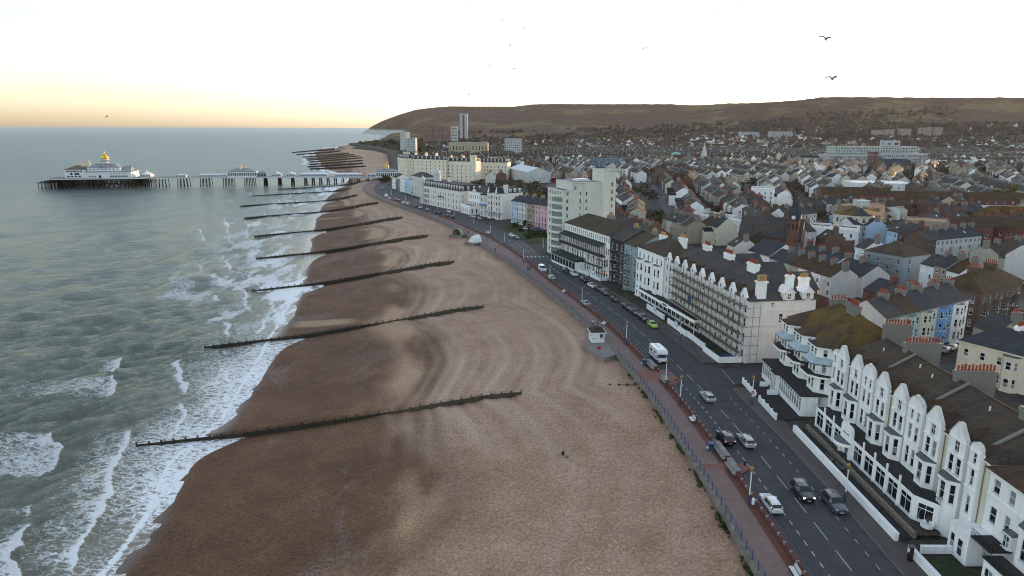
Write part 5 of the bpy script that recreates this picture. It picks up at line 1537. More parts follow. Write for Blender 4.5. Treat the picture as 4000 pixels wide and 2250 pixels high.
    for (x0, x1, y0, y1, z0, z1, nm) in ((6.6, 8.2, -7.3, -5.7, 0, .9, 'step_wall'), (11.0, 12.6, -7.3, -5.3, 0, .9, 'step_wall')):
        MB().box(x0, x1 - 1.2, y0, y1, z0, z1).build(nm, M_WHITE, b.t)
    b.done()
    # white rail fences along the pavement
    for (y0, y1, lab) in ((131.4, 124.6, 'white ranch style garden fence by the side street corner'), (121.9, 113.6, 'white ranch style garden fence in front of the bay hotel')):
        t = empty('garden_fence', (46.6, (y0 + y1) / 2, .12)); tag(t, lab, 'fence'); h = (y0 - y1) / 2
        MB().box(-.12, .12, -h, h, 0, .25).build('base', M_WHITE, t); MB().box(-.10, .10, -h, h, .75, 1.0).build('rail', M_WHITE, t); MB().box(-.10, .10, -h, h, .45, .58).build('rail', M_WHITE, t)
        for k in range(5): MB().box(-.17, .17, -h + 2 * h * k / 4 - .17, -h + 2 * h * k / 4 + .17, 0, 1.25).build('pillar', M_WHITE, t)
    sheet('forecourt', [(46.8, 131.6), (51, 132.3), (52.6, 114), (46.9, 113.4)], .118, M_FELT)
bay_hotel()
t = empty('garden_wall', (48.0, 91.6, .1)); tag(t, 'long white garden wall in front of the gabled hotel', 'wall')
g = MB(); g.box(-.22, .22, -14.8, 17.4, 0, 1.0); g.build('wall_body', M_WHITE, t); MB().box(-.28, .28, -14.8, 17.4, 1.003, 1.1).build('coping', M_WHITE, t)
t = empty('garden_wall', (50.6, 92, .1)); tag(t, 'rough stone terrace wall between the drive and the gabled hotel', 'wall')
MB().box(-.2, .2, -14.6, 18, 0, .8).build('stonework', plain('rubble', (.20, .17, .13), .9, .45, 2.5, bump=.6), t)
sheet('hotel_drive', [(48.2, 109), (50.4, 110), (50.4, 77.6), (48.2, 76.8)], .118, M_FELT)
sheet('hotel_terrace', [(50.8, 110), (52.1, 110), (54.4, 80), (54, 77.4), (50.8, 77.4)], .55, plain('terrace_earth', (.055, .045, .035), .95, .4, 1.5))
t = empty('planter', (53.0, 79.0, .55)); tag(t, 'white bowl planter with a small palm on the hotel terrace', 'planter')
b_ = MB(); b_.lathe([(.35, 0), (.75, .25), (.85, .75), (.75, .75), (.6, .55)], 0, 0, 14); b_.build('bowl', M_WHITE, t)
pl_ = MB()
for k in range(26):
    a = k * 2.4; e = .3 + .9 * ((k * 37) % 10) / 10
    pl_.poly([(0, 0, .8), (.09 * math.sin(a), -.09 * math.cos(a), .8), (.8 * math.cos(a) * (1.2 - e), .8 * math.sin(a) * (1.2 - e), .8 + e)])
pl_.build('palm_leaves', plain('palm_green', (.10, .10, .035), .8, .4, 4), t)
t = empty('parking_meter', (47.4, 72.8, .12)); tag(t, 'tall black ticket machine on the pavement at the bottom right', 'parking meter')
MB().box(-.25, .25, -.2, .2, 0, 1.9).build('body', M_BLACK, t); MB().box(-.35, .35, -.3, .3, 1.9, 2.0).build('solar_cap', M_LEAD, t); MB().box(-.255, -.251, -.15, .15, 1.2, 1.7).build('panel', M_WPAINT, t)
for k, (x, y) in enumerate(((49.6, 99.0), (50.0, 96.2))):
    t = empty('planter_trough', (x, y, .12)); tag(t, 'low concrete planter trough on the hotel drive, %s one' % ('farther', 'nearer')[k], 'planter')
    MB().box(-.35, .35, -.9, .9, 0, .5).build('trough', M_RENDER, t); MB().box(-.28, .28, -.8, .8, .5, .52).build('soil', M_FELT, t)

# ================================================================ the rest of the sea front
def frontage(far, near):
    dx, dy = near[0] - far[0], near[1] - far[1]
    return (far[0], far[1], .1), math.atan2(dy, dx), math.hypot(dx, dy)
def floors_wins(L, n, levels, w, x0=None, style='sash'):
    """n window columns over length L; levels = [(sill, h)]"""
    st = L / n
    return [(st * (k + .5), z, w, h, style) for k in range(n) for (z, h) in levels]
def block(name, label, cat, far, near, D, EZ, n, levels, mat, roof='hip', rmat=None, rz_=3.0, ww=.95, near_lod=False, group=None, side_n=3, bays=(), bands=(), parapet=.0, chim=(), style='sash', door=True, gm=None, fm=None):
    loc, rot, L = frontage(far, near)
    b = Bld(name, label, cat, loc, rot, mat, near_lod, group); b.gm = gm; b.fm = fm
    b.face((0, 0), (L, 0), 0, EZ + parapet, floors_wins(L, n, levels, ww, style=style))
    sw = floors_wins(D, side_n, levels, ww * .9) if side_n else []
    b.face((L, 0), (L, D), 0, EZ + parapet, sw); b.w.wall((L, D), (0, D), 0, EZ + parapet); b.face((0, D), (0, 0), 0, EZ + parapet, sw if side_n > 1 else [])
    for z in bands: b.band((0, 0), (L, 0), z, .22, .14); b.band((L, 0), (L, D), z, .22, .1)
    b.band((0, 0), (L, 0), EZ - .3, .3, .28)
    for (xc, w, dep, z1, fl) in bays: b.bay(xc, w, dep, 0, z1, fl, .8, wins=(1.0, .6))
    r = MB(); rm = rmat or M_SLATE
    if roof == 'hip': hip(r, 0, L, 0, D, EZ + .02, EZ + rz_, None, 0, .35)
    elif roof == 'gable':
        gable(r, 0, L, 0, D, EZ, EZ + rz_, 'x'); b.w.poly([(L, 0, EZ), (L, D, EZ), (L, D / 2, EZ + rz_)]); b.w.poly([(0, D, EZ), (0, 0, EZ), (0, D / 2, EZ + rz_)])
    elif roof == 'flat':
        r.box(.25, L - .25, .25, D - .25, EZ - .2, EZ + .05)
    elif roof == 'mansard':
        i = 1.6
        v = [(0, 0, EZ + .02), (L, 0, EZ + .02), (L, D, EZ + .02), (0, D, EZ + .02), (i, i, EZ + rz_), (L - i, i, EZ + rz_), (L - i, D - i, EZ + rz_), (i, D - i, EZ + rz_)]
        r.add(v, [(0, 1, 5, 4), (1, 2, 6, 5), (2, 3, 7, 6), (3, 0, 4, 7), (4, 5, 6, 7)])
    ro = b.part('roof', r, rm)
    if roof == 'mansard':
        for k in range(n):
            x = L * (k + .5) / n; dm = MB(); dm.box(x - .6, x + .6, .35, 1.8, EZ + .3, EZ + rz_ * .8); dm.lathe([(.62, EZ + rz_ * .8), (.5, EZ + rz_ * .8 + .3), (.05, EZ + rz_ * .8 + .45)], x, .8, 8)
            dm.build('dormer', mat if not isinstance(mat, list) else mat[0], ro); put_win(b.t, (x, .32, EZ + .45), 0, .85, rz_ * .5, 'sash', near_lod)
        for k in range(max(2, int(D / 4))):
            y = D * (k + .5) / max(2, int(D / 4)); dm = MB(); dm.box(L - 1.8, L - .35, y - .6, y + .6, EZ + .3, EZ + rz_ * .8); dm.build('dormer', mat if not isinstance(mat, list) else mat[0], ro); put_win(b.t, (L - .32, y, EZ + .45), math.pi / 2, .85, rz_ * .5, 'sash', near_lod)
    for (x, y, z, w, d, h, p, m_, pt) in chim: b.chimney(x, y, z, w, d, h, p, m_, pt, w >= d)
    return b, L

# ---- scaffolded cream hotel with nine little gables
M_PINKC = stucco('pinkish_cream_stucco', (.72, .68, .63), .24)
def scaffold_hotel():
    far, near = (43.4, 192.6), (50.9, 143.7)
    loc, rot, L = frontage(far, near)
    b = Bld('scaffolded_hotel', 'cream hotel wrapped in scaffolding with nine small white gables along its front', 'hotel', loc, rot, [M_PINKC], True)
    D = 15.5; EZ = 13.9; n = 9; st = L / n
    lv = [(.8, 2.0), (4.4, 2.1), (7.9, 2.0), (11.1, 1.7)]
    b.face((0, 0), (L, 0), 0, EZ, [(st * (k + f), z, .95, h) for k in range(n) for f in (.28, .72) for z, h in lv])
    b.face((L, 0), (L, D), 0, EZ, [(7.6, 9.0, .9, 2.0), (5.4, 12.6, .6, .9), (9.8, 4.6, 1.0, 2.4), (9.8, 1.0, 1.0, 2.4), (13.2, 9.0, .9, 2.0)])
    b.w.wall((L, D), (0, D), 0, EZ); b.w.wall((0, D), (0, 0), 0, EZ)
    for z in (3.6, 7.4, 10.6): b.band((0, 0), (L, 0), z, .2, .12)
    for z, o in ((8.4, .10), (11.6, .12), (3.4, .06)): b.band((L, 0), (L, D), z, .22, o)
    b.tr.box(L + .02, L + .10, .8, 5.0, .6, 7.4)
    for k in range(n):
        xc = st * (k + .5); g = MB()
        g.add([(xc - 1.25, -.1, EZ), (xc + 1.25, -.1, EZ), (xc + 1.25, -.1, EZ + .6), (xc, -.1, EZ + 2.3), (xc - 1.25, -.1, EZ + .6)] + [(xc - 1.25, .4, EZ), (xc + 1.25, .4, EZ), (xc + 1.25, .4, EZ + .6), (xc, .4, EZ + 2.3), (xc - 1.25, .4, EZ + .6)],
              [(0, 1, 2, 3, 4), (9, 8, 7, 6, 5), (0, 5, 6, 1), (1, 6, 7, 2), (2, 7, 8, 3), (3, 8, 9, 4), (4, 9, 5, 0)])
        gw = g.build('gable', M_WHITE, b.t); put_win(b.t, (xc, -.13, EZ + .1), 0, .7, 1.0, 'sash', True)
        cp = MB(); cp.beam((xc - 1.4, .15, EZ + .5), (xc, .15, EZ + 2.35), .7, .12); cp.beam((xc, .15, EZ + 2.35), (xc + 1.4, .15, EZ + .5), .7, .12); cp.build('coping', M_WHITE, gw)
        r = MB(); gable(r, xc - 1.2, xc + 1.2, .3, 4.2, EZ + .4, EZ + 1.9, 'y', 0, .1); r.build('gable_roof', M_TILE, b.t)
    rf = MB(); hip(rf, 0, L, .2, D, EZ + .02, 18.2, 6.0, 0, .3); ro = b.part('roof', rf, M_SLATE)
    # cross roofs behind, seen as dark ridges
    for xc in (14, 26, 38):
        r = MB(); gable(r, xc - 4.2, xc + 4.2, D / 2, D + 5, EZ + .5, 17.6, 'y', 0, .2); r.build('cross_roof', M_SLATE, ro)
    for y in (9.0, 13.4):
        d = MB(); d.box(L - 1.2, L + .12, y - 1.3, y + 1.3, EZ - .3, EZ + 1.7); d.build('dormer', M_PINKC, ro)
        g = MB(); gable(g, L - 3.0, L + .3, y - 1.3, y + 1.3, EZ + 1.7, EZ + 2.9, 'x', 0, .15); dh = g.build('dormer_gable', M_WHITE, ro)
        w2 = MB(); w2.poly([(L + .125, y - 1.3, EZ + 1.7), (L + .125, y + 1.3, EZ + 1.7), (L + .125, y, EZ + 2.9)]); w2.build('dormer_gable', M_WHITE, ro)
        put_win(b.t, (L + .14, y, EZ + .2), math.pi / 2, .95, 1.35, 'sash4', True)
    # big shouldered chimney on the corner, others along the ridge
    c = MB(); c.add([(L - 1.6, 1.4, 13.0), (L - .2, 1.4, 13.0), (L - .2, 4.4, 13.0), (L - 1.6, 4.4, 13.0), (L - 1.5, 1.9, 14.6), (L - .3, 1.9, 14.6), (L - .3, 3.9, 14.6), (L - 1.5, 3.9, 14.6)], [(0, 1, 5, 4), (1, 2, 6, 5), (2, 3, 7, 6), (3, 0, 4, 7)])
    c.box(L - 1.5, L - .3, 1.9, 3.9, 14.6, 17.8); c.box(L - 1.7, L - .1, 1.7, 4.1, 17.8, 18.2)
    co = c.build('chimney', M_WHITE, b.t)
    for k in range(4):
        for j in range(2): link('chimney_pot', POTS['buff'], co, (L - 1.2 + .6 * j, 2.15 + .5 * k, 18.2), 0, (1.2, 1.2, 1.4))
    b.chimney(L - 13, 7.2, 16.6, 3.8, 1.2, 3.0, 11, M_WHITE, 'red'); b.chimney(L - 27, 8.0, 16.6, 3.8, 1.2, 2.8, 10, M_WHITE, 'red'); b.chimney(L - 40, 8.0, 16.8, 3.4, 1.2, 2.6, 9, M_WHITE, 'red')
    b.chimney(L - 3, 10.6, 16.0, 1.1, 1.6, 2.8, 4, M_WHITE, 'red'); b.chimney(L - 3, 14.0, 15.6, 1.2, 2.0, 2.6, 6, M_WHITE, 'buff', False)
    b.done()
    # scaffolding
    S = empty('scaffolding', loc, rot); tag(S, 'steel pole scaffolding with timber decks covering the cream hotel front', 'scaffolding')
    MP = metal('scaffold_steel', (.16, .16, .155), .5, .5); MBD = wood('scaffold_board', (.22, .15, .095))
    pole = MB(); pole.bar((0, 0, 0), (0, 0, 1), .045, 6); pole = pole.mesh('pole', MP)
    bay = 2.25; nb = int((L - 8) / bay); x0 = 8.0; lifts = [2.1, 4.2, 6.3, 8.4, 10.5, 12.6]
    rng = random.Random(8)
    for k in range(nb + 1):
        for y in (-1.65, -.55): link('pole', pole, S, (x0 + bay * k, y, 0), 0, (1, 1, 14.2 + rng.uniform(0, 1.1)))
    for y in (.8, 2.4): link('pole', pole, S, (L + .55, y, 0), 0, (1, 1, 14.6))
    for z in lifts:
        for y in (-1.65, -.55):
            m = MB(); m.bar((x0 - .3, y, z), (L + 1.0, y, z), .04, 5); m.build('ledger', MP, S)
            if y < -1: m = MB(); m.bar((x0 - .3, y, z + 1.0), (L + .8, y, z + 1.0), .04, 5); m.build('guard_rail', MP, S)
        for k in range(nb):
            for j in range(3):
                o = link('board', _bd(MBD), S, (x0 + bay * (k + .5), -1.42 + .32 * j, z + .05), 0, (bay + rng.uniform(-.1, .25), .27, .05))
            link('toe_board', _bd(MBD), S, (x0 + bay * (k + .5), -1.62, z + .10), 0, (bay, .04, .2))
        for k in range(nb + 1):
            m = MB(); m.bar((x0 + bay * k, -1.9, z - .06), (x0 + bay * k, -.05, z - .06), .035, 5); m.build('transom', MP, S)
        m = MB(); m.bar((L + .55, -1.7, z), (L + .55, 2.6, z), .04, 5); m.build('ledger', MP, S)
    for k in range(0, nb - 1, 2):
        for i, z in enumerate(lifts[:-1]):
            m = MB(); a, c = (k, k + 1) if (k // 2 + i) % 2 else (k + 1, k); m.bar((x0 + bay * a, -1.7, z), (x0 + bay * c, -1.7, z + 2.1), .035, 5); m.build('brace', MP, S)
    MB().box(x0 + 13.0, x0 + 15.4, -1.78, -1.74, 7.2, 8.6).build('banner', plain('banner_navy', (.03, .06, .13), .5, .5, 6), S)
_bdc = {}
def _bd(m):
    if m.name not in _bdc: _bdc[m.name] = unit_box('board', m)
    return _bdc[m.name]
scaffold_hotel()

# single storey glazed front with white fascia, garden walls before the scaffolded hotel
def veranda_front():
    loc, rot, L = frontage((38.9, 203.5), (46.9, 166.5))
    b = Bld('glazed_arcade', 'long single storey glazed arcade with white fascia before the cream hotels', 'arcade', loc, rot, M_WHITE, True); b.gm = M_DGLASS
    n = 14; st = L / n
    b.face((0, 0), (L, 0), 0, 2.9, [(st * (k + .5), .5, st - .35, 2.1, 'top') for k in range(n)], rev=.1)
    b.face((L, 0), (L, 4.2), 0, 2.9, [(2.1, .5, 3.0, 2.1, 'pair')]); b.w.wall((0, 4.2), (0, 0), 0, 2.9)
    MB().box(-.3, L + .3, -1.5, 4.0, 2.9, 3.0).build('flat_roof', M_FELT, b.t)
    f = MB(); f.box(-.35, L + .35, -1.62, -1.5, 2.75, 3.5); f.box(L + .3, L + .42, -1.5, 4.0, 2.75, 3.5); f.box(L * .55 - 2.4, L * .55 + 2.4, -1.72, -1.623, 2.6, 3.7); b.part('fascia', f, M_WHITE)
    MB().box(L * .55 - 1.4, L * .55 + 1.4, -1.745, -1.725, 2.9, 3.4).build('sign', plain('banner_navy', (.03, .06, .13), .5), b.t)
    for k in range(8): MB().bar((L * k / 7, -1.4, 0), (L * k / 7, -1.4, 2.9), .06, 6).build('post', plain('teal_paint', (.05, .13, .17), .5), b.t)
    b.done()
    for i, (p, q, lab) in enumerate((((38.6, 190.3), (40.7, 179.2), 'white garden wall by the parked cars, far one of three'), ((41.2, 175.2), (43.0, 163.9), 'white garden wall with a notice board, middle one of three'),
                                     ((43.4, 163.2), (44.7, 153.6), 'white garden wall by the lawn, near one of three'))):
        t = empty('garden_wall', ((p[0] + q[0]) / 2, (p[1] + q[1]) / 2, .1), math.atan2(q[1] - p[1], q[0] - p[0])); tag(t, lab, 'wall', 'white walls before the cream hotel'); h = math.dist(p, q) / 2
        MB().box(-h, h, -.15, .15, 0, 1.25).build('wall_body', M_WHITE, t); MB().box(-h - .05, h + .05, -.2, .2, 1.253, 1.34).build('coping', M_WHITE, t)
        for s in (-h, h): MB().box(s - .25, s + .25, -.25, .25, 0, 1.45).build('pier', M_WHITE, t)
        if i < 2: MB().box(.4 - h * .2, 2.2 - h * .2, -.35, -.25, .9, 2.3).build('notice_board', plain('notice_pale', (.45, .55, .6), .5), t)
    t = empty('garden_wall', (45.2, 144.2, .1), R(5)); tag(t, 'white corner garden wall at the side street beside the scaffolded hotel', 'wall')
    g = MB(); g.prism([(-.4, 8.2), (-.1, 8.2), (.4, -.1), (5.3, -.1), (5.3, -.4), (.1, -.4)][::-1], 0, 1.3); g.build('wall_body', M_WHITE, t)
    sheet('lawn', [(44.6, 153.0), (45.4, 144.2), (50.4, 144.4), (49.4, 153.6)], .13, plain('lawn_grass', (.030, .045, .014), .95, .5, 2.5)); sheet('lawn', [(43.4, 163.5), (44.6, 154.0), (48.6, 155), (47.2, 164)], .13, plain('lawn_grass', (.030, .045, .014)))
    t = empty('tarpaulin', (48.2, 147.6, .13), R(20)); tag(t, 'crumpled dark blue tarpaulin on the hotel lawn', 'tarpaulin')
    m = MB(); nx, ny = 8, 6; v = [((i / nx - .5) * 3.6, (j / ny - .5) * 2.4, .1 + .7 * random.random() * (0 < i < nx and 0 < j < ny)) for j in range(ny + 1) for i in range(nx + 1)]
    m.add(v, [(j * 9 + i, j * 9 + i + 1, j * 9 + i + 10, j * 9 + i + 9) for j in range(ny) for i in range(nx)]); m.build('sheet', plain('tarp_blue', (.02, .05, .12), .4, .3), t)
veranda_front()

# ---- white hotel with three full height bays
def wh():
    b, L = block('bay_fronted_hotel', 'white bay fronted hotel with lichened hipped roof beyond the scaffolding', 'hotel', (38.7, 209.8), (43.1, 193.0), 13, 14.6, 6, [(11.6, 1.7)], M_WHITE, 'hip', M_SLATE_L, 3.6, near_lod=True, bands=(4.0, 7.6, 11.2),
                 bays=((2.6, 3.6, 1.1, 11.4, [(1.0, 2.2), (4.5, 2.3), (8.1, 2.2)]), (8.0, 3.6, 1.1, 11.4, [(1.0, 2.2), (4.5, 2.3), (8.1, 2.2)]), (14.0, 3.6, 1.1, 11.4, [(1.0, 2.2), (4.5, 2.3), (8.1, 2.2)])),
                 chim=((4.5, 6, 16.4, 3.4, 1.1, 2.2, 8, M_WHITE, 'buff'), (13, 8, 16.6, 3.4, 1.1, 2.4, 8, M_WHITE, 'buff')))
    b.done()
wh()
M_DARKP = stucco('black_painted_render', (.022, .021, .021), .2)
M_TURQ = stucco('turquoise_render', (.26, .36, .38), .35)
b, L = block('dark_house', 'tall black painted terraced house on the sea front with a lit red lamp', 'house', (32.6, 227.2), (35.9, 218.4), 13, 14.8, 3, [(1.0, 2.2), (4.4, 2.2), (8.0, 2.0), (11.5, 1.8)], M_DARKP, 'gable', M_SLATE, 3.2, near_lod=True, bays=((3.0, 3.6, 1.1, 11, [(1, 2.2), (4.4, 2.2), (8, 2)]),), chim=((4.6, 7, 16.8, 2.6, 1, 2.0, 6, M_RENDER, 'buff'),)); b.done()
m_, n_ = newmat('red_lamp_glass'); n_.put((.5, .02, .01), .4); n_.set(n_.p.inputs['Emission Color'], (1, .12, .05)); n_.set(n_.p.inputs['Emission Strength'], .5)
l_ = MB(); l_.lathe([(.05, 0), (.18, .08), (.2, .3), (.05, .42)], 1.0, -1.4, 8); l_.build('red_lamp', m_, b.t, (0, 0, 2.9))
b, L = block('turquoise_house', 'pale turquoise terraced house behind scaffolding next to the black house', 'house', (35.9, 218.3), (38.6, 209.9), 13, 14.4, 3, [(1.0, 2.2), (4.4, 2.2), (8.0, 2.0), (11.5, 1.8)], M_TURQ, 'gable', M_SLATE_L, 3.2, near_lod=True, bays=((3.0, 3.6, 1.1, 11, [(1, 2.2), (4.4, 2.2), (8, 2)]),), chim=((6.5, 7, 16.8, 2.6, 1, 2.0, 6, M_RENDER, 'buff'),)); b.done()
def small_scaffold(far, near, label, h=12.5):
    loc, rot, L = frontage(far, near); S = empty('scaffolding', loc, rot); tag(S, label, 'scaffolding')
    MP = metal('scaffold_steel', (.16, .16, .155)); MBD = wood('scaffold_board_b', (.20, .14, .09)); n = max(3, int(L / 2))
    for k in range(n + 1):
        for y in (-2.7, -1.7): m = MB(); m.bar((L * k / n, y, 0), (L * k / n, y, h), .05, 5); m.build('pole', MP, S)
    for z in np.arange(2.2, h, 2.2):
        MB().box(0, L, -2.7, -1.7, z, z + .06).build('board', MBD, S)
        for y in (-2.72, -1.68): m = MB(); m.bar((-.4, y, z + 1), (L + .4, y, z + 1), .04, 5); m.build('ledger', MP, S)
small_scaffold((36.0, 218), (38.4, 210.5), 'scaffolding in front of the turquoise house')
small_scaffold((30.6, 232.5), (32.4, 228), 'small scaffold tower on the end of the balconied hotel', 10.5)

# ---- balconied hotel with green-grey loggia roofs
def balcony_hotel():
    loc, rot, L = frontage((20.2, 262.3), (32.6, 227.8))
    b = Bld('balconied_hotel', 'white hotel with long timber balconies, dark canopies and big slate roof', 'hotel', loc, rot, M_WHITE, True)
    D = 14; EZ = 15.0; n = 11; st = L / n
    b.face((0, 0), (L, 0), 0, EZ, [(st * (k + f), 12.5, .8, 1.7) for k in range(n) for f in (.25, .75)] + [(st * (k + f), 8.4, .85, 2.2) for k in range(n) for f in (.27, .73)] + [(st * (k + .5), 4.3, 1.2, 2.6, 'sash4') for k in range(n)] + [(st * (k + .5), .8, 1.1, 2.2) for k in range(n)])
    b.face((L, 0), (L, D), 0, EZ, [(4, 9, .9, 1.9), (9, 9, .9, 1.9)]); b.w.wall((L, D), (0, D), 0, EZ); b.face((0, D), (0, 0), 0, EZ)
    MT = wood('dark_balcony_timber', (.05, .042, .036)); MC = roofmat('green_slate', (.045, .055, .052), .3, .1)
    m = MB(); m.add([(-.3, -2.4, 11.0), (L - 3, -2.4, 11.0), (L - 3, -.02, 12.2), (-.3, -.02, 12.2), (-.3, -2.4, 10.85), (L - 3, -2.4, 10.85)], [(0, 1, 2, 3), (0, 4, 5, 1)]); m.build('balcony_canopy', MC, b.t)
    MB().box(-.2, L - 3, -2.3, -.02, 7.55, 7.75).build('balcony_floor', MT, b.t); MB().box(-.2, L - 3, -2.35, -2.25, 7.75, 8.7).build('balustrade', MT, b.t)
    for k in range(23): MB().box((L - 3.2) * k / 22 - .06, (L - 3.2) * k / 22 + .06, -2.3, -2.18, 7.75, 11.0).build('balcony_post', MT, b.t)
    for k in range(8): b.bay(st * (k * 1.3 + .9), 2.6, .9, 0, 7.4, [(4.2, 2.4), (.8, 2.3)], .55, lead=False, wins=(.9, .5))
    MB().box(1, L - 3, -1.9, -.9, 3.6, 3.75).build('balcony_floor', MT, b.t); iron_rail(b.t, [(1, -1.85), (L - 3, -1.85)], 3.75, .9, .5)
    # ground floor veranda at the far end
    m = MB(); m.add([(-1.5, -5.2, 3.6), (L * .55, -5.2, 3.6), (L * .55, -1.0, 4.6), (-1.5, -1.0, 4.6), (-1.5, -5.2, 3.4), (L * .55, -5.2, 3.4)], [(0, 1, 2, 3), (0, 4, 5, 1)]); m.build('veranda_roof', MC, b.t)
    v = Bld.__new__(Bld); v.t = b.t; v.near = True; v.fm = plain('dark_frame', (.03, .03, .03)); v.gm = M_DGLASS; v.w = MB(); v.tr = MB()
    LL = L * .55 + 1.2; v.face((-1.3, -4.9), (-1.3 + LL, -4.9), 0, 3.4, [(LL / 8 * (k + .5), .9, LL / 8 - .2, 2.2, 'pair') for k in range(8)]); v.w.wall((-1.3 + LL, -4.9), (-1.3 + LL, -1), 0, 3.4); v.w.wall((-1.3, -1), (-1.3, -4.9), 0, 3.4); v.w.build('veranda_wall', M_WHITE, b.t)
    rf = MB(); hip(rf, 0, L, 0, D, EZ + .02, 18.9, 6, 0, .5); b.part('roof', rf, M_SLATE_L)
    b.chimney(L * .62, 7.5, 17.6, 4.0, 1.2, 2.3, 12, M_RENDER, 'buff')
    b.done()
    # white terrace walls and steps in front
    for i, (p, q) in enumerate((((17.0, 258.5), (22.0, 246.5)), ((23.0, 243.5), (26.6, 235.2)), ((27.2, 233.5), (29.6, 226.5)))):
        t = empty('terrace_wall', ((p[0] + q[0]) / 2, (p[1] + q[1]) / 2, .1), math.atan2(q[1] - p[1], q[0] - p[0])); tag(t, 'white low terrace wall before the balconied hotel, %s' % ('far one', 'middle one', 'near one')[i], 'wall'); h = math.dist(p, q) / 2
        MB().box(-h, h, -.15, .15, 0, 1.0).build('wall_body', M_WHITE, t)
        for s in np.linspace(-h, h, 4): MB().box(s - .22, s + .22, -.22, .22, 0, 1.3).build('pier', M_WHITE, t)
        for k in range(5): MB().box(h - 1.6 - .0, h - .2, .6 + .45 * k, 1.05 + .45 * k, 0, .25 * (k + 1)).build('step', M_WHITE, t)
balcony_hotel()

# ---- tall cream tower of flats
def tower():
    b = Bld('tower_of_flats', 'tall cream art deco block of flats with curved balconies', 'flats', (19.5, 268.5, .1), math.atan2(.34, .94), [stucco('pale_cream_render', (.62, .63, .55), .22)], False)
    D = 15.0
    Z1, Z2 = 26.2, 29.3
    fl = [1.6 + 2.85 * k for k in range(9)]
    b.face((0, 0), (3.6, 0), 0, Z1, [(2.0, z, 1.0, 1.6, 'pair') for z in fl])
    arc = [(3.6, 0), (4.6, .1), (5.2, .5)]
    b.face((3.6, 0), (9.0, .0), 0, Z2, [(3.9, z, .7, 1.5) for z in fl[3:]] + [(1.6, 26.6, 1.3, 1.5)])
    b.w.wall((3.6, .0), (3.6, -.001), Z1, Z2); b.w.wall((3.6, D), (3.6, 0), Z1, Z2)
    b.face((9.0, -.5), (16.4, -.5), 0, Z2, [(.9, z, .7, 1.4) for z in fl[4:]]); b.w.wall((9, 0), (9, -.5), 0, Z2); b.w.wall((16.4, -.5), (16.4, D), 0, Z2)
    b.w.wall((16.4, D), (0, D), 0, Z1); b.w.poly([(16.4, D, Z1), (3.6, D, Z1), (3.6, D, Z2), (16.4, D, Z2)])
    b.face((16.4, -2.2), (19.0, -2.2), 0, 34, []); b.face((19.0, -1.6), (22.0, -1.6), 0, 34, [(1.5, z, .8, 1.5) for z in [5 + 2.85 * k for k in range(9)]])
    b.w.wall((19.0, -2.2), (19.0, -1.6), 0, 34); b.face((22.0, -1.6), (22.0, 8.0), 0, 34, [(2 + 2.6 * k, z, .9, 1.5) for k in range(3) for z in [5 + 2.85 * k for k in range(9)]]); b.w.wall((22, 8), (16.4, 8), 0, 34); b.w.wall((16.4, 8), (16.4, -2.2), 0, 34)
    # sea-facing side with rounded balcony stack
    b.face((0, D), (0, 0), 0, Z1, [(2.5 + 2.5 * k, z, 1.4, 1.6, 'pair') for k in range(5) for z in fl])
    for k, z in enumerate(fl):
        t_ = 2.6 if k < 7 else 1.8
        pts = [(0 + .02, .3)] + [(-t_ * math.sin(a) * .95, 4.2 - 3.9 * math.cos(a)) for a in np.linspace(.1, math.pi - .1, 9)] + [(.02, 8.1)]
        mb = MB(); mb.prism(pts[::-1], z - .45, z - .2, 0, True, True)
        inner = [(p[0] * .93, p[1] * .97 + .12) for p in pts]
        for p, q in zip(pts, pts[1:]): mb.beam((*p, z - .2), (*q, z - .2), .14, .75)
        mb.build('balcony', b.mat[0], b.t)
        g = MB()
        for p, q in zip(pts[1:-1], pts[2:-1]): g.poly([(p[0] * .9, p[1], z + .56), (q[0] * .9, q[1], z + .56), (q[0] * .9, q[1], z + 1.9), (p[0] * .9, p[1], z + 1.9)])
        if k < 8: g.build('balcony_glazing', plain('pale_glazing', (.16, .20, .19), .08, .2, 2, .6), b.t)
    for (x0, x1, y0, y1, z) in ((-.15, 3.75, -.15, D + .15, Z1), (3.5, 16.55, -.6, D + .1, Z2), (16.25, 22.15, -2.35, 8.1, 34)):
        MB().box(x0, x1, y0, y1, z, z + .35).build('parapet', b.mat[0], b.t); MB().box(x0 + .5, x1 - .5, y0 + .5, y1 - .5, z + .352, z + .38).build('flat_roof', M_LEAD, b.t)
    MB().box(8, 13, 4, 9, Z2 + .3, Z2 + 1.2).build('plant_room', M_FRAME, b.t)
    b.band((0, 0), (9, 0), Z1 - .9, .15, .1)
    for z in (.5,): b.band((0, 0), (16, 0), z, .3, .08)
    b.done()
tower()

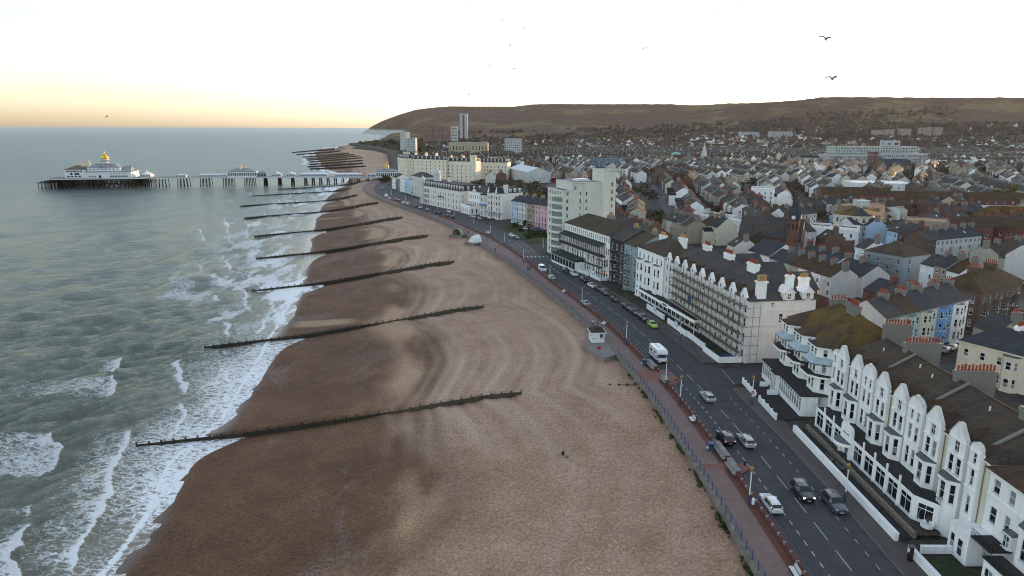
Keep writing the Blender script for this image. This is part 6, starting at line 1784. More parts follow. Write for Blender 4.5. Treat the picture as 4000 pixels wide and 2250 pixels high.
# ---- coloured terrace behind the little park
M_SKYB = stucco('sky_blue_stucco', (.42, .56, .68), .2); M_PINK = stucco('pink_stucco', (.62, .36, .40), .2); M_BUFF = stucco('brown_stucco', (.25, .20, .14), .3)
P0 = Vector((-.6, 372.5)); P1 = Vector((17.5, 346.2)); dv = (P1 - P0).normalized()
s0 = 0.0
for nm, w, m_ in (('pale blue', 6.9, M_SKYB), ('white', 7.2, M_PALE), ('brown', 7.2, M_BUFF), ('pink', 10.4, M_PINK)):
    a = P0 + dv * s0; c = P0 + dv * (s0 + w - .02); s0 += w
    nn = 3 if w < 8 else 4
    b, L = block('terraced_house', '%s four storey terraced house with iron balcony behind the small park' % nm, 'house', tuple(a), tuple(c), 11, 12.0, nn, [(.6, 2.3), (3.8, 2.3), (7.0, 1.8), (9.8, 1.5)], m_, 'gable', M_SLATE2, 2.6, .95, False, 'coloured seafront terrace', 0, bands=(3.2,), chim=((w - .6, 5.5, 13.6, 1.0, 2.4, 1.9, 5, M_RENDER, 'buff'),))
    MB().box(0, L, -1.3, -.15, 3.3, 3.42).build('balcony', M_WPAINT, b.t); iron_rail(b.t, [(0, -1.25), (L, -1.25)], 3.42, .9, .6); b.done()
b, L = block('terraced_house', 'white lower terraced house between the pink house and the tower', 'house', (17.8, 346.0), (22.9, 337.6), 11, 9.4, 4, [(.6, 2.2), (3.6, 2.0), (6.5, 1.7)], M_WHITE, 'flat', M_LEAD, 1, .9, parapet=.4, side_n=2); b.done()
# ---- pink-white hotel with two spire gables
def spire_hotel():
    loc, rot, L = frontage((-14.5, 396.5), (-5.6, 385.6))
    b = Bld('twin_gabled_hotel', 'pinkish white hotel with twin pointed slate gables facing the sea', 'hotel', loc, rot, M_PINKC); D = 15; EZ = 14.4
    b.face((0, 0), (L, 0), 0, EZ, floors_wins(L, 3, [(.8, 2.2), (7.5, 1.9), (10.8, 1.8)], .9)); b.face((L, 0), (L, D), 0, EZ, [(12.5, 11.0, .9, 1.7), (9.5, 11.0, .9, 1.7)]); b.w.wall((L, D), (0, D), 0, EZ); b.face((0, D), (0, 0), 0, EZ)
    for c in (L * .25, L * .75):
        b.bay(c, 4.2, 1.4, 0, EZ, [(.8, 2.2), (4.3, 2.2), (7.6, 2.0), (10.9, 1.8)], 1.0, lead=False)
        r = MB(); e = [(c - 2.3, .2), (c - 1.2, -1.7), (c + 1.2, -1.7), (c + 2.3, .2)]; r.add([(p[0], p[1], EZ) for p in e] + [(c, .6, EZ + 4.9)], [(0, 1, 4), (1, 2, 4), (2, 3, 4), (3, 0, 4)]); r.build('spire_roof', M_SLATE2, b.t)
        g = MB(); g.add([(c - .9, -1.75, EZ + .3), (c + .9, -1.75, EZ + .3), (c, -1.2, EZ + 3.8)], [(0, 1, 2)]); g.build('white_gable', M_WHITE, b.t)
    MB().box(-.2, L + .2, -2.6, -.02, 3.5, 3.7).build('balcony', M_PBLUE, b.t); iron_rail(b.t, [(-.2, -2.5), (L + .2, -2.5)], 3.7, .9, .5, M_PBLUE)
    r = MB(); i = 1.6; r.add([(0, 0, EZ), (L, 0, EZ), (L, D, EZ), (0, D, EZ), (i, i, EZ + 3), (L - i, i, EZ + 3), (L - i, D - i, EZ + 3), (i, D - i, EZ + 3)], [(0, 1, 5, 4), (1, 2, 6, 5), (2, 3, 7, 6), (3, 0, 4, 7), (4, 5, 6, 7)]); ro = b.part('roof', r, M_SLATE2)
    for y in (6, 9.5, 13): MB().box(L - 1.6, L - .3, y - .8, y + .8, EZ + .4, EZ + 2.4).build('dormer', M_WHITE, ro); put_win(b.t, (L - .26, y, EZ + .7), math.pi / 2, 1.1, 1.4, 'pair')
    b.chimney(L - .7, 3.0, EZ + .5, 1.2, 2.4, 4.2, 5, M_PINKC, 'red'); b.done()
spire_hotel()
b, L = block('white_hotel', 'narrow white hotel with blue awnings beside the twin gabled hotel', 'hotel', (-18.8, 401.5), (-14.7, 396.6), 12, 12.4, 2, [(.8, 2.2), (4.3, 2.0), (8.8, 1.9)], M_PALE, 'hip', M_SLATE2, 2.4); MB().box(.3, L - .3, -1.2, -.02, 6.6, 7.2).build('awning', plain('awning_blue', (.05, .16, .42), .6), b.t); b.done()
b, L = block('pediment_hotel', 'white hotel with small pediment behind the round white restaurant', 'hotel', (-27.0, 421), (-18.6, 410), 16, 12.8, 6, [(.8, 2.2), (4.4, 2.4), (8.6, 2.2)], M_WHITE, 'hip', M_SLATE, 2.4, bands=(4, 8.2)); gable_wall(b.w, L * .3, L * .7, -.05, 12.8, 14.6); b.done()
b, L = block('restaurant', 'low white restaurant pavilion with arched windows on the corner', 'restaurant', (-31.2, 419.5), (-24.9, 406.8), 8.5, 4.8, 5, [(.7, 2.6)], M_WHITE, 'flat', M_LEAD, 1, 1.2, parapet=.6, side_n=3, style='sash6'); b.done()
# ---- grand white hotel with domed turrets
def grand():
    b, L = block('grand_hotel', 'large white Victorian hotel with mansard roof and domed turrets by the bend of the road', 'hotel', (-62.4, 472.0), (-31.8, 423.0), 16, 12.2, 16, [(.8, 2.4), (4.5, 2.2), (8.0, 2.0)], M_PINKC, 'mansard', M_SLATE2, 3.6, 1.0, side_n=4, bands=(3.9, 7.4), chim=((12, 9, 15, 3.2, 1.4, 4.0, 6, M_PINKC, 'red'), (26, 9, 15, 3.2, 1.4, 3.6, 6, M_PINKC, 'red')))
    for (x, r_, h) in ((3, 1.9, 14.2), (16, 2.3, 20.0)):
        t = MB(); t.lathe([(r_, 0), (r_, h), (r_ + .4, h + .1), (r_ + .4, h + .5), (r_ * .95, h + .6)], x, 5 if x > 10 else .5, 10); t.lathe([(r_ * .95, h + .6), (r_ * .9, h + 2), (r_ * .5, h + 3.4), (.15, h + 4.2), (.05, h + 5.6)], x, 5 if x > 10 else .5, 10); b.part('turret', t, stucco('turret_grey', (.52, .54, .56), .3))
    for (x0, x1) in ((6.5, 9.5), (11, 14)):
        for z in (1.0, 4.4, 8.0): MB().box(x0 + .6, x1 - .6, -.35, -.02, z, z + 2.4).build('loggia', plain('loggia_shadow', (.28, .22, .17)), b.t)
    MB().box(29, 36, -1.6, -.02, 7.0, 7.2).build('balcony', M_IRONB, b.t); iron_rail(b.t, [(29, -1.5), (36, -1.5)], 7.2, 1.0, .5)
    b.done()
grand()
# ---- terraces towards the pier
pts = [(-101.5, 590.5), (-96, 575.5), (-90.5, 562), (-84.6, 549), (-77.2, 532), (-66.8, 509.5)]
for i, (nm, m_, ez, nn, rf) in enumerate((('white', M_WHITE, 9.4, 3, 'gable'), ('grey fronted', M_RENDER, 8.6, 3, 'flat'), ('bright white', M_WHITE, 9.0, 4, 'flat'), ('pale blue white', M_SKYB, 10.5, 4, 'flat'), ('tall pale', M_PALE, 14.6, 6, 'hip'))):
    b, L = block('terraced_house', '%s seafront house, %s from the pier end of its terrace' % (nm, ORD[i]), 'house', pts[i], pts[i + 1], 12, ez, nn, [(.7, 2.1), (3.8, 2.0), (6.5, 1.6)] + ([(10.4, 2.0)] if ez > 12 else []), m_, rf, M_SLATE, 3.0, 1.0, False, 'terrace towards the pier', 2, parapet=.5 if rf == 'flat' else 0, bays=((2.6, 3.2, 1.0, ez - 2, [(.7, 2.1), (3.8, 2.0)]),)); b.done()
# ---- big cream hotels inland of the pier
M_CREAM2 = stucco('warm_cream_stucco', (.76, .69, .54), .30)
lv = [(1.2 + 3.3 * k, 1.9) for k in range(6)]
def cream_part(label, far, near, D, EZ, n, roof, rz_, chims, sn=4):
    b, L = block('cream_hotel', label, 'hotel', far, near, D, EZ, n, [l for l in lv if l[0] + 2.5 < EZ], M_CREAM2, roof, M_SLATE2, rz_, 1.0, False, 'cream hotels by the pier', sn, bands=(4.2, 14.2), chim=chims)
    return b, L
b, L = cream_part('large cream hotel wing with blank side wall nearest the pier', (-113, 690), (-101, 668), 20, 21.6, 6, 'mansard', 3.2, ((4, 6, 22, 1.4, 3, 4.6, 4, M_CREAM2, 'buff'), (14, 6, 22, 1.4, 3, 4.6, 4, M_CREAM2, 'buff')), 0); b.done()
b, L = cream_part('tall cream hotel wing with tower and many chimneys above the grand hotel', (-101, 673), (-62, 652), 22, 21.0, 9, 'mansard', 3.0, ((6, 6, 22, 1.4, 3, 4.6, 4, M_CREAM2, 'buff'), (18, 6, 22, 1.4, 3, 4.8, 4, M_CREAM2, 'buff'), (30, 6, 22, 1.4, 3, 4.6, 4, M_CREAM2, 'buff')), 4); b.done()
b, L = cream_part('cream hotel block with round corner turret catching the low sun', (-62, 655), (-37, 648), 24, 19.6, 6, 'mansard', 3.2, ((3, 6, 20, 1.4, 3, 4.6, 4, M_CREAM2, 'buff'), (15, 6, 20, 1.4, 3, 4.6, 4, M_CREAM2, 'buff')), 5)
t_ = MB(); t_.lathe([(3.0, 0), (3.0, 24.5), (3.3, 24.6), (3.3, 25.2)], L, 2.2, 14); b.part('turret', t_, M_CREAM2); b.done()
b, L = cream_part('six storey cream hotel with slate mansard and white dormers', (-34, 703), (-5, 697), 16, 16.6, 8, 'mansard', 3.6, (), 3); b.done()

# ================================================================ town behind the sea front
def ordn(i):
    if i < 20: return ORD[i]
    tens = ['twenty', 'thirty', 'forty', 'fifty', 'sixty', 'seventy'][(i + 1) // 10 - 2]
    r = (i + 1) % 10
    return (tens[:-1] + 'ieth') if r == 0 else tens + '-' + ORD[r - 1]
def at_dist(px, py, Y):
    u, v = px - 2000, py - 1125
    c, s = math.cos(ROLL), math.sin(ROLL); u, v = u * c + v * s, -u * s + v * c
    cp, sp = math.cos(PITCH), math.sin(PITCH)
    d = (u / FPX, cp - sp * v / FPX, -sp - cp * v / FPX); t = Y / d[1]
    return d[0] * t, HC + d[2] * t
OCC = []      # taken ground: (cx, cy, hx, hy, angle)
def occupy(far, near, D, pad=1.5):
    dx, dy = near[0] - far[0], near[1] - far[1]; L = math.hypot(dx, dy); a = math.atan2(dy, dx)
    nx, ny = -dy / L, dx / L
    OCC.append(((far[0] + near[0]) / 2 + nx * D / 2, (far[1] + near[1]) / 2 + ny * D / 2, L / 2 + pad, D / 2 + pad, a))
def free(x, y, r=4.0):
    for (cx, cy, hx, hy, a) in OCC:
        dx, dy = x - cx, y - cy
        u = dx * math.cos(a) + dy * math.sin(a); v = -dx * math.sin(a) + dy * math.cos(a)
        if abs(u) < hx + r and abs(v) < hy + r: return False
    return True
def S(px, py, z): return survey(px, py, z)
Z3 = lambda x, y: (2500 + .5823 * x, 350 + .5823 * y)
Z5 = lambda x, y: (2900 + .4831 * x, 700 + .4831 * y)
M_BRKBR = brickmat('brown_brick', (.135, .078, .050)); M_BRKRD = brickmat('red_brick', (.175, .070, .048)); M_BRKYL = brickmat('buff_brick', (.26, .18, .10))
M_GREYW = stucco('pale_grey_stucco', (.48, .50, .49), .3); M_GREENW = stucco('pale_green_stucco', (.40, .50, .45), .25); M_BLUEW = stucco('bright_blue_stucco', (.16, .34, .58), .2)
M_BRNW = stucco('tan_render', (.36, .29, .22), .4)

def hero(name, label, cat, far, near, D, EZ, n, levels, mat, **k):
    occupy(far, near, D)
    done = k.pop('finish', True)
    b, L = block(name, label, cat, far, near, D, EZ, n, levels, mat, **k)
    if done: b.done()
    return b, L
L2 = [(.8, 1.7), (3.7, 1.6)]; L3 = [(.8, 1.9), (3.9, 1.8), (6.9, 1.6)]; L4 = [(.8, 1.9), (3.8, 1.8), (6.7, 1.7), (9.5, 1.5)]
# terrace with the blue house
A0 = Vector((81.5, 145.0)); A1 = Vector((111.3, 163.4)); du = (A1 - A0) / 5
for i, (nm, m_) in enumerate((('greyish white', M_GREYW), ('pale green', M_GREENW), ('cream', M_CREAM), ('bright blue', M_BLUEW), ('plain white', M_WHITE))):
    a = A0 + du * i; c = A0 + du * (i + .997)
    hero('terraced_house', '%s bay fronted house in the stepped terrace behind the bay hotel' % nm, 'house', tuple(a), tuple(c), 10, 9.8, 3, L3, m_, roof='gable', rmat=(M_SLATE, M_TILE, M_SLATE2, M_SLATE, M_SLATE)[i], rz_=3.2, near_lod=True,
         bays=((2.2, 3.0, 1.0, 9.4, L3),), side_n=2 if i == 4 else 0, group='terrace with the blue house', chim=((6.4, 5, 11.8, .9, 2.2, 2.0, 5, M_RENDER, 'red'),))
hero('brick_house', 'brown brick corner house with canted bays and hipped tile roof at the right', 'house', (118.6, 169.8), (139.5, 184.5), 11, 10.0, 7, L3, M_BRKBR, roof='hip', rmat=M_TILE, rz_=3.8, near_lod=True, side_n=3,
     bays=((3.4, 3.0, .9, 7, L2), (9.4, 3.0, .9, 7, L2), (15.4, 3.0, .9, 7, L2), (21.6, 3.0, .9, 7, L2)), chim=((8, 5.5, 12.2, 1, 3, 2.6, 6, M_BRKBR, 'red'), (18, 5.5, 12.2, 1, 3, 2.6, 6, M_BRKBR, 'red')))
p, q = S(3748, 1330, 7.6), S(3960, 1396, 7.6)
hero('villa', 'cream villa with dark hipped roof and canted bay at the right edge', 'house', p, (q[0] + 4, q[1] - 3.0), 10, 7.6, 5, [(.8, 1.7), (4.6, 1.6)], M_CREAM, roof='hip', rmat=M_SLATE2, rz_=3.6, near_lod=True, side_n=3, bays=((10, 3.2, 1.0, 7.0, [(.8, 1.8), (4.4, 1.6)]),), chim=((8, 6, 9.6, 1.1, 2.6, 2.2, 6, M_WHITE, 'red'),))
b, L = hero('scaffolded_villa', 'blue grey rendered villa under scaffolding with mossy hipped roof', 'house', (121.3, 235.0), (127.8, 222.0), 14, 9.4, 4, L3, stucco('blue_grey_render', (.30, .36, .40), .35), roof='hip', rmat=M_SLATE_L, rz_=4.0, near_lod=True, side_n=2)
small_scaffold((121.0, 235), (127.2, 222.2), 'scaffolding on the blue grey villa inland', 9.0)
hero('slate_roof_hall', 'hall with plain blue slate roof and white gable end behind the church', 'hall', (88.5, 256.0), (92.0, 243.5), 13, 5.6, 4, L2[:1], M_WHITE, roof='gable', rmat=M_SLATE2, rz_=4.2, side_n=1)
# white parapet terraces, curved: three short straight houses each
def crescent(pts, label, ez=8.6):
    for i, (p, q) in enumerate(zip(pts, pts[1:])):
        hero('parapet_terrace', '%s, %s house' % (label, ORD[i]), 'house', p, q, 10, ez, 3, [(.8, 2.0), (5.2, 1.6)], M_WHITE, roof='flat', rmat=M_TILE, parapet=.9, bands=(7.6,), group=label, chim=((3, 7, 8.6, 1, 2.2, 2.4, 4, M_GREYW, 'red'),), side_n=2 if i == len(pts) - 2 else 0)
crescent([(90.6, 347), (95, 336.5), (100.5, 326.5), (106.8, 317.5)], 'white curved parapet terrace left of the clock tower')
crescent([(117.6, 305.5), (127.2, 301.2), (136.6, 296), (145.2, 290)], 'white curved parapet terrace right of the clock tower')
# church with clock tower
def church():
    t = Bld('church', 'red brick church with slate nave roof and conical clock tower', 'church', (93.0, 282.0, 0), R(-28), [M_BRKRD, M_BRKBR], False)
    Ln, W, EZ = 24, 13, 8.0
    occupy((93, 282), (93 + 24 * math.cos(R(-28)), 282 - 24 * math.sin(R(28))), 14)
    t.face((0, 0), (Ln, 0), 0, EZ, [(3 + 4 * k, 2.5, 1.4, 3.6) for k in range(6)]); t.w.wall((Ln, 0), (Ln, W), 0, EZ); t.w.wall((Ln, W), (0, W), 0, EZ); t.face((0, W), (0, 0), 0, EZ, [(W / 2, 2.5, 3.0, 4.5, 'trip')])
    t.w.poly([(Ln, 0, EZ), (Ln, W, EZ), (Ln, W / 2, 15)]); t.w.poly([(0, W, EZ), (0, 0, EZ), (0, W / 2, 15)])
    r = MB(); gable(r, 0, Ln, 0, W, EZ, 15, 'x', 0, .5); t.part('roof', r, M_SLATE)
    cx, cy = Ln - 3, -2.5
    w = MB(); w.prism([(cx + 2.1 * math.cos(a), cy + 2.1 * math.sin(a)) for a in np.arange(8) * math.pi / 4 + math.pi / 8], 0, 15.2); w.prism([(cx + 2.35 * math.cos(a), cy + 2.35 * math.sin(a)) for a in np.arange(8) * math.pi / 4 + math.pi / 8], 14.8, 15.5, 0, True, True); tw = t.part('tower', w, M_BRKRD)
    for a in np.arange(8) * math.pi / 4: MB().box(-.35, .35, -.06, .02, 0, 2.2).build('belfry_opening', M_BLACK, tw, (cx + 1.98 * math.sin(a), cy - 1.98 * math.cos(a), 11.8), a)
    s = MB(); s.lathe([(2.6, 15.5), (2.2, 17.2), (1.3, 20.5), (.5, 24), (.08, 26)], cx, cy, 8); sp = t.part('spire', s, M_SLATE2)
    for a in (0, math.pi / 2, -math.pi / 2, math.pi):
        g = MB(); g.box(-.95, .95, -.5, .6, 15.6, 17.6); g.add([(-1.05, -.5, 17.6), (1.05, -.5, 17.6), (0, -.5, 18.9), (-1.05, 1, 17.6), (1.05, 1, 17.6), (0, 1, 18.9)], [(0, 1, 2), (1, 4, 5, 2), (3, 0, 2, 5)])
        g.build('clock_gable', M_SLATE2, sp, (cx + 1.9 * math.sin(a), cy - 1.9 * math.cos(a), 0), a)
        d = MB(); d.bar((0, -.52, 16.7), (0, -.58, 16.7), .75, 16); c_ = d.build('clock_face', plain('clock_white', (.6, .62, .6), .5), sp, (cx + 1.9 * math.sin(a), cy - 1.9 * math.cos(a), 0), a)
    for sx, m_ in ((0, 1),): pass
    g = MB(); gable(g, 4, 12, -6, 2, 5.5, 9.5, 'y', 0, .3); gable_wall(g, 4, 12, -6, 5.4, 9.4); t.part('side_chapel_roof', g, M_TILE); t.w.box(4.2, 11.8, -5.9, 0, 0, 5.5)
    t.done()
church()
# ornate corner building and the curved brick block behind it
def corner_block():
    t = Bld('corner_block', 'ornate cream corner building with round bay and small turret roof', 'building', (157.0, 312.0, 0), 0, stucco('ornate_cream', (.60, .55, .45), .3)); H = 12.4
    occupy((146, 318), (172, 318), 16)
    A_ = [(-9.5, 4.0), (-4.0, -3.2), (-1.8, -4.6), (1.8, -4.6), (4.0, -3.2), (13.0, 8.0), (4, 15), (-6, 12)]
    for i in range(len(A_)):
        p, q = A_[i], A_[(i + 1) % len(A_)]; Ld = math.dist(p, q); n = max(1, int(Ld / 2.3))
        t.face(p, q, 0, H, [(Ld * (k + .5) / n, z, min(1.3, Ld / n - .4), h) for k in range(n) for z, h in ((.6, 2.6), (4.4, 3.0), (9.3, 1.9))]) if i < 5 or i == 7 else t.w.wall(p, q, 0, H)
        t.band(p, q, 3.6, .35, .2); t.band(p, q, 8.2, .5, .35); t.band(p, q, 11.9, .5, .4)
    r = MB(); r.prism([(p[0] * 1.03, p[1] * 1.03) for p in A_], H, H + .2); ctr = (1, 6, H + 3.2); n = len(A_)
    r.add([(p[0] * 1.04, p[1] * 1.04, H + .2) for p in A_] + [ctr], [(i, (i + 1) % n, n) for i in range(n)]); t.part('roof', r, M_TILE_L)
    c = MB(); c.lathe([(4.6, H + .2), (2.2, H + 1.8), (.9, H + 2.9), (.8, H + 3.4)], 0, -.6, 8); t.part('turret_roof', c, M_SLATE2); c = MB(); c.lathe([(.6, H + 3.4), (.6, H + 4.6), (.9, H + 4.7), (.1, H + 5.6)], 0, -.6, 8); t.part('lantern', c, M_GREYW)
    t.done()
    u = Bld('curved_brick_block', 'curved buff brick block with banded brickwork and flat roof behind the corner building', 'building', (172, 329, 0), 0, M_BRKYL); H = 13.5
    occupy((160, 326), (195, 326), 22)
    A_ = [(-10, 8), (-2, -2), (4, 2), (9.5, 8), (13, 15), (14.5, 23), (4, 26), (-8, 20)]
    for i in range(len(A_)):
        p, q = A_[i], A_[(i + 1) % len(A_)]; Ld = math.dist(p, q); n = max(1, int(Ld / 2.2))
        u.face(p, q, 0, H, [(Ld * (k + .5) / n, z, 1.0, h) for k in range(n) for z, h in ((.5, 2.6), (4.6, 1.8), (8.4, 1.8))] if i < 5 else [])
        for z in (3.9, 7.6, 11, 13.1): u.band(p, q, z, .4, .15)
    u.part('roof', MB().prism([(p[0] * .98, p[1] * .98 + .2) for p in A_], H - .2, H + .1), M_TILE); MB().box(-4, 2, 8, 13, H, H + 3).build('roof_house', M_GREYW, u.t); u.done()
corner_block()
hero('brick_flats', 'tan rendered flat roofed block of flats at right centre', 'flats', (166.5, 292.0), (180.5, 284.0), 13, 12.8, 4, L4, M_BRNW, roof='flat', rmat=M_FELT, parapet=.3, side_n=3)
hero('brick_flats', 'long dark red brick flats with hipped roofs at the right', 'flats', (196, 300), (214, 276), 12, 10.5, 7, L3, M_BRKRD, roof='hip', rmat=M_TILE, rz_=3.4)
hero('brick_flats', 'short red brick flats with gabled roof beside the tan flats', 'flats', (186, 287), (196, 280), 11, 11.5, 3, L3, M_BRKRD, roof='gable', rmat=M_TILE, rz_=3)
hero('brick_terrace', 'long brown brick terrace with gables across the upper right', 'flats', (232, 425), (318, 415), 12, 9.5, 18, L3, M_BRKRD, roof='gable', rmat=M_TILE, rz_=3.6)
hero('brick_terrace', 'red brick apartment row with dormers near the white flat roofed building', 'flats', (196, 440), (236, 432), 12, 11.0, 9, L3, M_BRKRD, roof='gable', rmat=M_TILE, rz_=3.4)
hero('modern_house', 'white flat roofed modern house with wide windows on the right', 'house', (258, 385), (284, 382), 14, 7.5, 5, [(.8, 2.0), (4.4, 2.2)], M_WHITE, roof='flat', rmat=M_LEAD, parapet=.5, style='pair', ww=2.0)
hero('roofed_hall', 'hall with large mossy brown hipped roof below the modern white house', 'hall', (238, 352), (268, 346), 15, 6, 6, L2[:1], M_BRNW, roof='hip', rmat=M_TILE_L, rz_=6.0)
hero('white_shed', 'wide white flat roofed commercial building in the middle of the town', 'building', (276, 562), (322, 556), 30, 8, 9, L2, M_WHITE, roof='flat', rmat=plain('white_roof_sheet', (.50, .54, .56), .6), parapet=.4)
hero('white_block', 'narrow white three storey house standing above the bare trees', 'house', (153, 446), (166, 441), 12, 13, 4, L4, M_WHITE, roof='flat', rmat=M_LEAD, parapet=.6)
hero('glass_office', 'blue glass fronted office building with flat roof left of centre', 'office', (92, 812), (124, 806), 18, 16, 14, [(1, 2.2), (4.5, 2.2), (8, 2.2), (11.5, 2.2)], stucco('office_blue', (.12, .20, .26), .1), roof='flat', rmat=M_LEAD, parapet=.5, ww=1.8, style='pair')
hero('wrapped_building', 'building wrapped in white sheeting with a curved metal roof', 'building', (-4, 716), (14, 652), 22, 10, 6, [(3, 2)], plain('white_sheeting', (.52, .52, .50), .8, .25, .8), roof='gable', rmat=M_ZINC, rz_=4.0, side_n=2)
# ---- far landmarks, each at its own distance on the rising ground
def landmark(name, label, cat, px0, px1, pyt, Y, D, mat, nfl, ncol, roof='flat', rmat=None, rz_=3.0, skew=0.0, ww=None, side_n=3, group=None):
    x0, zt = at_dist(px0, pyt, Y); x1, _ = at_dist(px1, pyt, Y)
    g = float(land_z((x0 + x1) / 2, Y)); H = zt - g
    far, near = (x0, Y + skew), (x1, Y - skew)
    fh = (H - 1.0) / nfl
    occupy(far, near, D)
    b, L = block(name, label, cat, far, near, D, H, ncol, [(.8 + fh * k, fh * .55) for k in range(nfl)], mat, roof=roof, rmat=rmat or M_LEAD, rz_=rz_, ww=ww or (x1 - x0) / ncol * .6, side_n=side_n, group=group)
    b.t.location.z = g - .5
    b.done()
    return b
M_BRKOR = brickmat('orange_brick', (.23, .115, .062), scale=3); M_CONCW = stucco('white_concrete', (.46, .47, .48), .3); M_BEIGE = stucco('beige_panels', (.40, .35, .24), .25)
tb = landmark('tower_block', 'tall white tower block with red centre strip standing alone below the hill', 'tower block', 1795, 1825, 443, 2300, 20, M_CONCW, 15, 4, ww=2.2)
MB().box(10, 15, -.25, -.05, 8, at_dist(1795, 443, 2300)[1] - tb.t.location.z - 5).build('red_strip', M_BRKRD, tb.t)
for i, (a, c) in enumerate(((1651, 1690), (1692, 1728), (1730, 1760))): landmark('brown_flats', 'orange brown block of flats below the hill, %s of three' % ('left', 'middle', 'right')[i], 'flats', a, c, 492 + i, 1900, 18, M_BRKOR, 8, 7, group='orange brown flats')
landmark('white_flats', 'small white block of flats beside the orange brown flats', 'flats', 1762, 1787, 493, 1880, 14, M_CONCW, 6, 4)
landmark('white_flats', 'white stepped seafront flats with balconies left of the town', 'flats', 1560, 1586, 515, 1420, 12, M_GREYW, 9, 5, skew=5)
landmark('white_flats', 'white seafront apartment building behind the cream hotels', 'flats', 1586, 1622, 538, 1300, 24, M_CONCW, 7, 6)
landmark('theatre', 'wide beige flat roofed theatre block beyond the cream hotels', 'theatre', 1752, 1905, 556, 1150, 40, M_BEIGE, 2, 12, ww=2)
landmark('white_slab_block', 'white slab office block with a grid of windows in the middle distance', 'office', 1971, 2040, 540, 1150, 16, M_CONCW, 8, 9)
landmark('white_flats', 'long white flats on the far side of town, left of two', 'flats', 2893, 2966, 514, 2200, 18, M_CONCW, 7, 14)
landmark('white_flats', 'long white flats on the far side of town, right of two', 'flats', 3010, 3098, 513, 2150, 18, M_CONCW, 7, 16)
for i, (a, c, t) in enumerate(((3417, 3455, 508), (3458, 3495, 505), (3521, 3561, 502), (3602, 3643, 498), (3648, 3685, 497))): landmark('tower_block', 'pale brown tower block at far right, %s from the left' % ORD[i], 'tower block', a, c, t, 2200, 20, M_BRKOR if i == 9 else M_BRNW, 9, 5, group='five tower blocks')
landmark('shopping_centre', 'big white car park building, long white wall on the left half', 'building', 3238, 3402, 603, 1010, 40, M_CONCW, 3, 22)
landmark('shopping_centre', 'big white car park building, long white wall on the right half', 'building', 3432, 3625, 598, 1020, 40, M_CONCW, 3, 26)
landmark('upper_storeys', 'pale upper floors rising above the white car park building', 'building', 3264, 3592, 570, 1064, 30, stucco('upper_pale', (.42, .46, .42), .2), 6, 30)
landmark('plant_tower', 'white plant room block on top of the white car park building', 'building', 3462, 3518, 548, 1090, 18, M_CONCW, 5, 2)
landmark('brick_clock_tower', 'square red brick tower standing before the white car park', 'tower', 3403, 3433, 592, 900, 9, M_BRKRD, 5, 2, roof='flat')
landmark('brick_hall', 'long red brick hall with grey gabled roof before the white car park', 'hall', 3455, 3562, 640, 840, 26, M_BRKOR, 2, 12, roof='gable', rmat=M_SLATE2, rz_=6)
def spire(px, pyt, pyb, Y, label, mat, w=5.0):
    x, zt = at_dist(px, pyt, Y); _, zb = at_dist(px, pyb, Y); g = float(land_z(x, Y))
    t = empty('church_spire', (x, Y, g)); tag(t, label, 'spire'); hb = zb - g; h = zt - g
    MB().box(-w / 2, w / 2, -w / 2, w / 2, 0, hb).build('tower', mat, t); m = MB(); m.lathe([(w * .62, hb), (w * .3, hb + (h - hb) * .5), (.1, h)], 0, 0, 8); m.build('spire', M_SLATE2 if mat is not M_GREYW else mat, t)
    for sx in (-1, 1):
        for sy in (-1, 1): m = MB(); m.lathe([(.5, hb), (.4, hb + 2), (.05, hb + 4.5)], sx * w * .45, sy * w * .45, 6); m.build('pinnacle', mat, t)
    MB().box(-w / 2 - 4, w / 2 + 4, 1, 22, 0, hb * .45).build('nave', mat, t); r = MB(); gable(r, -w / 2 - 4, w / 2 + 4, 1, 22, hb * .45, hb * .9, 'y'); r.build('nave_roof', M_SLATE, t)
spire(2753, 556, 610, 1000, 'pale stone church spire rising from the town right of centre', M_GREYW, 7)
spire(2612, 483, 520, 1500, 'tall thin brown church spire far off near the middle', M_BRKBR, 7)
spire(2594, 622, 655, 640, 'dark slate church spire beside the street left of centre', M_BRKBR, 5)
for (px, py, Y, r, m_, lab) in ((2641, 606, 1050, 9, plain('copper_green', (.16, .42, .36), .5), 'pale green copper dome among the roofs'), (2800, 622, 1080, 22, M_SLATE, 'broad dark slate dome among the roofs')):
    x, z = at_dist(px, py, Y); t = empty('domed_hall', (x, Y, 0)); tag(t, lab, 'dome'); zb = z - r * .25
    m = MB(); m.lathe([(r, 0), (r, zb)], 0, 0, 16); m.build('drum', M_BRNW, t); m = MB(); m.lathe([(r, zb), (r * .92, zb + r * .3), (r * .7, zb + r * .52), (r * .35, zb + r * .68), (.3, zb + r * .74)], 0, 0, 16); m.build('dome', m_, t, smooth=True)
    OCC.append((x, Y, r, r, 0))

# ---- streets full of terraced houses
M_DULL = stucco('dull_cream', (.40, .36, .29), .4)
WALLS = [(M_WHITE, 'white', 24), (M_CREAM, 'cream', 15), (M_PALE, 'pale stone', 11), (M_DULL, 'dull cream', 10), (M_GREYW, 'light grey', 7), (M_BRKBR, 'brown brick', 17), (M_BRKRD, 'red brick', 17), (M_BRNW, 'tan', 9), (M_GREENW, 'pale green', 3), (M_SKYB, 'pale blue', 3)]
ROOFS = [(M_SLATE, 'slate', 40), (M_TILE, 'brown tile', 20), (M_SLATE_L, 'lichened slate', 12), (M_SLATE2, 'blue slate', 22), (M_TILE_R, 'red tile', 6)]
hr = random.Random(21)
def pick(tbl):
    t = hr.uniform(0, sum(w for *_, w in tbl))
    for row in tbl:
        t -= row[-1]
        if t <= 0: return row
    return tbl[-1]
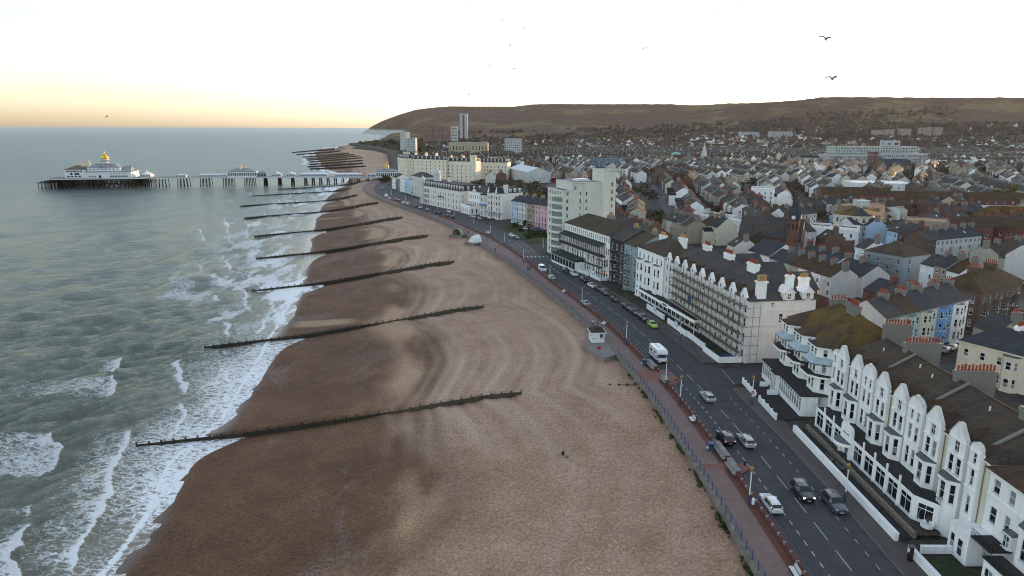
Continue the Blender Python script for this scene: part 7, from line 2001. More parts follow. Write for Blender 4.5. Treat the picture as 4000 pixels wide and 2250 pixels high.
# keep clear: sea front belt, streets
for (f, n_, d) in (((43, 193), (56, 50), 22), ((18, 262), (50, 143), 22), ((19, 270), (44, 262), 22), ((-1, 373), (24, 336), 16), ((-32, 425), (4, 385), 20), ((-64, 474), (-30, 420), 24), ((-103, 592), (-66, 508), 18), ((-115, 695), (-5, 640), 60)): occupy(f, n_, d, 2)
STREETS = [((93, 384), (118, 560), 9), ((118, 560), (150, 760), 9), ((186, 333), (240, 412), 9), ((66, 150), (76, 300), 7), ((112, 150), (170, 185), 9), ((150, 140), (150, 300), 8), ((160, 330), (185, 520), 9), ((240, 412), (300, 640), 9), ((28, 560), (46, 690), 12)]
for p, q, w in STREETS:
    L = math.dist(p, q); a = math.atan2(q[1] - p[1], q[0] - p[0])
    OCC.append(((p[0] + q[0]) / 2, (p[1] + q[1]) / 2, L / 2, w / 2, a))
    nx, ny = -math.sin(a) * w / 2, math.cos(a) * w / 2
    sheet('street', [(p[0] - nx, p[1] - ny), (q[0] - nx, q[1] - ny), (q[0] + nx, q[1] + ny), (p[0] + nx, p[1] + ny)], .01, M_ROAD)

PLACES = []       # (x, y, rot, w, D, EZ, rise, wall, roof, row)
def front_line(y): return float(np.interp(y, [120, 200, 270, 340, 380, 430, 480, 600, 700, 800, 1000, 1400, 2000], [66, 66, 60, 42, 32, 10, -14, -60, -60, -80, -118, -190, -280]))
rowid = 0
def row(p, ang, n, side, EZ, D, base_wall, base_roof, wmean):
    """n houses from p along ang; side +1: fronts face right of the heading"""
    global rowid
    rowid += 1
    x, y = p; dx, dy = math.cos(ang), math.sin(ang); k = 0
    for i in range(n):
        w = wmean * hr.uniform(.92, 1.1)
        cx, cy = x + dx * w / 2, y + dy * w / 2
        if cy > 700 and hr.random() < .16: x += dx * w; y += dy * w; continue
        if cx > front_line(cy) + 4 and free(cx, cy, 5.0) and abs(math.atan2(cx, cy)) < R(42):
            wl = base_wall if hr.random() < .6 else pick(WALLS); rf = base_roof if hr.random() < .7 else pick(ROOFS)
            rot = ang if side > 0 else ang + math.pi
            ox, oy = (x, y) if side > 0 else (x + dx * w, y + dy * w)
            PLACES.append([ox, oy, rot, w - .02, D, EZ + (hr.uniform(-.5, .9) if hr.random() < .3 else 0), hr.uniform(2.6, 3.6), wl, rf, rowid, k, cx, cy]); k += 1
            OCC_H.append((cx, cy))
        x += dx * w; y += dy * w
OCC_H = []
def district(x0, x1, y0, y1, ang, pitch, blk, ez):
    """double rows back to back along ang"""
    ca, sa = math.cos(ang), math.sin(ang)
    diag = math.hypot(x1 - x0, y1 - y0); cx, cy = (x0 + x1) / 2, (y0 + y1) / 2
    v = -diag / 2
    while v < diag / 2:
        u = -diag / 2
        while u < diag / 2:
            L = blk * hr.uniform(.7, 1.2)
            for off_, side in ((0, 1), (pitch * .52, -1)):
                wm = hr.choice((5.6, 6.2, 7.0)); e = ez + hr.uniform(-1.2, 1.6); bw, br = pick(WALLS), pick(ROOFS)
                px_, py_ = cx + ca * u - sa * (v + off_), cy + sa * u + ca * (v + off_)
                mx, my = px_ + ca * L / 2, py_ + sa * L / 2
                if x0 < mx < x1 and y0 < my < y1:
                    row((px_, py_), ang + hr.uniform(-.05, .05) * (1 if my < 700 else 1.6), int(L / wm), side, e, hr.uniform(8.5, 10), bw, br, wm)
            u += L + hr.uniform(8, 14)
        v += pitch
district(58, 165, 150, 345, R(100), 38, 60, 7.6)
district(140, 330, 175, 420, R(28), 40, 55, 7.4)
district(28, 175, 345, 640, R(82), 36, 70, 7.8)
district(165, 420, 420, 660, R(72), 36, 75, 7.2)
district(-60, 300, 640, 1000, R(95), 36, 85, 7.6)
district(300, 820, 560, 1000, R(60), 38, 85, 6.8)
district(-120, 900, 1000, 1450, R(20), 44, 90, 7.4)
PLACES.sort(key=lambda p: math.hypot(p[11], p[12]))
# drop overlaps between districts
grid = {}; KEEP = []
for p in PLACES:
    key = (int(p[11] // 8), int(p[12] // 8)); ok = True
    nd = (-math.sin(p[2]), math.cos(p[2])); c = (p[11] + nd[0] * p[4] / 2, p[12] + nd[1] * p[4] / 2)
    if not free(*c, 1.0): continue
    key = (int(c[0] // 10), int(c[1] // 10))
    for i in (-1, 0, 1):
        for j in (-1, 0, 1):
            for (qx, qy, rw) in grid.get((key[0] + i, key[1] + j), ()):
                if math.hypot(qx - c[0], qy - c[1]) < (5.0 if rw == p[9] else 9.0): ok = False
    if ok: grid.setdefault(key, []).append((c[0], c[1], p[9])); KEEP.append(p)
PLACES = KEEP

M_DARKG = plain('far_window_dark', (.03, .034, .04), .2, .3, 2, .5)
def house_faces(w, D, EZ, rz, bay=True):
    """wall, roof, window quads of a small house in local space"""
    W = MB(); Rf = MB(); G = []
    n = 2; st = w / n; rows_ = [(.8, 1.6), (3.6, 1.5)] + ([(6.4, 1.3)] if EZ > 8 else [])
    ops = [(st * (k + .5) - .5, st * (k + .5) + .5, z, z + h) for k in range(n) for z, h in rows_]
    W.wall((0, 0), (w, 0), -1, EZ, ops, rev=.14)
    for o in ops: G.append(('f', (o[0] + o[1]) / 2, o[2], 1.0, o[3] - o[2]))
    rops = [(st * (k + .5) - .45, st * (k + .5) + .45, z, z + h) for k in range(n) for z, h in rows_]
    W.wall((w, D), (0, D), -1, EZ, rops, rev=.12)
    for o in rops: G.append(('b', (o[0] + o[1]) / 2, o[2], .9, o[3] - o[2]))
    W.wall((w, 0), (w, D), -1, EZ); W.wall((0, D), (0, 0), -1, EZ)
    W.poly([(w, 0, EZ), (w, D, EZ), (w, D / 2, EZ + rz)]); W.poly([(0, D, EZ), (0, 0, EZ), (0, D / 2, EZ + rz)])
    if bay: W.prism([(.35, 0), (.9, -.8), (st * 1.0 - .3, -.8), (st * 1.0 + .15, 0)], -1, min(EZ - 1.2, 5.6), 0, True)
    gable(Rf, 0, w, 0, D, EZ, EZ + rz, 'x', 0, .3, .12, .0)
    # rear wing
    ww = w * .48; wd = 4.5; W.wall((w - .2 - ww, D + wd), (w - .2 - ww, D), -1, EZ * .72); W.wall((w - .2, D), (w - .2, D + wd), -1, EZ * .72 + 1.33); W.poly([(w - .2, D + wd, -1), (w - .2 - ww, D + wd, -1), (w - .2 - ww, D + wd, EZ * .72), (w - .2, D + wd, EZ * .72 + 1.33)])
    Rf.add([(w - .1 - ww, D - .4, EZ * .72), (w - .1 - ww, D + wd + .2, EZ * .72), (w + .02, D + wd + .2, EZ * .72 + 1.4), (w + .02, D - .4, EZ * .72 + 1.4)], [(3, 2, 1, 0), (0, 1, 2, 3)])
    return W, Rf, G
CHM = MB(); CHM.box(-.5, .5, -1.0, 1.0, -1.4, 1.5); CHM.box(-.58, .58, -1.08, 1.08, 1.2, 1.4)
CH_MESH = {m.name: CHM.mesh('chimney', m) for m in (M_RENDER, M_BRKBR, M_BRKRD, M_GREYW)}
PT = MB()
for k in range(4): PT.lathe([(.15, 1.5), (.12, 2.1), (.14, 2.15)], 0, -.75 + .5 * k, 6)
PT_MESH = PT.mesh('chimney_pots', M_POT)
_hc = {}
def proto(w, EZ, rz, near):
    key = (round(w * 2) / 2, round(EZ * 1.5) / 1.5, round(rz), near)
    if key not in _hc:
        W, Rf, G = house_faces(key[0], 9.2, key[1], key[2])
        wm = W.mesh('wall', M_WHITE); rm = Rf.mesh('roof', M_SLATE)
        _hc[key] = (wm, rm, G, key)
    return _hc[key]
SKY_ME = MB().box(-.45, .45, -.6, .6, 0, .06).mesh('skylight', plain('skylight_glass', (.35, .42, .47), .05, .05, 1, .9))
NIND = 285
LMK = [((60, 100), 'gabled hotel'), ((64, 125), 'bay hotel'), ((62, 165), 'scaffolded hotel'), ((98, 155), 'blue house terrace'), ((128, 178), 'brown brick house'), ((128, 228), 'blue grey villa'), ((95, 250), 'slate roofed hall'), ((105, 275), 'clock tower church'),
       ((98, 332), 'left white crescent'), ((132, 298), 'right white crescent'), ((160, 312), 'ornate corner building'), ((175, 340), 'curved brick block'), ((174, 288), 'brown flats'), ((206, 288), 'dark red flats'), ((30, 275), 'tall cream tower'), ((10, 358), 'coloured terrace'),
       ((275, 420), 'long brick terrace'), ((270, 385), 'modern white house'), ((160, 444), 'narrow white house'), ((300, 560), 'white flat roofed shed'), ((250, 350), 'mossy roofed hall'), ((40, 245), 'balconied hotel'), ((-10, 405), 'twin gabled hotel'), ((215, 436), 'red brick apartments'), ((-50, 450), 'grand hotel')]
rows_used = {}
for p in PLACES[:NIND]: rows_used.setdefault(p[9], []).append(p)
RN = {}; seen_n = {}
for rw, ps in sorted(rows_used.items(), key=lambda kv: min(math.hypot(p[11], p[12]) for p in kv[1])):
    mx = sum(p[11] for p in ps) / len(ps); my = sum(p[12] for p in ps) / len(ps)
    (lx, ly), nm = min(LMK, key=lambda l: math.hypot(l[0][0] - mx, l[0][1] - my))
    ax = mx * 1.0 / my - lx / ly
    side = 'behind' if abs(ax) < .05 and my > ly else ('before' if abs(ax) < .05 else ('right of' if ax > 0 else 'left of'))
    kk = seen_n.get((side, nm), 0); seen_n[(side, nm)] = kk + 1
    RN[rw] = '%sterrace %s %s' % ('' if kk == 0 else ordn(kk) + ' ', side, nm)
    for j, p in enumerate(sorted(ps, key=lambda p: math.hypot(p[11], p[12]))): p[10] = j
for i, p in enumerate(PLACES[:NIND]):
    x, y, rot, w, D, EZ, rz, wl, rf, rw, k, cx, cy = p
    near = math.hypot(cx, cy) < 290
    wm, rm, G, key = proto(w, EZ, rz, near)
    t = empty('terraced_house', (x, y, 0), rot)
    tag(t, '%s house, %s roof, %s in %s' % (wl[1], rf[1], ordn(k), RN[rw]), 'house', 'terraced houses of the back streets')
    sx = w / key[0]
    o = link('wall', wm, t, scale=(sx, 1, 1)); set_mat(o, 0, wl[0]); o = link('roof', rm, t, scale=(sx, 1, 1)); set_mat(o, 0, rf[0])
    c = link('chimney', CH_MESH[(M_RENDER if wl[0] not in (M_BRKBR, M_BRKRD) else wl[0]).name], t, (w - .3, 4.6, key[1] + key[2])); link('chimney_pots', PT_MESH, c)['kind'] = 'stuff'
    if hr.random() < .35:
        zz = key[1] + key[2] * .45; sl_ = key[2] / 4.6
        link('skylight', SKY_ME, t, (w * hr.uniform(.3, .7), 2.1 if hr.random() < .5 else 7.1, zz + .16), 0).rotation_euler = (math.atan(sl_), 0, 0)
        if t.children[-1].location.y > 4: t.children[-1].rotation_euler = (-math.atan(sl_), 0, 0)
    for (sd, u, z, ww, h) in G:
        fmesh, _ = wmesh(ww, h, 'sash', None if not near else False)
        if sd == 'f': link('window', fmesh, t, (u * sx, .11, z))
        elif near or True: link('window', fmesh, t, (w - u * sx, 9.2 - .09, z), math.pi)
# the rest of the town reads as a mass
def far_houses():
    mats = [m for m, *_ in WALLS] + [m for m, *_ in ROOFS] + [M_DARKG, M_RENDER]
    mi = {m.name: i for i, m in enumerate(mats)}
    A = MB()
    def add(x, y, z, rot, w, D, EZ, rz, wl, rf, wins=True):
        ca, sa = math.cos(rot), math.sin(rot)
        T = lambda q: (x + ca * q[0] - sa * q[1], y + sa * q[0] + ca * q[1], z + q[2])
        v = [(0, 0, -2), (w, 0, -2), (w, D, -2), (0, D, -2), (0, 0, EZ), (w, 0, EZ), (w, D, EZ), (0, D, EZ), (0, D / 2, EZ + rz), (w, D / 2, EZ + rz)]
        A.add([T(q) for q in v], [(0, 1, 5, 4), (1, 2, 6, 9, 5), (2, 3, 7, 6), (3, 0, 4, 8, 7)], mi[wl.name])
        ov = .3; v = [(-.05, -ov, EZ - .15), (w + .05, -ov, EZ - .15), (w + .05, D / 2, EZ + rz + .06), (-.05, D / 2, EZ + rz + .06), (w + .05, D + ov, EZ - .15), (-.05, D + ov, EZ - .15)]
        A.add([T(q) for q in v], [(0, 1, 2, 3), (3, 2, 4, 5)], mi[rf.name])
        v = [(w - .9, D / 2 - .9, EZ + rz - .8), (w - .05, D / 2 - .9, EZ + rz - .8), (w - .05, D / 2 + .9, EZ + rz - .8), (w - .9, D / 2 + .9, EZ + rz - .8)]
        A.add([T(q) for q in v] + [T((q[0], q[1], q[2] + 2.4)) for q in v], [(0, 1, 5, 4), (1, 2, 6, 5), (2, 3, 7, 6), (3, 0, 4, 7), (4, 5, 6, 7)], mi['grey_render'])
        if wins:
            for k in range(2):
                for (zz, h) in ((.9, 1.5), (3.6, 1.4), (6.3, 1.2)):
                    if zz + h > EZ - .2: continue
                    u = w * (k + .5) / 2
                    for (yy, s) in ((-.03, 1), (D + .03, -1)):
                        A.add([T((u - .5 * s, yy, zz)), T((u + .5 * s, yy, zz)), T((u + .5 * s, yy, zz + h)), T((u - .5 * s, yy, zz + h))], [(0, 1, 2, 3)], mi['far_window_dark'])
    for p in PLACES[NIND:]:
        x, y, rot, w, D, EZ, rz, wl, rf, rw, k, cx, cy = p
        add(x, y, float(land_z(x, y)), rot, w, D, EZ, rz, wl[0], rf[0], math.hypot(cx, cy) < 900)
    fr = random.Random(77)
    for k in range(1500):
        y = 1300 + 1150 * fr.random() ** 1.35; x = fr.uniform(-.12 * y, .82 * y)
        if x < float(RAIL(y)) + 60 or not free(x, y, 3): continue
        if fbm(np.array([x * .004]), np.array([y * .004]), 3)[0] > .52: continue
        add(x, y, float(land_z(x, y)), fr.choice((R(20), R(95), R(60))) + fr.gauss(0, .15), fr.choice((8, 11, 16, 26)), 10, fr.uniform(5, 8), fr.uniform(3, 4.5), (pick(WALLS)[0] if fr.random() < .45 else fr.choice((M_BRKBR, M_BRKRD, M_BRNW, M_DULL))), pick(ROOFS)[0], False)
    print('houses', len(PLACES), 'faces', len(A.f))
    o = A.build('distant_houses', mats); tag(o, 'mass of small houses and roofs of the town reaching to the hills', 'houses', kind='stuff')
far_houses()

# ================================================================ vehicles
M_TYRE = plain('tyre_rubber', (.014, .014, .015), .8); M_RIM = metal('alloy_rim', (.30, .30, .31), .35, .6)
M_CARGLASS = plain('car_glass', (.012, .016, .018), .04, .1, 1, .7)
M_PLATEW = plain('plate_white', (.6, .6, .58), .5); M_PLATEY = plain('plate_yellow', (.6, .42, .04), .5)
M_TAIL = plain('tail_lamp_red', (.28, .01, .012), .2); M_HEADOFF = plain('headlamp_glass', (.45, .47, .48), .1)
def emis(name, c, s):
    m, n = newmat(name); n.put((.8, .8, .8), .3); n.set(n.p.inputs['Emission Color'], c); n.set(n.p.inputs['Emission Strength'], s); return m
M_HEADON = emis('headlamp_lit', (1, .88, .6), .8); M_TAILON = emis('tail_lamp_lit', (1, .05, .03), .12)
_paint = {}
def paint(name, c, rough=.22):
    if name not in _paint:
        m, n = newmat('car_paint_' + name)
        n.put(n.ramp(n.noise(n.pos(), 3, 3), [(.3, tuple(x * .92 for x in c)), (.7, c)]), rough, .5); n.set(n.p.inputs['Coat Weight'], .6); n.set(n.p.inputs['Coat Roughness'], .05)
        _paint[name] = m
    return _paint[name]
PAINTS = {'black': (.010, .010, .012), 'white': (.66, .67, .68), 'silver': (.34, .35, .36), 'grey': (.07, .075, .08), 'lime': (.33, .50, .03), 'red': (.32, .012, .014), 'blue': (.03, .08, .22), 'dark': (.018, .017, .024)}
#          x,   zlow, belt, top,  wl,  wb,  wt
PROF = {
 'estate': (4.65, [(0, .36, .60, .64, .60, .62, .50), (.12, .22, .68, .73, .80, .80, .66), (.95, .20, .82, .88, .88, .88, .74), (1.28, .20, .91, .96, .89, .89, .76), (2.05, .20, .94, 1.41, .89, .90, .63), (3.0, .20, .95, 1.46, .89, .90, .64), (3.95, .20, .97, 1.43, .89, .89, .63), (4.25, .22, .98, 1.36, .88, .88, .60), (4.55, .26, .98, 1.0, .84, .84, .70), (4.65, .38, .72, .78, .76, .78, .66)], (3, 4), (7, 8)),
 'hatch': (3.9, [(0, .36, .60, .64, .58, .60, .48), (.12, .22, .70, .75, .76, .76, .62), (.75, .20, .84, .91, .83, .83, .70), (1.02, .20, .92, .98, .84, .84, .72), (1.75, .20, .95, 1.44, .84, .85, .60), (2.5, .20, .97, 1.49, .84, .85, .61), (3.2, .20, .99, 1.44, .84, .84, .60), (3.5, .22, 1.0, 1.36, .83, .83, .57), (3.8, .26, 1.0, 1.03, .80, .80, .66), (3.9, .38, .72, .78, .72, .74, .62)], (3, 4), (7, 8)),
 'saloon': (4.7, [(0, .36, .58, .62, .60, .62, .50), (.12, .22, .66, .71, .80, .80, .66), (1.0, .20, .80, .86, .88, .88, .74), (1.35, .20, .89, .94, .89, .89, .76), (2.15, .20, .92, 1.37, .89, .90, .62), (2.8, .20, .93, 1.41, .89, .90, .63), (3.4, .20, .95, 1.36, .89, .89, .62), (4.05, .22, .97, 1.0, .88, .88, .76), (4.58, .26, .94, .98, .84, .84, .70), (4.7, .38, .70, .76, .76, .78, .66)], (3, 4), (6, 7)),
 'suv': (4.7, [(0, .42, .74, .80, .64, .66, .54), (.12, .28, .86, .92, .86, .86, .72), (.95, .26, 1.0, 1.06, .93, .93, .80), (1.25, .26, 1.06, 1.12, .94, .94, .80), (1.95, .26, 1.08, 1.62, .94, .95, .68), (3.0, .26, 1.10, 1.70, .94, .95, .69), (4.0, .26, 1.12, 1.68, .94, .94, .68), (4.35, .28, 1.13, 1.58, .93, .93, .65), (4.6, .32, 1.12, 1.15, .89, .89, .74), (4.7, .44, .85, .92, .82, .84, .70)], (3, 4), (7, 8)),
 'van': (5.2, [(0, .40, .80, .86, .70, .72, .60), (.12, .26, .98, 1.04, .92, .92, .80), (.7, .24, 1.16, 1.22, .97, .97, .84), (.95, .24, 1.24, 1.30, .98, .98, .86), (1.6, .24, 1.28, 2.08, .98, .98, .80), (2.1, .24, 1.30, 2.18, .98, .98, .84), (3.4, .24, 1.9, 2.2, .98, .98, .86), (5.0, .26, 1.9, 2.18, .98, .98, .86), (5.12, .30, 1.6, 2.1, .96, .96, .84), (5.2, .40, .9, 1.9, .94, .94, .82)], (3, 4), (9, 9))}
_carmesh = {}
def car_meshes(kind):
    if kind in _carmesh: return _carmesh[kind]
    L, st, ws, rw = PROF[kind]
    body = MB(); glass = MB(); rings = []
    for (x, zl, zb, zt, wl, wb, wt) in st:
        h = [(0, zl), (wl * .86, zl), (wl, zl + .14), (wb * 1.02, (zl + zb) / 2 + .02), (wb * .98, zb), (wt, zt - .05), (wt * .82, zt), (0, zt + .03)]
        rings.append([(x - L / 2, y, z) for (y, z) in h] + [(x - L / 2, -y, z) for (y, z) in h[-2:0:-1]])
    n = len(rings[0])
    def isglass(i, j):
        jj = j if j < 7 else n - 1 - j
        if i == ws[0]: return jj in (5, 6)
        if i == rw[0]: return jj in (5, 6)
        if ws[0] < i < rw[0]: return jj == 4 and (kind != 'van' or i < 6)
        return False
    for i in range(len(rings) - 1):
        for j in range(n):
            a, b_, c, d = rings[i][j], rings[i][(j + 1) % n], rings[i + 1][(j + 1) % n], rings[i + 1][j]
            (glass if isglass(i, j) else body).poly([a, b_, c, d][::-1])
    body.poly(rings[0]); body.poly(rings[-1][::-1])
    # pillars, rails and dark sills so that the glass band is broken up
    trim = MB(); i0, i1 = ws[1], rw[0]
    for s in (-1, 1):
        for x_, zb, zt, wb, wt in [((st[i][0] + st[i + 1][0]) / 2 - L / 2, (st[i][2] + st[i + 1][2]) / 2, (st[i][3] + st[i + 1][3]) / 2, st[i][5], st[i][6]) for i in range(i0, i1)]:
            trim.beam((x_, s * wb * .985, zb - .02), (x_, s * (wt + .012), zt - .05), .09, .05)
        trim.box(.9 - L / 2, L / 2 - .9, s * st[4][4] - .03, s * st[4][4] + .03, .2, .33)
    _carmesh[kind] = (body, glass, trim, L, st)
    return _carmesh[kind]
TW = MB(); TW.bar((0, -.11, 0), (0, .11, 0), .32, 14); TYRE = TW.mesh('wheel', M_TYRE)
RW = MB(); RW.bar((0, -.12, 0), (0, .12, 0), .19, 10); RIMM = RW.mesh('rim', M_RIM)
_cm = {}
def car(x, y, h, kind, colour, label, lit=False, z=.0, big=True):
    """h = heading of the front"""
    body, glass, trim, L, st = car_meshes(kind)
    key = (kind, colour)
    if key not in _cm: _cm[key] = (body.mesh('body', paint(colour, PAINTS[colour])), glass.mesh('windows', M_CARGLASS), trim.mesh('trim', M_BLACK))
    t = empty('parked_car' if not lit else 'car', (x, y, z), h + math.pi); tag(t, label, 'car' if kind != 'van' else 'van', 'cars along the sea front')
    bm_, gm_, tm_ = _cm[key]
    o = link('body', bm_, t); o = link('windows', gm_, t)
    if big: link('trim', tm_, t)['kind'] = 'stuff'
    wx = (.82 - L / 2, L / 2 - .85); wy = st[4][4] - .10
    for a in wx:
        for s in (-1, 1): w = link('wheel', TYRE, t, (a, s * wy, .32)); link('rim', RIMM, w)
    if not big: return t
    wf = st[1][5]; zf = st[1][2]; wr = st[-2][5]; zr = st[-2][2]
    for s in (-1, 1):
        MB().box(-.05, .08, -.16, .16, -.08, .07).build('headlight', M_HEADON if lit == 'head' else M_HEADOFF, t, (.08 - L / 2, s * (wf - .20), zf - .04))
        MB().box(-.06, .05, -.12, .12, -.11, .09).build('tail_light', M_TAILON if lit == 'tail' else M_TAIL, t, (L / 2 - .08, s * (wr - .12), zr - .12))
        MB().box(-.08, .06, -.10, .10, 0, .13).build('mirror', paint(colour, PAINTS[colour]), t, (st[3][0] + .25 - L / 2, s * (st[3][5] + .08), st[3][2] + .02))
    MB().box(-.012, .012, -.26, .26, -.055, .055).build('number_plate', M_PLATEW, t, (-L / 2 - .012, 0, .46)); MB().box(-.012, .012, -.26, .26, -.055, .055).build('number_plate', M_PLATEY, t, (L / 2 + .012, 0, .62))
    if kind in ('estate', 'suv'):
        for s in (-1, 1): m = MB(); m.bar((st[4][0] - L / 2, s * st[5][6] * .92, st[4][3] + .04), (st[6][0] - L / 2, s * st[5][6] * .92, st[6][3] + .04), .025, 5); m.build('roof_rail', M_RIM, t)
    return t
def hd(y, f=WALL): return along(f, y)[1]
car(35.3, 85.0, hd(85), 'estate', 'white', 'white estate car parked by the near lamp post seen from behind')
car(40.8, 88.0, hd(88) + math.pi, 'suv', 'dark', 'dark car with its headlights on driving towards the camera', 'head')
car(43.9, 85.0, hd(85) + math.pi, 'suv', 'grey', 'dark grey car parked at the hotel kerb facing the camera')
car(35.2, 105.2, hd(105), 'suv', 'black', 'black car parked behind the blue bin with red tail lamps', 'tail')
car(38.3, 104.4, hd(104), 'estate', 'silver', 'silver car driving away beside the parked black car', 'tail')
car(37.2, 123.4, hd(123), 'estate', 'silver', 'silver estate driving away near the side street with red tail lamps', 'tail')
for (x, y, c, k, l) in ((36.5, 172.4, 'lime', 'hatch', 'bright lime green hatchback parked nearest of the row'), (35.2, 178.6, 'black', 'suv', 'black car parked next behind the lime green one'), (33.9, 185.0, 'black', 'estate', 'black car parked second behind the lime green one'),
                        (32.8, 190.4, 'black', 'suv', 'black car parked third behind the lime green one'), (30.7, 199.8, 'black', 'hatch', 'dark hatchback parked opposite the garden notice board'), (28.9, 208.2, 'grey', 'suv', 'dark grey car parked opposite the turquoise house'),
                        (27.3, 213.7, 'black', 'hatch', 'black car parked just behind the white saloon'), (25.9, 218.2, 'white', 'saloon', 'white saloon parked outside the black house'), (24.3, 226.0, 'black', 'suv', 'black car parked before the white saloon, towards the tower'),
                        (21.6, 236.2, 'white', 'suv', 'white car parked at the balconied hotel steps'), (19.4, 242.0, 'black', 'estate', 'black car parked at the far end of the hotel row')):
    car(x, y, hd(y) + math.pi, k, c, l)
car(21.4, 195.0, hd(195), 'saloon', 'silver', 'silver saloon parked by the low wall above the kiosk')
car(13.4, 230.4, hd(230), 'hatch', 'white', 'white hatchback parked by the low wall near the lamp')
car(10.9, 243.6, hd(243) + math.pi, 'van', 'white', 'white van driving towards the camera past the zebra crossing')
car(57.0, 141.0, R(6), 'hatch', 'red', 'red car parked in the side street')
for (x, y, h, c, k, l) in ((-.3, 325, hd(325) + math.pi, 'white', 'estate', 'white car beside the little park, behind a dark one'), (2.0, 318.5, hd(318) + math.pi, 'grey', 'estate', 'dark car beside the little park, in front of a white one'), (17.5, 301, R(15), 'grey', 'suv', 'grey car turning at the foot of the tower'),
                           (-11.7, 333, hd(333), 'white', 'hatch', 'white car parked by the low wall near the shell shelters'), (7.3, 347.3, R(-50), 'white', 'hatch', 'white car in the little car park, left end'), (9.7, 343.4, R(-50), 'white', 'estate', 'white car in the little car park, second from left'),
                           (13.1, 346.5, R(-55), 'blue', 'estate', 'blue car in the little car park below the pink house'), (19.1, 327, R(-60), 'white', 'saloon', 'white saloon on the near side of the little car park'), (15.8, 335, R(-60), 'black', 'suv', 'black car in the little car park below the white house'),
                           (8.4, 357.5, R(-55), 'red', 'hatch', 'red car in the little car park below the brown house'), (10.6, 352.6, R(-55), 'silver', 'hatch', 'silver car in the little car park beside the red one'), (19.6, 337.4, R(-55), 'black', 'hatch', 'black car in the little car park beside the tower'), (22.5, 329, R(-60), 'red', 'hatch', 'dark red car in the little car park beside the tower')):
    car(x, y, h, k, c, l)
FARC = [(-108, 578, 'grey'), (-93.5, 513, 'white'), (-110.5, 622, 'black'), (-82.3, 488.5, 'red'), (-79, 483, 'black'), (-73.8, 468, 'white'), (-70, 461.5, 'white'), (-62.1, 449, 'grey'), (-58.9, 442, 'white'), (-52.8, 430, 'silver'), (-46, 416, 'black'), (-43.2, 410, 'black'), (-38.4, 419, 'white'), (-37.6, 399.5, 'grey'), (-34.2, 392.5, 'grey'), (-22.4, 396, 'white'), (-18.4, 387, 'silver'), (-88.4, 499, 'white')]
for i, (x, y, c) in enumerate(FARC):
    car(x, y, hd(y) + (math.pi if i in (12, 15, 16) else 0), 'van' if i == 1 else 'hatch', c, '%s car on the far sea front road, %s counted from the pier' % (c if c != 'grey' else 'dark grey', ordn(sorted(range(18), key=lambda k: -FARC[k][1]).index(i))), z=.0, big=False)
INL = [(Z5(1640, 1395), 'silver'), (Z5(1700, 1375), 'white'), (Z5(1400, 340), 'white'), (Z5(1365, 485), 'white'), (Z5(1440, 250), 'white'), (Z5(1395, 262), 'black'), (Z5(1355, 272), 'grey'), (Z5(2210, 1130), 'silver')]
for i, (p, c) in enumerate(INL):
    x, y = survey(*p, 0); car(x, y, R(40 + 35 * (i > 1)), 'hatch', c, '%s car parked inland at the right, %s of those streets' % (c, ordn(i)), big=i < 2)
# motorhome
def motorhome():
    t = empty('motorhome', (32.6, 146.4, 0), hd(146) + math.pi); tag(t, 'large white motorhome parked beside the low wall', 'motorhome')
    Mw = paint('white', PAINTS['white']); W = 1.12
    b = MB(); prof = [(-3.1, .55), (2.0, .55), (2.0, 1.9), (2.9, 2.0), (3.0, 2.25), (2.75, 2.7), (2.0, 2.95), (-2.9, 2.9), (-3.1, 2.7)]; n = len(prof)
    b.add([(x, -W, z) for x, z in prof] + [(x, W, z) for x, z in prof], [tuple(range(n)), tuple(range(2 * n - 1, n - 1, -1))] + [(i, i + n, (i + 1) % n + n, (i + 1) % n) for i in range(n)]); b.build('body', Mw, t)
    c = MB(); pr = [(2.003, .4), (3.35, .4), (3.4, .75), (3.3, 1.12), (2.75, 1.25), (2.25, 1.95), (2.003, 1.95)]; n = len(pr); w = .95
    c.add([(x, -w, z) for x, z in pr] + [(x, w, z) for x, z in pr], [tuple(range(n)), tuple(range(2 * n - 1, n - 1, -1))] + [(i, i + n, (i + 1) % n + n, (i + 1) % n) for i in range(n)]); c.build('cab', Mw, t)
    m = MB(); m.add([(2.76, -.85, 1.27), (2.76, .85, 1.27), (2.29, .80, 1.92), (2.29, -.80, 1.92)], [(0, 1, 2, 3)]); m.build('windscreen', M_CARGLASS, t)
    for s in (-1, 1):
        MB().box(-2.3, -1.2, s * (W + .004) - .01, s * (W + .004) + .01, 1.6, 2.2).build('window', M_CARGLASS, t); MB().box(.2, .9, s * (W + .004) - .01, s * (W + .004) + .01, 1.7, 2.2).build('window', M_CARGLASS, t)
        MB().box(2.1, 2.7, s * .955 - .01, s * .955 + .01, 1.25, 1.75).build('door_window', M_CARGLASS, t)
        MB().box(-.05, .05, -.13, .13, -.09, .09).build('headlight', M_HEADOFF, t, (3.38, s * .68, .85)); MB().box(-.1, .1, -.1, .1, 0, .3).build('mirror', M_BLACK, t, (2.75, s * 1.15, 1.3))
        for a in (2.55, -1.9): wl = link('wheel', TYRE, t, (a, s * .92, .34)); link('rim', RIMM, wl)
    MB().box(-.6, .1, -.35, .35, 2.93, 3.06).build('roof_vent', M_FRAME, t); MB().box(-2.3, -1.8, -.3, .3, 2.9, 3.02).build('roof_vent', M_FRAME, t); MB().box(-2.9, 1.9, -W - .015, -W - .002, 1.15, 1.25).build('stripe', M_LEAD, t); MB().box(3.35, 3.42, -.5, .5, .42, .62).build('bumper', M_BLACK, t)
motorhome()
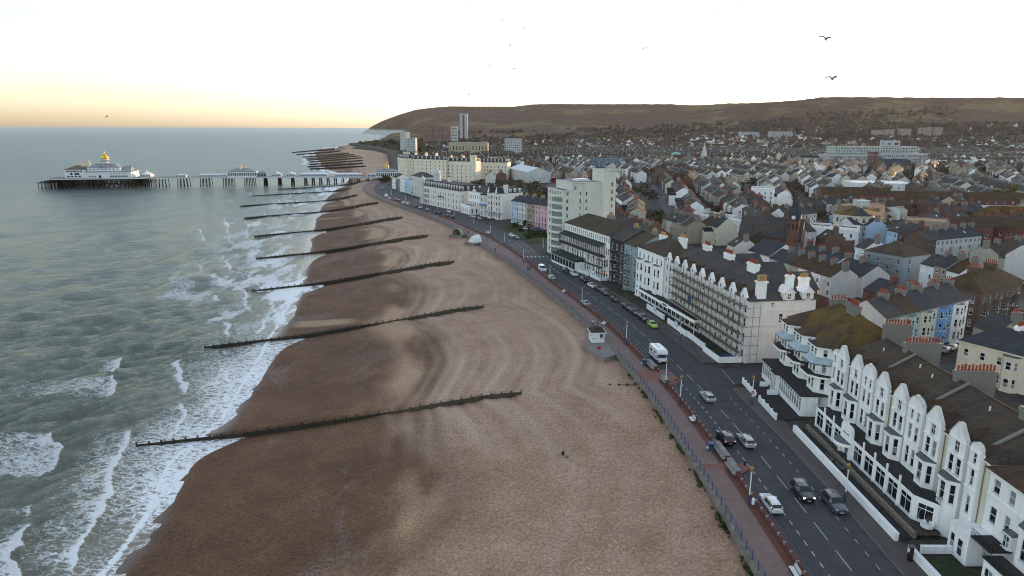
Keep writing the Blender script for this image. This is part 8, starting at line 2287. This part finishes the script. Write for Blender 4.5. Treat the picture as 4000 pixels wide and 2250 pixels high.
# red double decker bus
t = empty('bus', (39.7, 668, 0), R(80)); tag(t, 'red double decker bus in the street behind the cream hotel', 'bus')
MB().box(-5.3, 5.3, -1.25, 1.25, .35, 4.35).build('body', plain('bus_red', (.42, .015, .015), .35), t)
for z in (1.3, 3.0):
    for s in (-1, 1):
        for k in range(7): MB().box(-4.9 + 1.4 * k, -3.7 + 1.4 * k, s * 1.256 - .01, s * 1.256 + .01, z, z + .95).build('window', M_CARGLASS, t)
    MB().box(-5.32, -5.305, -1.1, 1.1, z, z + 1.05).build('window', M_CARGLASS, t)
for a in (-3, 3):
    for s in (-1, 1): link('wheel', TYRE, t, (a, s * 1.12, .45), 0, (1.4, 1.2, 1.4))

# ================================================================ people
def body_mesh(name, J, E, rad):
    me = bpy.data.meshes.new(name); me.from_pydata([J[k] for k in J], [(list(J).index(a), list(J).index(b)) for a, b in E], [])
    o = bpy.data.objects.new('tmp', me); col.objects.link(o)
    o.modifiers.new('skin', 'SKIN'); sv = me.skin_vertices[0].data
    for i, k in enumerate(J): sv[i].radius = rad[k] if isinstance(rad[k], tuple) else (rad[k], rad[k]); sv[i].use_root = (k == 'pel')
    s = o.modifiers.new('sub', 'SUBSURF'); s.levels = 2; s.render_levels = 2
    dg = bpy.context.evaluated_depsgraph_get(); dg.update()
    out = bpy.data.meshes.new_from_object(o.evaluated_get(dg)); bpy.data.objects.remove(o)
    out.materials.clear()
    keys = list(J); segs = [(a, b) for a, b in E]
    def cls(a, b):
        s_ = {a, b}
        if 'head' in s_: return 0
        if s_ & {'handL', 'handR', 'fL', 'fR', 'tL', 'tR'}: return 0
        if s_ & {'knL', 'knR', 'hipL', 'hipR'}: return 2
        if s_ & {'toeL', 'toeR'}: return 3
        return 1
    V = [(Vector(J[a]), Vector(J[b]), cls(a, b)) for a, b in E]
    for p in out.polygons:
        best = (9, 0)
        for a, b, c in V:
            d = b - a; t = max(0, min(1, (p.center - a).dot(d) / d.length_squared)); q = (p.center - a - d * t).length
            if q < best[0]: best = (q, c)
        c = best[1]
        if c == 0 and (p.center - Vector(J['head'])).length < .2 and (p.center.z > J['head'][2] + .045 or p.center.y > J['head'][1] + .04): c = 3
        p.material_index = c; p.use_smooth = True
    return out
RADP = {'pel': (.15, .11), 'sp': (.145, .10), 'ch': (.175, .11), 'nk': .055, 'hd0': .075, 'head': (.095, .105), 'top': .05, 'hipL': .095, 'hipR': .095, 'knL': .062, 'knR': .062, 'anL': .042, 'anR': .042, 'toeL': .035, 'toeR': .035,
        'shL': .065, 'shR': .065, 'elL': .045, 'elR': .045, 'wrL': .032, 'wrR': .032, 'handL': .034, 'handR': .034, 'fL': .016, 'fR': .016, 'tL': .013, 'tR': .013}
EDG = [('pel', 'sp'), ('sp', 'ch'), ('ch', 'nk'), ('nk', 'hd0'), ('hd0', 'head'), ('head', 'top')]
for s_ in 'LR': EDG += [('pel', 'hip' + s_), ('hip' + s_, 'kn' + s_), ('kn' + s_, 'an' + s_), ('an' + s_, 'toe' + s_), ('ch', 'sh' + s_), ('sh' + s_, 'el' + s_), ('el' + s_, 'wr' + s_), ('wr' + s_, 'hand' + s_), ('hand' + s_, 'f' + s_), ('hand' + s_, 't' + s_)]
def pose(kind):
    J = {'pel': (0, 0, .95), 'sp': (0, 0, 1.12), 'ch': (0, 0, 1.36), 'nk': (0, -.01, 1.50), 'hd0': (0, -.02, 1.57), 'head': (0, -.025, 1.66), 'top': (0, -.01, 1.74)}
    st = {'walk': .24, 'stand': .04}.get(kind, 0)
    for s, sg in (('L', -1), ('R', 1)):
        f = st * sg
        J['hip' + s] = (.10 * sg, 0, .90); J['kn' + s] = (.11 * sg, -f * .5 - .03, .50); J['an' + s] = (.11 * sg, -f, .09 + (.06 if f < 0 else 0)); J['toe' + s] = (.12 * sg, -f - .16, .04)
        J['sh' + s] = (.19 * sg, 0, 1.42); J['el' + s] = (.25 * sg, f * .5 + .03, 1.15); J['wr' + s] = (.26 * sg, f * .9 - .06, .92); J['hand' + s] = (.26 * sg, f * .9 - .09, .86); J['f' + s] = (.255 * sg, f * .9 - .12, .77); J['t' + s] = (.22 * sg, f * .9 - .13, .83)
    if kind == 'sit':
        d = -.78
        for k in list(J): J[k] = (J[k][0], J[k][1], J[k][2] + d)
        for k in ('sp', 'ch', 'nk', 'hd0', 'head', 'top', 'shL', 'shR'): J[k] = (J[k][0], J[k][1] - .10 * (J[k][2] - .17) / .5, J[k][2])
        for s, sg in (('L', -1), ('R', 1)):
            J['hip' + s] = (.10 * sg, -.05, .14); J['kn' + s] = (.15 * sg, -.42, .46); J['an' + s] = (.12 * sg, -.62, .09); J['toe' + s] = (.13 * sg, -.78, .05)
            J['el' + s] = (.27 * sg, -.22, .42); J['wr' + s] = (.18 * sg, -.42, .50); J['hand' + s] = (.15 * sg, -.47, .52); J['f' + s] = (.10 * sg, -.53, .50); J['t' + s] = (.10 * sg, -.47, .56)
    return J
POSES = {k: body_mesh('body', pose(k), EDG, RADP) for k in ('walk', 'stand', 'sit')}
CL = {k: plain('cloth_' + k, c, .85, .2, 6) for k, c in {'black': (.015, .015, .018), 'grey': (.12, .125, .13), 'white': (.55, .56, .58), 'blue': (.10, .18, .30), 'navy': (.02, .03, .07), 'red': (.25, .03, .03), 'brown': (.08, .05, .03), 'jean': (.05, .07, .12)}.items()}
M_SKIN = plain('skin', (.42, .25, .18), .6, .08, 5); M_HAIR = plain('dark_hair', (.03, .02, .014), .6, .3, 8)
for m_ in POSES.values():
    for mm in (M_SKIN, CL['black'], CL['jean'], M_HAIR): m_.materials.append(mm)
def person(x, y, rz, kind, top, leg, label, z=.10):
    o = link('person', POSES[kind], None, (x, y, z), rz); tag(o, label, 'person')
    set_mat(o, 1, CL[top]); set_mat(o, 2, CL[leg]); return o
zb = float(beach_z(8.4, 102.2)[0])
person(8.4, 102.2, R(200), 'sit', 'black', 'jean', 'person in dark clothes sitting alone on the shingle', zb)
o = MB(); o.box(-.22, .22, -.15, .15, 0, .25); o.box(-.18, .18, -.18, -.15, .05, .2); tag(o.build('rucksack', CL['grey'], None, (8.9, 101.6, zb + .02), .4), 'grey rucksack lying beside the person on the shingle', 'bag')
person(21.1, 172.6, R(175), 'walk', 'white', 'black', 'person in a pale top walking behind the kiosk beside the railing'); person(22.3, 172.9, R(180), 'walk', 'blue', 'jean', 'person in a blue jacket walking behind the kiosk on the road side')
person(5.7, 243.0, R(200), 'walk', 'black', 'black', 'person in black walking in a pair on the promenade, railing side'); person(6.5, 243.4, R(200), 'walk', 'navy', 'black', 'person in navy walking in a pair on the promenade, road side')
for i, (x, y, k, a, b_) in enumerate(((-21.1, 330.3, 'stand', 'black', 'black'), (-14.0, 312.9, 'walk', 'grey', 'black'), (-11.5, 311.1, 'walk', 'navy', 'jean'), (-6.3, 293.1, 'walk', 'white', 'grey'), (-5.3, 299.0, 'stand', 'white', 'jean'), (-7.1, 282.8, 'stand', 'black', 'navy'), (-5.7, 294.4, 'walk', 'grey', 'brown'), (-8.9, 318.5, 'sit', 'black', 'navy'))):
    person(x, y, R(170 + 30 * i), k, a, b_, 'distant person in %s near the shell shelters, %s from the pier side' % (a, ORD[[7, 5, 4, 1, 3, 0, 2, 6][i] if False else i]), .1 if k != 'sit' else .35)

# ================================================================ gulls
def gull(px, py, Y, span, rz, bank, label):
    x, z = at_dist(px, py, Y)
    t = empty('gull', (x, Y, z), rz); t.rotation_euler = (R(42), bank, rz); tag(t, label, 'gull', 'gulls in the sky')
    s = span / 1.35
    b = MB(); b.lathe([(.01, -.26), (.05, -.2), (.085, -.05), (.08, .08), (.05, .2), (.035, .27), (.01, .31)], 0, 0, 10)
    b.v = [(p[0] * s, p[2] * s, p[1] * s) for p in b.v]; b.build('body', plain('gull_white', (.16, .14, .125), .8), t, smooth=True)
    tl = MB(); tl.add([(-.03, .22, 0), (.03, .22, 0), (.07, .38, 0), (-.07, .38, 0), (-.03, .22, -.012), (.03, .22, -.012), (.07, .38, -.012), (-.07, .38, -.012)], [(0, 1, 2, 3), (7, 6, 5, 4), (0, 4, 5, 1), (2, 6, 7, 3)]); tl.v = [tuple(c * s for c in p) for p in tl.v]; tl.build('tail', plain('gull_white', (.42, .40, .38)), t)
    for sg in (-1, 1):
        w = MB(); pr = [(0, .0, .12), (.22, .13, .13), (.40, .15, .11), (.56, .09, .08), (.70, -.02, .02)]
        v = []
        for (u, up, ch) in pr: v += [(sg * u * s, (-ch + .02 + u * .12) * s, (up + .02) * s), (sg * u * s, (ch + .02 + u * .12) * s, up * s), (sg * u * s, (.02 + u * .12) * s, (up - .012) * s)]
        f = []
        for i in range(4): f += [(3 * i, 3 * i + 3, 3 * i + 4, 3 * i + 1), (3 * i + 1, 3 * i + 4, 3 * i + 5, 3 * i + 2), (3 * i + 2, 3 * i + 5, 3 * i + 3, 3 * i)]
        w.add(v, f); w.build('wing', plain('gull_grey_wing', (.13, .115, .105), .8), t)
gull(3225, 152, 56, 1.3, R(10), R(4), 'upper of the two large gulls gliding at the right'); gull(3250, 308, 56, 1.3, R(12), R(-3), 'lower of the two large gulls gliding at the right'); gull(2512, 193, 105, 1.35, R(-20), R(-12), 'single middle sized gull right of the sky centre')
for i, (px, py) in enumerate(((1825, 14), (1962, 82), (1902, 123), (2045, 107), (1993, 177), (1912, 255), (2008, 269), (1814, 352), (1832, 370), (2622, 376), (2790, 38), (2900, 22), (2866, 271), (2966, 290), (417, 456))):
    gull(px, py, 215, 1.35, R(37 * i), R(11 * (i % 5) - 20), 'tiny far gull in the sky, %s counted from the left' % ordn(sorted([417, 1814, 1825, 1832, 1902, 1912, 1962, 1993, 2008, 2045, 2622, 2790, 2866, 2900, 2966]).index(px)))

# ================================================================ park, trees, shrubs
pk = [survey(1900 + x / 4, 700 + y / 4, 0) for x, y in ((205, 765), (360, 850), (500, 905), (640, 985), (960, 1000), (1108, 985), (1108, 900), (900, 870), (720, 800), (560, 770), (400, 735), (300, 725))]
sheet('park_lawn', pk, .10, plain('park_grass', (.040, .052, .016), .95, .45, .6))
M_BARK = plain('bark', (.060, .048, .038), .9, .4, 3); M_TWIG = plain('bare_twigs', (.078, .055, .043), .9, .3, .5); M_WOOD = plain('hill_wood', (.072, .050, .037), .95, .35, .03)
def leafmat(name, c):
    m, n = newmat(name)
    n.put(n.ramp(n.noise(n.pos(), .9, 4, .7), [(.3, tuple(x * .45 for x in c)), (.55, c), (.75, tuple(x * 1.5 for x in c))]), .8, .2); return m
M_LEAFD = leafmat('dark_evergreen', (.035, .048, .018)); M_LEAFB = leafmat('autumn_olive', (.11, .085, .022)); M_SHRUB = leafmat('shrub_green', (.05, .062, .022))
def bare_tree(seed, h):
    rng = random.Random(seed); tr = MB(); tw = MB()
    def grow(p, d, l, r, lev):
        q = p + d * l
        (tr if lev < 3 else tw).bar(p, q, r, 5 if lev < 2 else 3, 0, r * .68)
        if lev >= 5:
            return
        for k in range(rng.choice((2, 3, 3)) if lev < 4 else 3):
            ax = Vector((rng.gauss(0, 1), rng.gauss(0, 1), rng.gauss(0, .6))).normalized()
            nd = (d + ax * rng.uniform(.45, .85) + Vector((0, 0, .12))).normalized(); grow(q, nd, l * rng.uniform(.62, .82), r * .6, lev + 1)
    grow(Vector((0, 0, -.3)), Vector((rng.gauss(0, .05), rng.gauss(0, .05), 1)).normalized(), h * .30, h * .028, 0)
    return tr.mesh('trunk', M_BARK), tw.mesh('crown', M_TWIG)
def leaf_crown(seed, rx, rz, n, mat, zc, leaf=.5):
    rng = random.Random(seed); m = MB()
    cl = [(Vector((rng.gauss(0, .45) * rx, rng.gauss(0, .45) * rx, zc + rng.gauss(0, .45) * rz)), rng.uniform(.3, .55)) for _ in range(16)]
    for k in range(n):
        c, r = rng.choice(cl); v = Vector((rng.gauss(0, 1), rng.gauss(0, 1), rng.gauss(0, 1))).normalized() * (rng.random() ** .33)
        p = c + Vector((v.x * rx * r, v.y * rx * r, v.z * rz * r)); p.z = max(p.z, .05)
        a = Vector((rng.gauss(0, 1), rng.gauss(0, 1), rng.gauss(0, 1))).normalized() * leaf * rng.uniform(.5, 1.1); b_ = a.orthogonal().normalized() * leaf * rng.uniform(.4, .8)
        m.poly([tuple(p - a - b_), tuple(p + a - b_), tuple(p + a + b_), tuple(p - a + b_)])
    return m.mesh('crown', mat)
TREES = [bare_tree(s, 9.0) for s in range(6)]
def place_bare(x, y, h, label, group=None):
    tm, cm = TREES[int(abs(x * 7 + y)) % 6]; s = h / 9
    t = empty('bare_tree', (x, y, float(land_z(x, y))), x * 1.7); t.scale = (s, s, s); tag(t, label, 'tree', group); link('trunk', tm, t); link('crown', cm, t)
for i, (px, py, h) in enumerate((((940, 745), 0, 13), ((1050, 815), 0, 14), ((690, 655), 0, 12), ((800, 680), 0, 12), ((1230, 905), 0, 9), ((1180, 900), 0, 8), ((1270, 910), 0, 8), ((200, 745), 0, 8), ((215, 770), 0, 7), ((1450, 900), 0, 7), ((740, 640), 0, 12), ((620, 560), 0, 10))):
    x, y = survey(*Z3(*px), 0); place_bare(x, y, h, 'leafless street tree among the roofs, %s counted from the left' % ordn(sorted([940, 1050, 690, 800, 1230, 1180, 1270, 200, 215, 1450, 740, 620]).index(px[0])), 'bare street trees')
def bush(name, x, y, rx, rz, mat, seed, label, n=900, leaf=.35, trunk=True, cat='tree'):
    t = empty(name, (x, y, float(land_z(x, y)) if y > 60 else 0)); tag(t, label, cat); link('crown', leaf_crown(seed, rx, rz, n, mat, rz * .9, leaf), t)
    if trunk: m = MB(); m.bar((0, 0, -.2), (0, 0, rz), rx * .07, 7, 0, rx * .04); m.build('trunk', M_BARK, t)
x, y = survey(*Z3(1800, 820), 0); bush('evergreen_tree', x, y, 7.5, 6.0, M_LEAFD, 3, 'round dark evergreen tree by the inland street corner', 2200, .5)
x, y = survey(*Z3(2380, 800), 0); bush('autumn_tree', x, y, 8.5, 6.5, M_LEAFB, 4, 'large olive brown tree at the right edge of the town', 2400, .55)
x, y = survey(*Z3(2460, 800), 0); bush('evergreen_tree', x, y, 9, 5.0, M_LEAFD, 5, 'dark evergreen beside the olive brown tree at the right', 2000, .55)
x, y = survey(*Z3(715, 850), 0); bush('conifer', x, y, 2.6, 5.0, M_LEAFD, 6, 'dark monkey puzzle like conifer between the white terraces', 700, .4)
for i, (cx, cy, r) in enumerate(((440, 760, 1.6), (620, 730, 1.8), (690, 880, 2.0), (760, 900, 2.1), (850, 905, 2.4), (660, 930, 1.6), (1000, 930, 1.5), (540, 820, 1.2), (930, 880, 1.3))):
    x, y = survey(1900 + cx / 4, 700 + cy / 4, 0); bush('shrub', x, y, r * 1.3, r * .9, M_SHRUB if i % 2 else M_LEAFD, 20 + i, 'leafy shrub in the little park, %s from the left' % ordn(sorted([440, 620, 690, 760, 850, 660, 1000, 540, 930]).index(cx)), 420, .25, False, 'shrub')
for i, (px, py) in enumerate(((1500, 712), (1515, 705), (1530, 700))):
    x, y = survey(px, py, 0); bush('hedge_bush', x, y, 4.5, 3.0, M_LEAFB if i else M_SHRUB, 40 + i, 'bush on the bank by the pier entrance, %s from the sea' % ORD[i], 600, .4, False, 'bush')
x, y = survey(1482, 560, 0)
bush('evergreen_tree', -300, 1760, 9, 8, M_LEAFD, 51, 'round dark tree on the green beyond the pier', 700, 1.2)
sheet('seafront_green', [(-330, 1640), (-230, 1660), (-250, 1950), (-420, 1990), (-420, 1830)], .12, plain('park_grass', (.040, .052, .016)))
# scrub, gardens and woods too far to count
def woods():
    rng = random.Random(9); m = MB(); cnt = 0
    def puff(x, y, z, r, k, mi):
        q_ = 1.0 if y > 800 else .5
        for j in range(k if y > 800 else k * 4):
            v = Vector((rng.gauss(0, .5), rng.gauss(0, .5), rng.uniform(-.1, 1.0))) * r
            a = Vector((rng.gauss(0, 1), rng.gauss(0, 1), rng.gauss(0, .6))).normalized() * r * .42 * q_; b_ = a.orthogonal().normalized() * r * .34 * q_
            p = Vector((x, y, z)) + v; m.poly([tuple(p - a - b_), tuple(p + a - b_), tuple(p + a + b_), tuple(p - a + b_)], mi)
    for k in range(3400):      # gardens and street trees
        y = 330 + 2200 * rng.random() ** 1.25; x = rng.uniform(-.14 * y, .80 * y)
        if x < front_line(min(y, 2000)) + 12 or not free(x, y, 2): continue
        puff(x, y, float(land_z(x, y)), rng.uniform(1.8, 3.6) * (1 + y / 1600), 13 if y < 900 else 8, rng.choice((0, 0, 0, 3, 3, 1, 2)))
    for k in range(420):       # greens and gardens along the shore past the pier
        y = rng.uniform(880, 2300); x = float(RAIL(y)) + rng.uniform(28, 150)
        if free(x, y, 3): puff(x, y, float(land_z(x, y)), rng.uniform(3, 6.5), 9, rng.choice((0, 1, 1, 2, 3)))
    for k in range(5000):      # woods of the lower downs and along the ridge
        y = rng.uniform(1500, 3000); x = rng.uniform(-.16 * y, .82 * y)
        f = fbm(np.array([x * .0026]), np.array([y * .0022]), 4)[0]
        if f > .47 + .05 * rng.random() or x < float(RAIL(y)) + 150: continue
        puff(x, y, float(land_z(x, y)) + 1, rng.uniform(6, 11), 6, rng.choice((3, 3, 3, 3, 3, 1)))
    o = m.build('distant_trees', [M_TWIG, M_LEAFD, M_LEAFB, M_WOOD]); tag(o, 'bare woods and garden trees spread over the town and downs', 'trees', kind='stuff')
woods()

# ================================================================ evening haze over town and sea
def haze():
    m = bpy.data.materials.new('haze_air'); m.use_nodes = True; t = m.node_tree; t.nodes.clear()
    o = t.nodes.new('ShaderNodeOutputMaterial'); v = t.nodes.new('ShaderNodeVolumePrincipled')
    v.inputs['Color'].default_value = (.86, .84, .82, 1); v.inputs['Density'].default_value = 0.000014; v.inputs['Anisotropy'].default_value = .2
    t.links.new(v.outputs['Volume'], o.inputs['Volume'])
    b = MB().box(-9000, 12000, -300, 9000, -12, 330).build('haze', m); tag(b, kind='stuff')
haze()
